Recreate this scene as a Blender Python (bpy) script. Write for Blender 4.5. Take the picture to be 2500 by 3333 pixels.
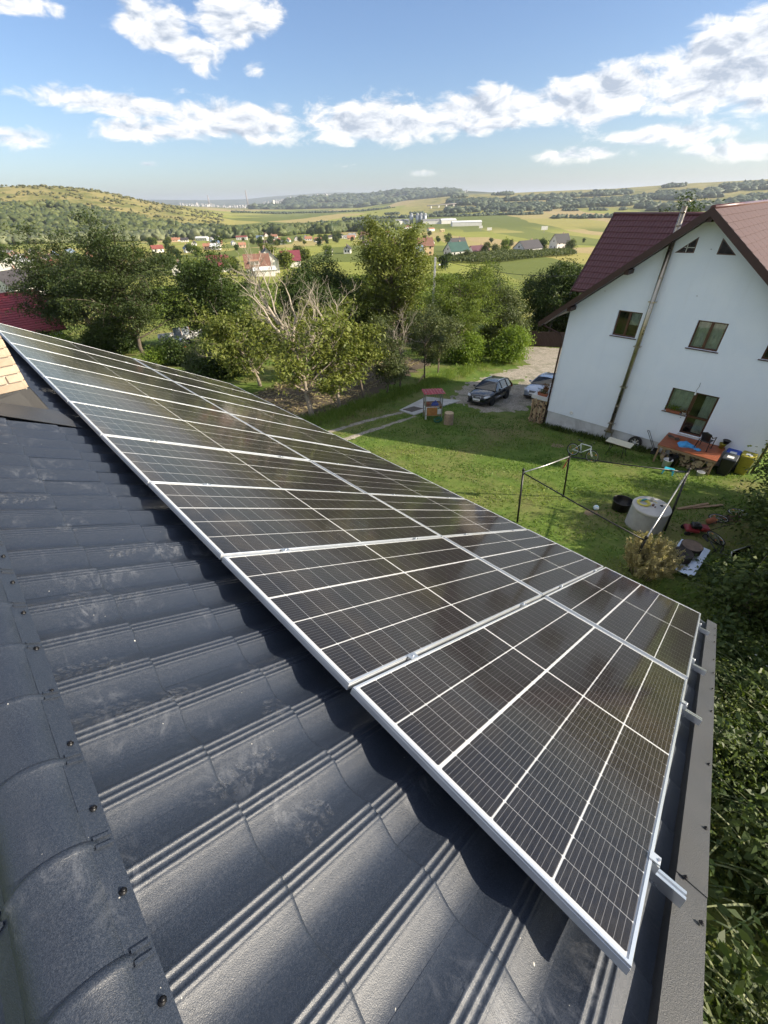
import bpy, bmesh, math, random
import numpy as np
from mathutils import Vector, Matrix
R = math.radians
scene = bpy.context.scene
for o in list(bpy.data.objects):
    bpy.data.objects.remove(o)
COL = scene.collection

# ------------------------------------------------------------------ camera
cam_data = bpy.data.cameras.new('camera')
cam = bpy.data.objects.new('camera', cam_data)
COL.objects.link(cam)
CAM = Vector((-0.5304, 0.3317, 1.5936))
right = Vector((0.71085134, -0.70307278, -0.0194689))
down = Vector((-0.43578737, -0.41854411, -0.79681252))
fwd = Vector((0.5520686, 0.57489955, -0.60391288))
m = Matrix((right, -down, -fwd)).transposed().to_4x4()
m.translation = CAM
cam.matrix_world = m
cam_data.sensor_fit = 'VERTICAL'
cam_data.sensor_height = 36.0
cam_data.lens = 1341.04 * 36.0 / 3333.0
cam_data.clip_start = 0.05
cam_data.clip_end = 80000.0
scene.camera = cam

# ------------------------------------------------------------------ sun and sky
SUN_EL = R(27.5)
SUN_AZ = math.atan2(-0.82, 0.57)          # direction towards the sun, seen from above
sun_dir = Vector((math.cos(SUN_AZ) * math.cos(SUN_EL), math.sin(SUN_AZ) * math.cos(SUN_EL), math.sin(SUN_EL)))
sl = bpy.data.lights.new('sun', 'SUN')
sl.energy = 5.0
sl.angle = R(0.6)
sl.color = (1.0, 0.88, 0.70)
sun = bpy.data.objects.new('sun', sl)
COL.objects.link(sun)
sun.rotation_euler = sun_dir.to_track_quat('Z', 'Y').to_euler()
sun.location = sun_dir * 60

world = bpy.data.worlds.new('World')
scene.world = world
world.use_nodes = True
wt = world.node_tree
wt.nodes.clear()


def build_world():
    N, L = wt.nodes, wt.links

    def val(x):
        return x

    def math_(op, a, b=None, c=None, clamp=False):
        n = N.new('ShaderNodeMath'); n.operation = op; n.use_clamp = clamp
        for i, v in enumerate((a, b, c)):
            if v is None:
                continue
            if isinstance(v, (int, float)):
                n.inputs[i].default_value = v
            else:
                L.new(v, n.inputs[i])
        return n.outputs[0]
    out = N.new('ShaderNodeOutputWorld')
    bg = N.new('ShaderNodeBackground')
    sky = N.new('ShaderNodeTexSky')
    sky.sky_type = 'NISHITA'
    sky.sun_disc = False
    sky.sun_elevation = SUN_EL
    sky.sun_rotation = math.pi / 2 - SUN_AZ
    sky.altitude = 300
    sky.air_density = 1.0
    sky.dust_density = 1.0
    sky.ozone_density = 2.0
    tc = N.new('ShaderNodeTexCoord')
    sep = N.new('ShaderNodeSeparateXYZ')
    L.new(tc.outputs['Generated'], sep.inputs[0])
    X, Y, Z = sep.outputs
    az = math_('MULTIPLY', math_('ARCTAN2', Y, X), 180 / math.pi)
    el = math_('MULTIPLY', math_('ARCSINE', Z), 180 / math.pi)

    def blob(a0, e0, sa, se, tilt=0.0):
        """a soft bump in azimuth / elevation, tilt = degrees of elevation per degree of azimuth"""
        da = math_('ADD', az, -a0)
        de = math_('ADD', el, -e0)
        if tilt:
            de = math_('SUBTRACT', de, math_('MULTIPLY', da, tilt))
        qa = math_('POWER', math_('ABSOLUTE', math_('MULTIPLY', da, 1 / sa)), 2.0)
        qe = math_('POWER', math_('ABSOLUTE', math_('MULTIPLY', de, 1 / se)), 2.0)
        return math_('EXPONENT', math_('MULTIPLY', math_('ADD', qa, qe), -1.0))

    blobs = CLOUDS
    acc = None
    for b in blobs:
        g = math_('MULTIPLY', blob(*b[:5]), b[5])
        acc = g if acc is None else math_('MAXIMUM', acc, g)
    def coords(dx, dy):
        cx = N.new('ShaderNodeCombineXYZ')
        ex = math_('MULTIPLY', az, 0.72)
        ey = math_('MULTIPLY', el, 1.75)
        L.new(math_('ADD', ex, dx), cx.inputs[0])
        L.new(math_('ADD', ey, dy), cx.inputs[1])
        return cx.outputs[0]

    def fbm(vec, scale, detail, rough, dist=0.0):
        n = N.new('ShaderNodeTexNoise')
        n.noise_dimensions = '2D'
        n.inputs['Scale'].default_value = scale
        n.inputs['Detail'].default_value = detail
        n.inputs['Roughness'].default_value = rough
        n.inputs['Distortion'].default_value = dist
        L.new(vec, n.inputs['Vector'])
        return n.outputs['Fac']

    p0 = coords(0, 0)
    p1 = coords(-0.35, 1.0)       # a step towards the light
    n0 = fbm(p0, 0.42, 9, 0.60, 0.3)
    n1 = fbm(p1, 0.42, 9, 0.60, 0.3)
    # cumulus carried on out of view as a flat layer, thickened to brighten shade
    zc = math_('MAXIMUM', Z, 0.10)
    pv = N.new('ShaderNodeCombineXYZ')
    L.new(math_('DIVIDE', X, zc), pv.inputs[0]); L.new(math_('DIVIDE', Y, zc), pv.inputs[1])
    nlay = fbm(pv.outputs[0], 0.95, 6, 0.58, 0.2)
    side = N.new('ShaderNodeMapRange'); side.interpolation_type = 'SMOOTHSTEP'
    side.inputs['From Min'].default_value = 46.0; side.inputs['From Max'].default_value = 60.0
    L.new(math_('ABSOLUTE', math_('ADD', az, -45.0)), side.inputs['Value'])
    over = N.new('ShaderNodeMapRange'); over.interpolation_type = 'SMOOTHSTEP'
    over.inputs['From Min'].default_value = 15.0; over.inputs['From Max'].default_value = 24.0
    L.new(el, over.inputs['Value'])
    elsewhere = math_('MAXIMUM', side.outputs[0], over.outputs[0])
    lay = math_('MULTIPLY', math_('MULTIPLY', math_('SUBTRACT', nlay, 0.41), 6.0), elsewhere)
    bias = math_('MAXIMUM', acc, math_('MINIMUM', lay, 1.0))
    dens = math_('ADD', math_('MULTIPLY', math_('SUBTRACT', n0, 0.5), 1.45), math_('SUBTRACT', math_('MULTIPLY', bias, 1.25), 0.62))
    dens1 = math_('ADD', math_('MULTIPLY', math_('SUBTRACT', n1, 0.5), 1.45), math_('SUBTRACT', math_('MULTIPLY', bias, 1.25), 0.62))
    mr = N.new('ShaderNodeMapRange')
    mr.interpolation_type = 'SMOOTHSTEP'
    mr.inputs['From Min'].default_value = 0.0
    mr.inputs['From Max'].default_value = 0.50
    L.new(dens, mr.inputs['Value'])
    cover = math_('MULTIPLY', mr.outputs[0], 0.97)
    # fade clouds into the hazy horizon
    fade = N.new('ShaderNodeMapRange')
    fade.inputs['From Min'].default_value = 0.3
    fade.inputs['From Max'].default_value = 3.2
    fade.inputs['To Min'].default_value = 0.0
    L.new(el, fade.inputs['Value'])
    cover = math_('MULTIPLY', cover, fade.outputs[0])
    # self shading: lit where the cloud thins out towards the sun, grey where it is deep
    lit = math_('ADD', math_('MULTIPLY', math_('SUBTRACT', dens, dens1), 2.0), math_('SUBTRACT', 0.92, math_('MULTIPLY', dens, 0.60)), clamp=True)
    cr = N.new('ShaderNodeValToRGB')
    e = cr.color_ramp.elements
    e[0].position = 0.0; e[0].color = (0.40, 0.46, 0.56, 1)
    e[1].position = 1.0; e[1].color = (1.02, 0.98, 0.91, 1)
    k = cr.color_ramp.elements.new(0.5); k.color = (0.72, 0.75, 0.80, 1)
    L.new(lit, cr.inputs[0])
    sc_ = N.new('ShaderNodeVectorMath'); sc_.operation = 'SCALE'
    sc_.inputs['Scale'].default_value = CLOUD_GAIN
    L.new(cr.outputs[0], sc_.inputs[0])
    mix = N.new('ShaderNodeMix'); mix.data_type = 'RGBA'
    L.new(cover, mix.inputs['Factor'])
    tint = N.new('ShaderNodeMix'); tint.data_type = 'RGBA'; tint.blend_type = 'MULTIPLY'
    tint.inputs['Factor'].default_value = 1.0
    tint.inputs['B'].default_value = (0.74, 0.81, 0.95, 1)
    L.new(sky.outputs[0], tint.inputs['A'])
    L.new(tint.outputs['Result'], mix.inputs['A'])
    L.new(sc_.outputs[0], mix.inputs['B'])
    L.new(mix.outputs['Result'], bg.inputs['Color'])
    bg.inputs['Strength'].default_value = SKY_STRENGTH
    L.new(bg.outputs[0], out.inputs['Surface'])


SKY_STRENGTH = 0.095
CLOUD_GAIN = 7.2
# azimuth, elevation, half width, half height (degrees), tilt, weight
CLOUDS = [
    (65.5, 12.2, 3.8, 2.1, 0.15, 1.2), (58.5, 13.0, 4.6, 2.3, -0.12, 1.25), (62.5, 10.8, 3.6, 1.7, 0.1, 1.05), (57.5, 9.9, 1.8, 0.9, 0, 0.82),
    (75.5, 12.8, 4.5, 1.1, 0, 1.1),
    (70.0, 7.3, 9.0, 1.2, 0.06, 1.02), (60.0, 6.4, 9.0, 1.9, 0.03, 1.15), (68.0, 5.7, 7.0, 1.3, 0.0, 1.02),
    (46.0, 6.3, 9.0, 2.1, 0.0, 1.25), (35.0, 6.7, 8.0, 2.0, -0.06, 1.28), (25.0, 7.2, 7.0, 2.2, -0.1, 1.3), (15.0, 8.4, 7.0, 3.4, -0.15, 1.4), (11.0, 6.2, 6.0, 1.8, 0, 1.0),
    (18.0, 4.3, 8.0, 1.3, -0.02, 0.98), (25.0, 3.2, 7.0, 0.9, 0, 0.90), (12.0, 2.9, 6.0, 1.1, 0, 0.95),
    (79.0, 4.9, 5.0, 1.1, 0, 0.92), (50.0, 3.0, 2.0, 0.4, 0, 0.75), (41.0, 2.2, 3.0, 0.5, 0, 0.75), (69, 3.2, 1.4, 0.35, 0, 0.75),
]
build_world()

scene.render.engine = 'CYCLES'
scene.cycles.use_denoising = True
scene.cycles.use_adaptive_sampling = True
scene.cycles.adaptive_threshold = 0.02
world.cycles.sampling_method = 'MANUAL'
world.cycles.sample_map_resolution = 512
scene.cycles.max_bounces = 7
scene.cycles.diffuse_bounces = 3
scene.cycles.glossy_bounces = 4
scene.cycles.transmission_bounces = 4
scene.cycles.transparent_max_bounces = 10
scene.cycles.sample_clamp_indirect = 6.0
scene.view_settings.view_transform = 'Standard'
scene.view_settings.look = 'None'
scene.view_settings.exposure = 0.92
scene.view_settings.gamma = 1.0
scene.view_settings.use_curve_mapping = False

# ------------------------------------------------------------------ helpers
def rng(seed):
    return np.random.default_rng(seed)


def new_obj(name, mesh, mat=None, parent=None):
    o = bpy.data.objects.new(name, mesh)
    COL.objects.link(o)
    if mat is not None and mesh is not None and len(mesh.materials) == 0:
        for mm in (mat if isinstance(mat, (list, tuple)) else [mat]):
            mesh.materials.append(mm)
    if parent is not None:
        o.parent = parent
    return o


def tag(o, label=None, cat=None, group=None, kind=None):
    if label: o['label'] = label
    if cat: o['category'] = cat
    if group: o['group'] = group
    if kind: o['kind'] = kind
    return o


def empty(name, loc=(0, 0, 0), rz=0.0, label=None, cat=None, group=None, rot=None):
    o = bpy.data.objects.new(name, None)
    COL.objects.link(o)
    o.empty_display_size = 0.2
    o.location = loc
    o.rotation_euler = rot if rot is not None else (0, 0, rz)
    return tag(o, label, cat, group)


def np_mesh(name, V, F, col=None, smooth=False, mats=None):
    """fast mesh from an (n,3) array and an (m,k) face array (all faces with k corners)"""
    me = bpy.data.meshes.new(name)
    V = np.asarray(V, np.float32); F = np.asarray(F, np.int32)
    k = F.shape[1]
    me.vertices.add(len(V)); me.vertices.foreach_set('co', V.ravel())
    me.loops.add(F.size); me.loops.foreach_set('vertex_index', F.ravel())
    me.polygons.add(len(F))
    me.polygons.foreach_set('loop_start', np.arange(0, F.size, k, dtype=np.int32))
    me.polygons.foreach_set('loop_total', np.full(len(F), k, np.int32))
    if mats is not None:
        me.polygons.foreach_set('material_index', np.asarray(mats, np.int32))
    me.update(calc_edges=True)
    if smooth:
        me.polygons.foreach_set('use_smooth', np.ones(len(F), bool))
    if col is not None:
        c = np.ones((len(V), 4), np.float32)
        col = np.asarray(col, np.float32)
        if col.ndim == 1:
            c[:, 0] = c[:, 1] = c[:, 2] = col
        else:
            c[:, :3] = col
        at = me.color_attributes.new('tint', 'FLOAT_COLOR', 'POINT')
        at.data.foreach_set('color', c.ravel())
    return me


class MB:
    """collects simple shapes and builds ONE mesh"""
    def __init__(s):
        s.v = []; s.f = []; s.sm = []

    def add(s, vs, fs, smooth=False):
        b = len(s.v)
        s.v += [tuple(p) for p in vs]
        s.f += [tuple(b + i for i in f) for f in fs]
        s.sm += [smooth] * len(fs)
        return s

    def box(s, c, d, rz=0.0, M=None):
        """centre, full size"""
        x, y, z = d[0] / 2, d[1] / 2, d[2] / 2
        P = [Vector(p) for p in ((-x, -y, -z), (x, -y, -z), (x, y, -z), (-x, y, -z), (-x, -y, z), (x, -y, z), (x, y, z), (-x, y, z))]
        Q = Matrix.Rotation(rz, 3, 'Z') if M is None else M
        c = Vector(c)
        return s.add([Q @ p + c for p in P], [(0, 3, 2, 1), (4, 5, 6, 7), (0, 1, 5, 4), (1, 2, 6, 5), (2, 3, 7, 6), (3, 0, 4, 7)])

    def bbox(s, a, b):
        return s.box([(a[i] + b[i]) / 2 for i in range(3)], [abs(b[i] - a[i]) for i in range(3)])

    def tube(s, pts, rad, n=8, cap=True, smooth=True):
        pts = [Vector(p) for p in pts]
        if isinstance(rad, (int, float)):
            rad = [rad] * len(pts)
        vs = []; fs = []
        prev = None
        for i, p in enumerate(pts):
            t = (pts[min(i + 1, len(pts) - 1)] - pts[max(i - 1, 0)])
            if t.length < 1e-9: t = Vector((0, 0, 1))
            t.normalize()
            u = prev - t * prev.dot(t) if prev is not None else t.orthogonal()
            if u.length < 1e-6: u = t.orthogonal()
            u.normalize(); prev = u
            w = t.cross(u)
            for k in range(n):
                a = 2 * math.pi * k / n
                vs.append(p + (u * math.cos(a) + w * math.sin(a)) * rad[i])
        for i in range(len(pts) - 1):
            for k in range(n):
                a = i * n + k; b = i * n + (k + 1) % n
                fs.append((a, b, b + n, a + n))
        s.add(vs, fs, smooth)
        if cap:
            m0 = len(s.v) - len(vs)
            s.f.append(tuple(m0 + k for k in reversed(range(n)))); s.sm.append(False)
            s.f.append(tuple(m0 + (len(pts) - 1) * n + k for k in range(n))); s.sm.append(False)
        return s

    def cyl(s, c, r, h, n=16, r2=None, cap=True):
        c = Vector(c)
        return s.tube([c, c + Vector((0, 0, h))], [r, r if r2 is None else r2], n, cap)

    def lathe(s, prof, c=(0, 0, 0), n=20, smooth=True):
        """profile of (radius, z)"""
        c = Vector(c); vs = []; fs = []
        for r, z in prof:
            for k in range(n):
                a = 2 * math.pi * k / n
                vs.append(c + Vector((r * math.cos(a), r * math.sin(a), z)))
        for i in range(len(prof) - 1):
            for k in range(n):
                a = i * n + k; b = i * n + (k + 1) % n
                fs.append((a, b, b + n, a + n))
        return s.add(vs, fs, smooth)

    def prism(s, poly, z0, z1):
        """flat polygon extruded in z"""
        n = len(poly)
        vs = [(p[0], p[1], z0) for p in poly] + [(p[0], p[1], z1) for p in poly]
        fs = [tuple(reversed(range(n))), tuple(range(n, 2 * n))] + [(i, (i + 1) % n, n + (i + 1) % n, n + i) for i in range(n)]
        return s.add(vs, fs)

    def slab(s, quad, t):
        """a quad given by 4 points, thickened by t along minus its normal"""
        q = [Vector(p) for p in quad]
        nn = (q[1] - q[0]).cross(q[3] - q[0]).normalized()
        b = [p - nn * t for p in q]
        return s.add(q + b, [(0, 1, 2, 3), (7, 6, 5, 4), (0, 4, 5, 1), (1, 5, 6, 2), (2, 6, 7, 3), (3, 7, 4, 0)])

    def mesh(s, name, bevel=0.0, seg=1):
        me = bpy.data.meshes.new(name)
        me.from_pydata(s.v, [], s.f)
        if bevel > 0:
            bm = bmesh.new(); bm.from_mesh(me)
            bmesh.ops.remove_doubles(bm, verts=bm.verts, dist=1e-6)
            es = [e for e in bm.edges if len(e.link_faces) == 2 and e.calc_face_angle(0) > 0.5]
            bmesh.ops.bevel(bm, geom=es, offset=bevel, segments=seg, affect='EDGES', profile=0.5, clamp_overlap=True)
            bm.to_mesh(me); bm.free()
        else:
            me.polygons.foreach_set('use_smooth', np.array(s.sm, bool))
        me.update()
        return me

    def build(s, name, mat, parent=None, bevel=0.0, seg=1):
        return new_obj(name, s.mesh(name, bevel, seg), mat, parent)


def copy_tree(o, parent=None):
    c = o.copy(); COL.objects.link(c)
    c.parent = parent
    for ch in o.children:
        copy_tree(ch, c)
    return c


# ------------------------------------------------------------------ materials
MATS = {}


class NT:
    def __init__(s, name):
        s.m = bpy.data.materials.new(name); s.m.use_nodes = True
        s.t = s.m.node_tree; s.t.nodes.clear()
        s.out = s.t.nodes.new('ShaderNodeOutputMaterial')

    def n(s, typ, **kw):
        nd = s.t.nodes.new(typ)
        for k, v in kw.items():
            if k.startswith('_'):
                setattr(nd, k[1:], v)
            else:
                key = k.replace('__', ' ')
                s.set(nd.inputs[key], v)
        return nd

    def set(s, inp, v):
        if hasattr(v, 'is_output'):
            s.t.links.new(v, inp)
        elif hasattr(v, 'outputs'):
            s.t.links.new(v.outputs[0], inp)
        else:
            if inp.type == 'RGBA' and len(v) == 3: v = (*v, 1)
            inp.default_value = v

    def math(s, op, a, b=None, clamp=False):
        nd = s.t.nodes.new('ShaderNodeMath'); nd.operation = op; nd.use_clamp = clamp
        s.set(nd.inputs[0], a)
        if b is not None: s.set(nd.inputs[1], b)
        return nd.outputs[0]

    def mix(s, f, a, b, blend='MIX'):
        nd = s.t.nodes.new('ShaderNodeMix'); nd.data_type = 'RGBA'; nd.blend_type = blend
        s.set(nd.inputs['Factor'], f); s.set(nd.inputs['A'], a); s.set(nd.inputs['B'], b)
        return nd.outputs['Result']

    def coord(s, kind='Object'):
        return s.t.nodes.new('ShaderNodeTexCoord').outputs[kind]

    def pos(s):
        return s.t.nodes.new('ShaderNodeNewGeometry').outputs['Position']

    def noise(s, vec, scale, detail=4, rough=0.55, dist=0.0):
        nd = s.n('ShaderNodeTexNoise', Scale=scale, Detail=detail, Roughness=rough, Distortion=dist)
        if vec is not None: s.set(nd.inputs['Vector'], vec)
        return nd.outputs['Fac']

    def ramp(s, f, stops, interp='LINEAR'):
        nd = s.t.nodes.new('ShaderNodeValToRGB'); cr = nd.color_ramp; cr.interpolation = interp
        while len(cr.elements) < len(stops): cr.elements.new(0.5)
        for e, (p, c) in zip(cr.elements, stops):
            e.position = p; e.color = (*c, 1) if len(c) == 3 else c
        s.set(nd.inputs[0], f)
        return nd.outputs[0]

    def rng(s, v, a, b, c=0.0, d=1.0, smooth=False):
        nd = s.t.nodes.new('ShaderNodeMapRange'); nd.clamp = True
        if smooth: nd.interpolation_type = 'SMOOTHSTEP'
        s.set(nd.inputs[0], v)
        for i, x in enumerate((a, b, c, d)): s.set(nd.inputs[i + 1], x)
        return nd.outputs[0]

    def bump(s, h, strength=0.3, dist=0.01):
        return s.n('ShaderNodeBump', Height=h, Strength=strength, Distance=dist).outputs[0]

    def principled(s, **kw):
        p = s.n('ShaderNodeBsdfPrincipled', **kw)
        s.t.links.new(p.outputs[0], s.out.inputs[0])
        return p


def simple(name, col, rough=0.6, var=0.15, scale=6.0, metal=0.0, bump=0.0, bscale=40.0, coat=0.0, spec=0.5, dirt=0.0, coord='Object'):
    """plain material with broad colour drift, optional dirt and fine relief"""
    if name in MATS: return MATS[name]
    t = NT(name)
    co = t.coord(coord)
    f = t.noise(co, scale, 5, 0.6)
    a = tuple(max(0, c * (1 - var)) for c in col); b = tuple(min(1, c * (1 + var)) for c in col)
    c = t.ramp(f, [(0.3, a), (0.7, b)])
    if dirt > 0:
        d = t.rng(t.noise(co, scale * 0.6, 6, 0.7, 0.5), 0.5, 0.72)
        c = t.mix(t.math('MULTIPLY', d, dirt), c, (0.10, 0.085, 0.065))
    kw = dict(Base__Color=c, Roughness=t.rng(f, 0.2, 0.8, max(0.02, rough - 0.08), min(1, rough + 0.08)), Metallic=metal)
    if bump > 0:
        kw['Normal'] = t.bump(t.noise(co, bscale, 4, 0.65), bump, 0.01)
    p = t.principled(**kw)
    p.inputs['Coat Weight'].default_value = coat
    p.inputs['Specular IOR Level'].default_value = spec
    MATS[name] = t.m
    return t.m


def leaf_mat(name, col, col2, trans=0.35, rough=0.5):
    if name in MATS: return MATS[name]
    t = NT(name)
    at = t.n('ShaderNodeAttribute', _attribute_name='tint')
    c = t.mix(t.n('ShaderNodeSeparateColor', Color=at.outputs['Color']).outputs[0], col, col2)
    p = t.n('ShaderNodeBsdfPrincipled', Base__Color=c, Roughness=rough)
    p.inputs['Specular IOR Level'].default_value = 0.25
    tr = t.n('ShaderNodeBsdfTranslucent', Color=t.mix(1.0, c, (1.25, 1.25, 0.55), 'MULTIPLY'))
    mx = t.n('ShaderNodeMixShader', Fac=trans)
    t.t.links.new(p.outputs[0], mx.inputs[1]); t.t.links.new(tr.outputs[0], mx.inputs[2])
    t.t.links.new(mx.outputs[0], t.out.inputs[0])
    MATS[name] = t.m
    return t.m

# ------------------------------------------------------------------ terrain
_KQ = np.array([-60, -8, 0, 4, 8, 15, 22, 31, 44, 60, 75, 91, 120, 170, 300, 4000.])
_KF = np.array([-5, -5, 0, 4.07, 7.7, 12.2, 15.6, 18.6, 21.2, 27, 33.5, 40, 45.5, 49, 50, 50.])
_qs = np.linspace(-60, 400, 9201)
_fs = np.interp(_qs, _KQ, _KF)
_k = np.exp(-0.5 * (np.arange(-240, 241) / 80.0) ** 2); _k /= _k.sum()
_sm = np.convolve(np.pad(_fs, 240, mode='edge'), _k, 'valid')
_w = np.clip((_qs - 5) / 4, 0, 1)
_fs = _fs * (1 - _w) + _sm * _w


def smooth01(t):
    t = np.clip(t, 0, 1)
    return t * t * (3 - 2 * t)


def vnoise(x, y, s, seed=0):
    """cheap smooth value noise in [-1,1] from a few sines"""
    x = x / s; y = y / s
    return (np.sin(1.3 * x + 2.1 * y + seed) + np.sin(2.7 * x - 1.9 * y + 1.7 * seed + 1) * 0.6 + np.sin(-3.9 * x - 4.3 * y + 2.3 * seed + 2) * 0.4
            + np.sin(7.1 * x + 5.3 * y + 0.7 * seed) * 0.22) / 2.0


def ground(x, y):
    x = np.asarray(x, float); y = np.asarray(y, float)
    q = .127 * x + .0715 * y
    z = -6.06 - np.interp(q, _qs, _fs)
    r = np.hypot(x, y)
    az = np.degrees(np.arctan2(y, x))
    # hill on the left
    A = np.interp(az, [56, 62, 66, 68.6, 70, 72, 74.5, 78, 82, 100, 120, 150], [0, 14, 42, 60, 70, 88, 106, 112, 111, 105, 80, 30])
    A = np.where(az < -90, 20.0, A)
    h = A * smooth01((r - 1040) / 1100) * (1 + 0.05 * vnoise(x, y, 260, 3))
    z = z + h
    # hillside on the right
    A = np.interp(az, [-60, -20, 9.4, 15, 21.5, 28.9, 36.9, 43, 48], [90, 120, 122, 112, 88, 84, 76, 45, 0])
    z = z + A * smooth01((r - 2100) / 2400) * (1 + 0.05 * vnoise(x, y, 700, 1))
    # wooded hills behind the plain
    A = np.interp(az, [30, 38, 43, 48, 53, 57, 60], [0, 70, 108, 116, 118, 60, 0])
    z = z + A * smooth01((r - 5200) / 2200) * (1 + 0.10 * vnoise(x, y, 1200, 5))
    # far ridge
    A = np.interp(az, [40, 50, 58, 64, 70, 80], [60, 170, 165, 130, 140, 130])
    z = z + A * smooth01((r - 13000) / 5000) * (1 + 0.12 * vnoise(x, y, 2600, 2))
    # small unevenness
    z = z + np.where(r > 70, 0.5 * vnoise(x, y, 40, 9) * np.clip((r - 70) / 200, 0, 1), 0)
    return z


def gz(x, y):
    return float(ground(x, y))


def build_terrain():
    az = np.concatenate([np.arange(-10, 100, 0.3), np.arange(100, 350, 3.0)])
    rr = np.concatenate([[0.01], np.geomspace(2.5, 27000, 270)])
    Rg, Ag = np.meshgrid(rr, np.radians(az), indexing='ij')
    X = Rg * np.cos(Ag); Y = Rg * np.sin(Ag)
    Z = ground(X, Y)
    na = len(az)
    V = np.stack([X, Y, Z], -1).reshape(-1, 3)
    i = np.arange(len(rr) - 1)[:, None]; j = np.arange(na)[None]
    j2 = (j + 1) % na
    F = np.stack(np.broadcast_arrays(i * na + j, (i + 1) * na + j, (i + 1) * na + j2, i * na + j2), -1).reshape(-1, 4)
    azd = np.degrees(np.arctan2(V[:, 1], V[:, 0])); r = np.hypot(V[:, 0], V[:, 1])
    hillL = np.clip((azd - 64) / 4, 0, 1) * np.clip((r - 1080) / 150, 0, 1) * np.clip((140 - azd) / 20, 0, 1)
    hillR = np.clip((44 - azd) / 4, 0, 1) * np.clip((r - 2300) / 400, 0, 1)
    far = np.clip((r - 5000) / 1500, 0, 1)
    hill = np.clip(np.maximum(hillL, np.maximum(hillR, far)), 0, 1)
    near = 1 - np.clip((r - 62) / 14, 0, 1)
    col = np.stack([hill, far, near], -1)
    return np_mesh('terrain', V, F, col, smooth=True)


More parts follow.
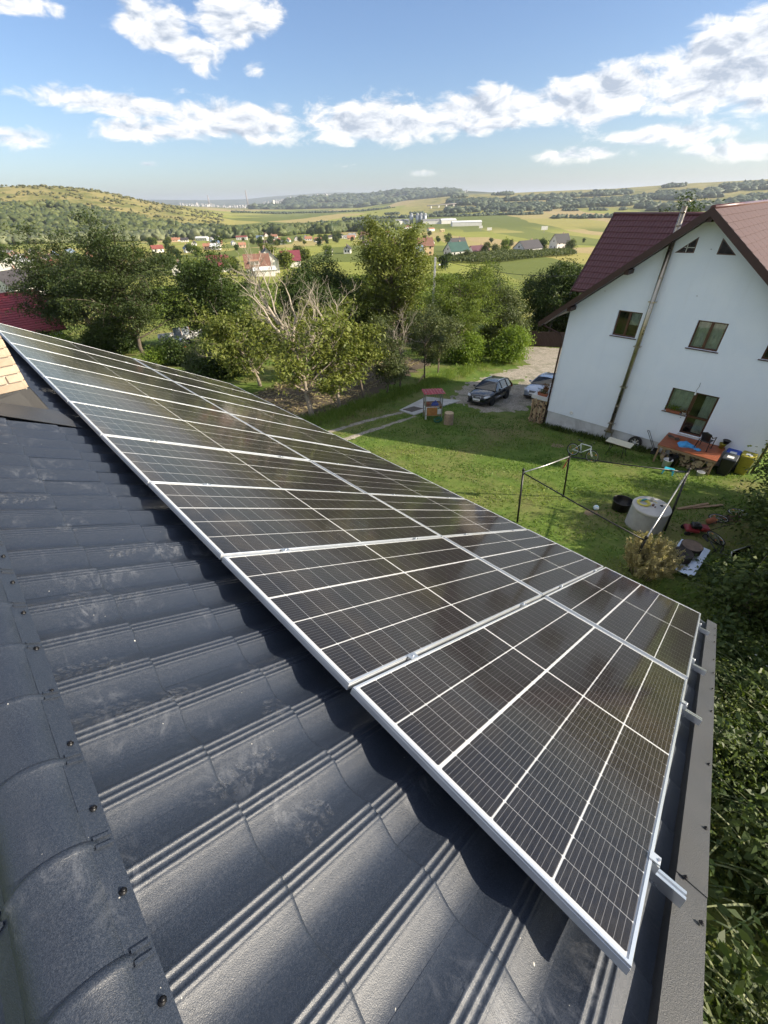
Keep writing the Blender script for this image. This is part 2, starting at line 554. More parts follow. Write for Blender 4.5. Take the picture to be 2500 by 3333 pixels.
def terrain_mat():
    t = NT('terrain')
    P = t.pos()
    at = t.n('ShaderNodeAttribute', _attribute_name='tint')
    sp = t.n('ShaderNodeSeparateColor', Color=at.outputs['Color'])
    hill, far, near = sp.outputs
    # lawn and rough grass near the houses
    n1 = t.noise(P, 0.22, 5, 0.62, 0.4)
    n2 = t.noise(P, 1.6, 6, 0.7)
    n3 = t.noise(P, 14.0, 4, 0.7)
    g = t.ramp(n2, [(0.30, (0.070, 0.120, 0.022)), (0.55, (0.120, 0.185, 0.036)), (0.75, (0.20, 0.230, 0.065))])
    dry = t.ramp(n3, [(0.35, (0.15, 0.125, 0.055)), (0.65, (0.30, 0.25, 0.12))])
    g = t.mix(t.rng(n1, 0.43, 0.66, 0, 0.8), g, dry)
    g = t.mix(t.rng(n3, 0.3, 0.7, 0.0, 0.5), g, t.mix(0.5, g, (0.03, 0.04, 0.012)))
    # crops: long strips that run across the valley
    def fields(rot, w, h, seed):
        mp = t.n('ShaderNodeMapping', Vector=P, Rotation=(0, 0, R(rot)), Location=(seed * 37.0, seed * 11.0, 0))
        wob = t.n('ShaderNodeVectorMath', _operation='ADD')
        nz = t.n('ShaderNodeTexNoise', Vector=P, Scale=0.004, Detail=2)
        sc = t.n('ShaderNodeVectorMath', _operation='SCALE'); t.set(sc.inputs[0], nz.outputs['Color']); sc.inputs['Scale'].default_value = 70.0
        t.set(wob.inputs[0], mp.outputs[0]); t.set(wob.inputs[1], sc.outputs[0])
        br = t.n('ShaderNodeTexBrick', Vector=wob.outputs[0], Color1=(0, 0, 0), Color2=(1, 1, 1), Mortar=(0.5, 0.5, 0.5), Scale=1.0)
        br.inputs['Mortar Size'].default_value = 0.0
        br.inputs['Brick Width'].default_value = w
        br.inputs['Row Height'].default_value = h
        br.offset = 0.37; br.offset_frequency = 3; br.squash = 1.6; br.squash_frequency = 2
        return t.n('ShaderNodeSeparateColor', Color=br.outputs['Color']).outputs[0]
    stops = [(0.0, (0.120, 0.150, 0.038)), (0.14, (0.250, 0.270, 0.060)), (0.28, (0.330, 0.310, 0.090)), (0.42, (0.160, 0.185, 0.052)),
             (0.52, (0.40, 0.32, 0.14)), (0.64, (0.28, 0.29, 0.065)), (0.74, (0.43, 0.32, 0.17)), (0.88, (0.35, 0.31, 0.10))]
    fa = t.ramp(fields(-46, 340, 46, 1), stops, 'CONSTANT')
    fb = t.ramp(fields(-38, 1100, 170, 2), [(p, tuple(c * 0.95 for c in col)) for p, col in stops], 'CONSTANT')
    rl = t.n('ShaderNodeVectorMath', _operation='LENGTH'); t.set(rl.inputs[0], P)
    dist = rl.outputs['Value']
    crop = t.mix(t.rng(dist, 1000, 1250), fa, fb)
    nm = t.noise(P, 0.05, 6, 0.7)
    crop = t.mix(t.rng(nm, 0.4, 0.8, 0.0, 0.35), crop, (0.10, 0.12, 0.03))
    crop = t.mix(t.rng(t.noise(P, 0.5, 5, 0.7), 0.3, 0.7, 0.0, 0.35), crop, (0.20, 0.21, 0.06))
    # meadows and gardens between here and the first fields
    md = t.ramp(t.noise(P, 0.06, 6, 0.65, 0.5), [(0.30, (0.085, 0.125, 0.028)), (0.48, (0.17, 0.21, 0.045)), (0.58, (0.28, 0.275, 0.075)), (0.72, (0.32, 0.26, 0.12))])
    md = t.mix(t.rng(t.noise(P, 1.2, 5, 0.7), 0.3, 0.7, 0.0, 0.5), md, (0.05, 0.08, 0.018))
    mid = t.mix(t.rng(dist, 130, 210), md, crop)
    # scrub on the hills
    ns = t.noise(P, 0.012, 8, 0.68, 0.3)
    hl = t.ramp(ns, [(0.30, (0.085, 0.105, 0.032)), (0.44, (0.17, 0.17, 0.055)), (0.54, (0.27, 0.235, 0.090)), (0.72, (0.34, 0.275, 0.12))])
    nf = t.noise(P, 0.0016, 6, 0.62)
    fh = t.ramp(nf, [(0.40, (0.028, 0.045, 0.020)), (0.52, (0.05, 0.07, 0.028)), (0.60, (0.15, 0.15, 0.06)), (0.75, (0.20, 0.17, 0.075))])
    hl = t.mix(far, hl, fh)
    c = t.mix(hill, mid, hl)
    c = t.mix(near, c, g)
    b = t.math('ADD', t.math('MULTIPLY', n3, 0.6), n2)
    t.principled(Base__Color=c, Roughness=0.95, Normal=t.bump(b, 0.5, 0.05)).inputs['Specular IOR Level'].default_value = 0.1
    return t.m


terrain = new_obj('ground', build_terrain(), terrain_mat())
tag(terrain, 'grassy slope running down to valley fields and hills', kind='structure')

# ------------------------------------------------------------------ our own house: tiled roof
A_ROOF = R(28.7)
CA, SA = math.cos(A_ROOF), math.sin(A_ROOF)
ROT = (0, A_ROOF, 0)                  # local x = down the slope, y = along the ridge, z = off the roof


def roof_pt(u, v, w):
    return Vector((v * CA + w * SA, u, -v * SA + w * CA))


def tile_mat():
    t = NT('stone coated steel')
    P = t.pos()
    ob = t.n('ShaderNodeObjectInfo')
    g = t.noise(P, 420, 2, 0.6)
    g2 = t.noise(P, 150, 3, 0.7)
    c = t.ramp(g, [(0.30, (0.006, 0.010, 0.018)), (0.50, (0.018, 0.026, 0.042)), (0.72, (0.056, 0.066, 0.086))])
    big = t.noise(P, 2.2, 5, 0.6, 0.6)
    c = t.mix(t.rng(big, 0.35, 0.7, 0, 0.4), c, (0.020, 0.028, 0.044))
    c = t.mix(t.rng(g2, 0.52, 0.74, 0, 0.5), c, (0.070, 0.075, 0.086))
    c = t.mix(t.rng(g2, 0.46, 0.28, 0, 0.4), c, (0.008, 0.011, 0.016))
    # dry dust and scuffs that footsteps left
    st = t.n('ShaderNodeMapping', Vector=P, Scale=(1, 0.55, 1))
    sc = t.noise(st.outputs[0], 13, 8, 0.78, 1.2)
    ms = t.rng(t.noise(P, 2.7, 3, 0.5), 0.52, 0.66)
    du = t.math('MULTIPLY', t.rng(sc, 0.50, 0.70), ms)
    c = t.mix(t.math('MULTIPLY', du, 0.62), c, (0.21, 0.22, 0.24))
    fl = t.rng(t.noise(P, 55, 2, 0.5), 0.775, 0.80)
    c = t.mix(fl, c, (0.55, 0.53, 0.48))
    c = t.mix(t.math('MULTIPLY', ob.outputs['Random'], 0.18), c, (0.030, 0.039, 0.056))
    h = t.math('ADD', g, t.math('MULTIPLY', g2, 0.6))
    p = t.principled(Base__Color=c, Roughness=t.rng(g2, 0.2, 0.8, 0.36, 0.50), Normal=t.bump(h, 0.38, 0.002))
    p.inputs['Specular IOR Level'].default_value = 0.6
    return t.m


M_TILE = tile_mat()
M_TRIM = simple('grey coated trim sheet', (0.044, 0.047, 0.052), 0.5, 0.12, 3.0, bump=0.35, bscale=260, dirt=0.12)
M_BLACKSHEET = simple('black lead sheet', (0.022, 0.021, 0.020), 0.55, 0.2, 5, bump=0.15, bscale=60)
M_SCREW = simple('dark screw', (0.016, 0.016, 0.018), 0.4, 0.1, metal=0.6)
M_RENDERWALL = simple('cream render', (0.62, 0.58, 0.50), 0.9, 0.06, 2, bump=0.2, bscale=90)

house = empty('tiled_house', (0, 0, -7.0), label='house whose dark grey metal tile roof fills the foreground under the panels', cat='house')


def under(o, parent):
    """parent without moving: the parents here are plain translations"""
    o.parent = parent
    o.matrix_parent_inverse = Matrix.Translation(-parent.location)
    return o


WP, CP = 0.2365, 0.36          # wave pitch, course pitch
W0 = -0.165                    # mean tile plane below the panel glass
V_EDGE = -0.185                # a course edge
U_GR = 0.019                   # a group of three ribs


def wave(s):
    """height of the tile wave, s = position in pitches from the ribs"""
    s = (s + 0.5) % 1.0 - 0.5
    base = 0.029 * (0.5 + 0.5 * np.cos(2 * np.pi * s)) ** 1.02
    base = np.where(np.abs(s) < 0.15, 0.029 * (0.5 + 0.5 * math.cos(2 * math.pi * 0.15)) ** 1.02 + 0.0012, base)
    for c in (-0.1, 0.0, 0.1):
        base = base + 0.0050 * np.exp(-((s - c) / 0.026) ** 2)
    return base


def tile_arrays(full=True):
    if full:
        s = np.concatenate([np.linspace(-0.512, -0.17, 7), np.linspace(-0.15, 0.15, 31), np.linspace(0.17, 0.512, 7)])
    else:
        s = np.array([-0.5, -0.35, -0.2, -0.1, 0.0, 0.1, 0.2, 0.35, 0.5])
    vs = np.array([-CP - 0.004, -CP * 0.6, -CP * 0.15, -0.012, -0.003, 0.0, -0.002])
    lift = np.array([0.000, 0.006, 0.012, 0.0135, 0.0125, 0.0095, -0.004])
    S, Vv = np.meshgrid(s, vs, indexing='ij')
    Z = wave(S + 1e-6) + lift[None]
    V = np.stack([Vv, S * WP, Z], -1).reshape(-1, 3)
    nv = len(vs)
    i = np.arange(len(s) - 1)[:, None]; j = np.arange(nv - 1)[None]
    F = np.stack(np.broadcast_arrays(i * nv + j, i * nv + j + 1, (i + 1) * nv + j + 1, (i + 1) * nv + j), -1).reshape(-1, 4)
    return V, F


def build_tiles():
    Vt, Ft = tile_arrays(True)
    base = np_mesh('roof_tile', Vt, Ft, smooth=True)
    base.materials.append(M_TILE)
    Vc, Fc = tile_arrays(False)
    rest_v, rest_f = [], []
    nb = 0
    r_ = rng(4)
    for k in range(-1, 16):
        ve = V_EDGE + k * CP
        for n in range(0, 49):
            u = U_GR + (n + 0.0) * WP
            if ve > 5.3: continue
            single = (k <= 1) or (n <= 1)
            jig = r_.normal(0, 0.0012, 3)
            if single:
                o = new_obj('roof_tile', base)
                o.location = roof_pt(u + jig[0], ve + jig[1], W0 + jig[2] * 0.6)
                o.rotation_euler = (r_.normal(0, 0.0016), A_ROOF + r_.normal(0, 0.0016), r_.normal(0, 0.002))
                under(o, house)
            else:
                V = Vc.copy(); V[:, 0] += ve + jig[1]; V[:, 1] += u; V[:, 2] += W0
                rest_v.append(V); rest_f.append(Fc + nb); nb += len(V)
    me = np_mesh('roof_tiles_under_panels', np.concatenate(rest_v), np.concatenate(rest_f), smooth=True)
    o = new_obj('tile_field', me, M_TILE)
    o.rotation_euler = ROT
    o['kind'] = 'stuff'
    under(o, house)
    # back slope behind the ridge
    nbv, nbf, nb = [], [], 0
    for k in range(0, 12):
        for n in range(0, 49):
            V = Vc.copy(); V[:, 0] += -0.94 + (k + 1) * CP; V[:, 1] += U_GR + n * WP; V[:, 2] += W0
            nbv.append(V); nbf.append(Fc + nb); nb += len(V)
    V = np.concatenate(nbv)
    # mirrored in the plane of the ridge
    x = V[:, 0] * CA + V[:, 2] * SA; z = -V[:, 0] * SA + V[:, 2] * CA
    V = np.stack([-1.84 - x, V[:, 1], z], -1)
    o = new_obj('back_slope', np_mesh('back_slope', V, np.concatenate(nbf)[:, ::-1], smooth=True), M_TILE)
    o['kind'] = 'stuff'
    under(o, house)


build_tiles()


def build_ridge():
    """smooth half round ridge caps with a raised bead at each joint, side strips with tabs and screws"""
    xr = -0.92; zc = 0.318
    L = 0.265
    ang = np.linspace(-14, 194, 25)
    for i in range(-4, 43):
        u0 = 0.015 + i * L
        if u0 < -0.3: continue
        vs, fs = [], []
        stations = [(u0 - 0.004, 0.0), (u0 + 0.02, 0.0005), (u0 + L * 0.5, 0.001), (u0 + L - 0.030, 0.0012), (u0 + L - 0.022, 0.0065), (u0 + L - 0.013, 0.0090), (u0 + L - 0.004, 0.0065), (u0 + L + 0.002, 0.0012)]
        for (u, dr) in stations:
            for a in ang:
                rr = 0.097 + dr
                vs.append((xr + rr * math.cos(R(a)), u, zc + rr * 0.98 * math.sin(R(a))))
        m = len(ang)
        for a in range(len(stations) - 1):
            for b in range(m - 1):
                fs.append((a * m + b, (a + 1) * m + b, (a + 1) * m + b + 1, a * m + b + 1))
        under(MB().add(vs, fs, True).build('ridge_cap', M_TILE), house)
    mir = lambda p: Vector((-1.84 - p.x, p.y, p.z))
    for i in range(-2, 11):
        u0 = 0.10 + i * 1.06
        for side in (0, 1):
            b = MB()
            f_ = (lambda p: p) if side == 0 else mir
            o_ = 0.0012 * (i % 2)
            P = lambda u, v, w: f_(roof_pt(u, v, w))
            def strip(q):
                b.slab(q if side == 0 else q[::-1], 0.003)
            strip([P(u0, -0.912, -0.078 + o_), P(u0, -0.860, -0.088 + o_), P(u0 + 1.07, -0.860, -0.0885 + o_), P(u0 + 1.07, -0.912, -0.0785 + o_)])
            strip([P(u0, -0.860, -0.0885 + o_), P(u0, -0.8555, -0.135), P(u0 + 1.07, -0.8555, -0.135), P(u0 + 1.07, -0.860, -0.089 + o_)])
            for k in range(4):                      # pressed tabs either side of each joint
                uu = u0 + 0.165 + k * 0.265
                for du in (-0.011, 0.012):
                    b.box(P(uu + du, -0.884, -0.0815), (0.040, 0.008, 0.010), M=Matrix.Rotation((A_ROOF + 0.19) * (1 if side == 0 else -1), 3, 'Y'))
            under(b.build('ridge_flashing', M_TILE), house)
    me = MB().lathe([(0.0, 0.009), (0.0038, 0.009), (0.0048, 0.007), (0.0048, 0.003), (0.008, 0.0025), (0.0085, 0.0)], n=8).mesh('screw')
    me.materials.append(M_SCREW)
    n = 0
    for i in range(0, 40):
        u = 0.247 + i * 0.2265
        o = new_obj('screw', me)
        o.location = roof_pt(u, -0.880, -0.0815)
        o.rotation_euler = ROT
        under(o, house)
    return me


screw_me = build_ridge()


def build_verge():
    """boxed verge trim on the near end, in three lengths"""
    segs = [(-1.05, 0.62), (0.60, 2.35), (2.33, 5.16)]
    for i, (v0, v1) in enumerate(segs):
        wt_ = -0.095 + 0.004 * (i % 2) if i != 1 else -0.091
        b = MB()
        prof = [(-0.100, wt_ - 0.075), (-0.1005, wt_ - 0.0), (-0.200, wt_ - 0.004), (-0.203, wt_ - 0.16), (-0.197, wt_ - 0.16), (-0.195, wt_ - 0.012), (-0.106, wt_ - 0.008), (-0.105, wt_ - 0.075)]
        vs = [(v0, u, w) for u, w in prof] + [(v1, u, w) for u, w in prof]
        k = len(prof)
        fs = [(a, (a + 1) % k, k + (a + 1) % k, k + a) for a in range(k)] + [tuple(range(k)), tuple(reversed(range(k, 2 * k)))]
        b.add(vs, fs)
        o = b.build('verge_trim', M_TRIM)
        o.rotation_euler = ROT
        under(o, house)
    for v in [0.05, 0.46, 0.98, 1.55, 2.30, 2.75, 3.15, 3.55, 4.2, 4.5, 4.85, -0.5]:
        o = new_obj('screw', screw_me)
        o.location = roof_pt(-0.183, v, -0.091)
        o.rotation_euler = ROT
        under(o, house)
    o = new_obj('screw', screw_me); o.location = roof_pt(-0.128, 0.60, -0.089); o.rotation_euler = ROT
    under(o, house)


build_verge()


def build_house_shell():
    x1 = 4.15
    b = MB()
    # walls of the house under the roof (gable towards the garden on the right)
    zr, ze = 0.12, -2.55
    gy0, gy1 = 0.02, 11.35
    ground0 = -9.0
    pts = [(-5.9, ze), (-0.92, zr), (x1, ze), (x1, ground0), (-5.9, ground0)]
    vs = [(p[0], gy0, p[1]) for p in pts] + [(p[0], gy1, p[1]) for p in pts]
    b.add(vs, [(0, 1, 2, 3, 4), (9, 8, 7, 6, 5), (2, 7, 8, 3), (0, 4, 9, 5), (3, 8, 9, 4), (0, 5, 6, 1), (1, 6, 7, 2)])
    under(b.build('wall', M_RENDERWALL), house)
    # eaves gutter
    g = MB()
    prof = [(0.07 * math.cos(R(a)), 0.07 * math.sin(R(a))) for a in range(180, 361, 20)]
    c = roof_pt(0, 5.2, -0.22)
    vs, fs = [], []
    for y in (-0.2, 11.5):
        vs += [(c.x + p[0], y, c.z + p[1]) for p in prof]
    k = len(prof)
    fs = [(i, i + 1, k + i + 1, k + i) for i in range(k - 1)]
    g.add(vs, fs, True)
    under(g.build('gutter', M_TRIM), house)


build_house_shell()


def build_chimney():
    mort = simple('pale mortar', (0.62, 0.57, 0.50), 0.9, 0.08, 20, bump=0.3, bscale=120)
    brick_ms = [simple('sand brick slip %d' % i, c, 0.85, 0.14, 18, bump=0.35, bscale=80) for i, c in enumerate([(0.44, 0.35, 0.255), (0.40, 0.315, 0.23), (0.47, 0.385, 0.29)])]
    x0, x1, y0, y1, z0 = -0.96, -0.26, 5.55, 6.15, 0.205
    z1 = z0 + 0.0753 * 16
    ch = MB().bbox((x0 + 0.004, y0 + 0.004, -0.2), (x1 - 0.004, y1 - 0.004, z1)).build('chimney', mort)
    under(ch, house)
    H = 0.0753
    r_ = rng(12)
    meshes = {}

    def brick(cx, cy, cz, sx, sy, sz, i):
        key = (round(sx, 3), round(sy, 3), i)
        if key not in meshes:
            me = MB().box((0, 0, 0), (sx, sy, sz)).mesh('brick', 0.003)
            me.materials.append(brick_ms[i]); meshes[key] = me
        o = new_obj('brick', meshes[key]); o.location = (cx, cy, cz)
        o.parent = ch
    for k in range(16):
        zc = z0 + (k + 0.5) * H
        off = 0.0 if k % 2 == 0 else 0.122
        for side in ('s', 'n'):
            x = x1
            first = 0.232 if off == 0 else 0.110
            ln = first
            while x > x0 + 0.02:
                l = min(ln, x - x0)
                yy = y0 if side == 's' else y1
                brick(x - l / 2, yy + (-0.004 if side == 's' else 0.004), zc, l - 0.0, 0.022, H - 0.011, int(r_.integers(3)))
                x -= l + 0.011; ln = 0.232
        for xx, sg in ((x1, 1), (x0, -1)):
            y = y0 + 0.02; ln = 0.11 if off == 0 else 0.232
            while y < y1 - 0.03:
                l = min(ln, y1 - 0.015 - y)
                brick(xx + 0.004 * sg, y + l / 2, zc, 0.022, l, H - 0.011, int(r_.integers(3)))
                y += l + 0.011; ln = 0.232
    # sheet skirt below the bricks and the apron lying on the tiles
    b = MB()
    ys = y0 - 0.014
    b.slab([(x0, ys, z0), (x0 - 0.02, ys - 0.06, 0.12), (x1 + 0.085, ys - 0.085, -0.075), (x1 + 0.014, ys, z0)], 0.004)
    b.slab([(x1 + 0.016, ys, z0), (x1 + 0.086, ys - 0.085, -0.075), (x1 + 0.086, y1 + 0.06, -0.075), (x1 + 0.016, y1, z0)], 0.004)
    s1 = b.build('flashing_skirt', M_BLACKSHEET, None)
    s1.parent = ch
    b = MB()
    pa = lambda u, v, w: roof_pt(u, v, w)
    b.slab([pa(5.42, -0.9, -0.095), pa(5.10, -0.9, -0.118), pa(5.02, 0.02, -0.118), pa(5.42, -0.10, -0.085)], 0.003)
    b.slab([pa(5.44, -0.12, -0.085), pa(5.02, 0.0, -0.118), pa(5.05, 0.16, -0.12), pa(6.3, 0.12, -0.11), pa(6.3, -0.12, -0.09)], 0.003) if False else None
    s2 = b.build('flashing_apron', M_TRIM)
    s2.parent = ch


build_chimney()

def footprints():
    """dusty boot prints: little blocks of dried mud lying on the tiles"""
    t = NT('dried dust')
    n = t.noise(t.pos(), 90, 5, 0.7)
    df = t.n('ShaderNodeBsdfDiffuse', Color=(0.24, 0.25, 0.27)); tr = t.n('ShaderNodeBsdfTransparent')
    m_ = t.n('ShaderNodeMixShader', Fac=t.rng(n, 0.40, 0.78, 0.0, 0.38))
    t.t.links.new(tr.outputs[0], m_.inputs[1]); t.t.links.new(df.outputs[0], m_.inputs[2]); t.t.links.new(m_.outputs[0], t.out.inputs[0])
    lift_v = np.array([-CP, -CP * 0.6, -CP * 0.15, -0.012, 0.0]); lift_z = np.array([0.0, 0.006, 0.012, 0.0135, 0.0125])

    def surf(u, v):
        k = math.ceil((v - V_EDGE) / CP)
        rel = v - (V_EDGE + k * CP)
        return W0 + float(wave(np.array((u - U_GR) / WP + 1e-6))) + float(np.interp(rel, lift_v, lift_z)) + 0.0022

    P = [(1.75, -0.78, 0.1, 1), (1.72, -0.62, 0.2, 0), (1.50, -0.76, 0.05, 1), (1.47, -0.60, 0.3, 1), (1.48, -0.46, -0.1, 0), (1.28, -0.22, 0.9, 0), (1.48, -0.12, 0.1, 1), (1.08, -0.46, 0.2, 1), (2.17, -0.76, 0.1, 1), (2.17, -0.40, 0.0, 1), (2.23, -0.60, 0.2, 0), (0.84, -0.32, 0.3, 0), (2.9, -0.5, 0.1, 1), (2.6, -0.33, 0.2, 1), (3.3, -0.7, 0.1, 1)]
    r_ = rng(91)
    for (u0, v0, a, full) in P:
        vs, fs = [], []
        ca, sa = math.cos(a), math.sin(a)

        def lug(pts):
            b = len(vs)
            for (x, y) in pts:
                u = u0 + (x * sa + y * ca); v = v0 + (x * ca - y * sa)
                vs.append((v, u, surf(u, v)))
            fs.append((b, b + 1, b + 2, b + 3))
        for k in range(8 if full else 5):
            x = -0.13 + k * 0.034 + (0.02 if k < 2 else 0)
            wdt = 0.034 + 0.010 * math.sin(k * 0.5)
            for sg in (-1, 1):
                if r_.random() < 0.12: continue
                y0, y1 = sg * 0.006, sg * wdt
                xm = x + 0.012
                ym = (y0 + y1) / 2
                lug([(x, y0), (x + 0.022, y0), (x + 0.010, ym), (x - 0.012, ym)]); lug([(x - 0.012, ym), (x + 0.010, ym), (x + 0.002, y1), (x - 0.018, y1)])
        o = MB().add(vs, fs).build('footprint', t.m)
        o.rotation_euler = ROT
        under(o, house)


footprints()

# ------------------------------------------------------------------ solar panels
PL, PW, PG = 2.384, 1.096, 0.02
M_ALU = simple('anodised aluminium', (0.62, 0.65, 0.69), 0.30, 0.04, 3, metal=0.9)
M_ALUWHITE = simple('bright frame', (0.70, 0.73, 0.76), 0.34, 0.03, 3, metal=0.75)
M_BACK = simple('white backsheet', (0.80, 0.81, 0.82), 0.5, 0.03, 3)
M_BOLT = simple('steel bolt', (0.5, 0.5, 0.52), 0.35, 0.1, metal=1.0)


def cell_mat():
    t = NT('silicon cell')
    co = t.coord('Object')
    sp = t.n('ShaderNodeSeparateXYZ', Vector=co)
    # fine busbars run down the slope, finger lines across are too thin to resolve
    y = t.math('ADD', sp.outputs[1], 10.0)
    m = t.math('ABSOLUTE', t.math('SUBTRACT', t.math('MODULO', y, 0.0175), 0.00875))
    bus = t.rng(m, 0.0, 0.0009, 1.0, 0.0)
    x = t.math('ADD', sp.outputs[0], 10.0)
    m2 = t.math('ABSOLUTE', t.math('SUBTRACT', t.math('MODULO', x, 0.0021), 0.00105))
    fing = t.rng(m2, 0.0, 0.0004, 0.10, 0.0)
    n = t.noise(co, 1.4, 3, 0.5)
    n2 = t.noise(co, 5.0, 4, 0.6)
    c = t.ramp(n, [(0.35, (0.008, 0.0058, 0.0062)), (0.65, (0.016, 0.010, 0.008))])
    c = t.mix(t.rng(n2, 0.62, 0.75, 0, 0.4), c, (0.006, 0.009, 0.03))
    c = t.mix(t.math('MAXIMUM', t.math('MULTIPLY', bus, 0.72), fing), c, (0.5, 0.5, 0.52))
    t.principled(Base__Color=c, Roughness=0.35)
    return t.m


def glass_mat():
    """antireflective cover glass: clear, with a soft mirror that grows at grazing angles"""
    t = NT('panel glass')
    fr = t.n('ShaderNodeFresnel', IOR=1.30)
    n = t.noise(t.coord('Object'), 1.1, 3, 0.6)
    tr = t.n('ShaderNodeBsdfTransparent', Color=(0.985, 0.99, 0.985))
    gl = t.n('ShaderNodeBsdfGlossy', Color=(1.0, 0.98, 0.95), Roughness=t.rng(n, 0.3, 0.7, 0.06, 0.10))
    du = t.n('ShaderNodeBsdfDiffuse', Color=(0.5, 0.48, 0.44))
    mpd = t.n('ShaderNodeMapping', Vector=t.coord('Object'), Scale=(0.25, 1.0, 1.0))
    dm = t.math('ADD', t.math('MULTIPLY', t.noise(t.coord('Object'), 26, 6, 0.75), 0.6), t.math('MULTIPLY', t.noise(mpd.outputs[0], 7, 5, 0.7), 0.4))
    m0 = t.n('ShaderNodeMixShader', Fac=t.rng(dm, 0.45, 0.75, 0.004, 0.05))
    t.t.links.new(tr.outputs[0], m0.inputs[1]); t.t.links.new(du.outputs[0], m0.inputs[2])
    m = t.n('ShaderNodeMixShader', Fac=fr.outputs[0])
    t.t.links.new(m0.outputs[0], m.inputs[1]); t.t.links.new(gl.outputs[0], m.inputs[2])
    t.t.links.new(m.outputs[0], t.out.inputs[0])
    return t.m


M_CELL = cell_mat(); M_GLASS = glass_mat()


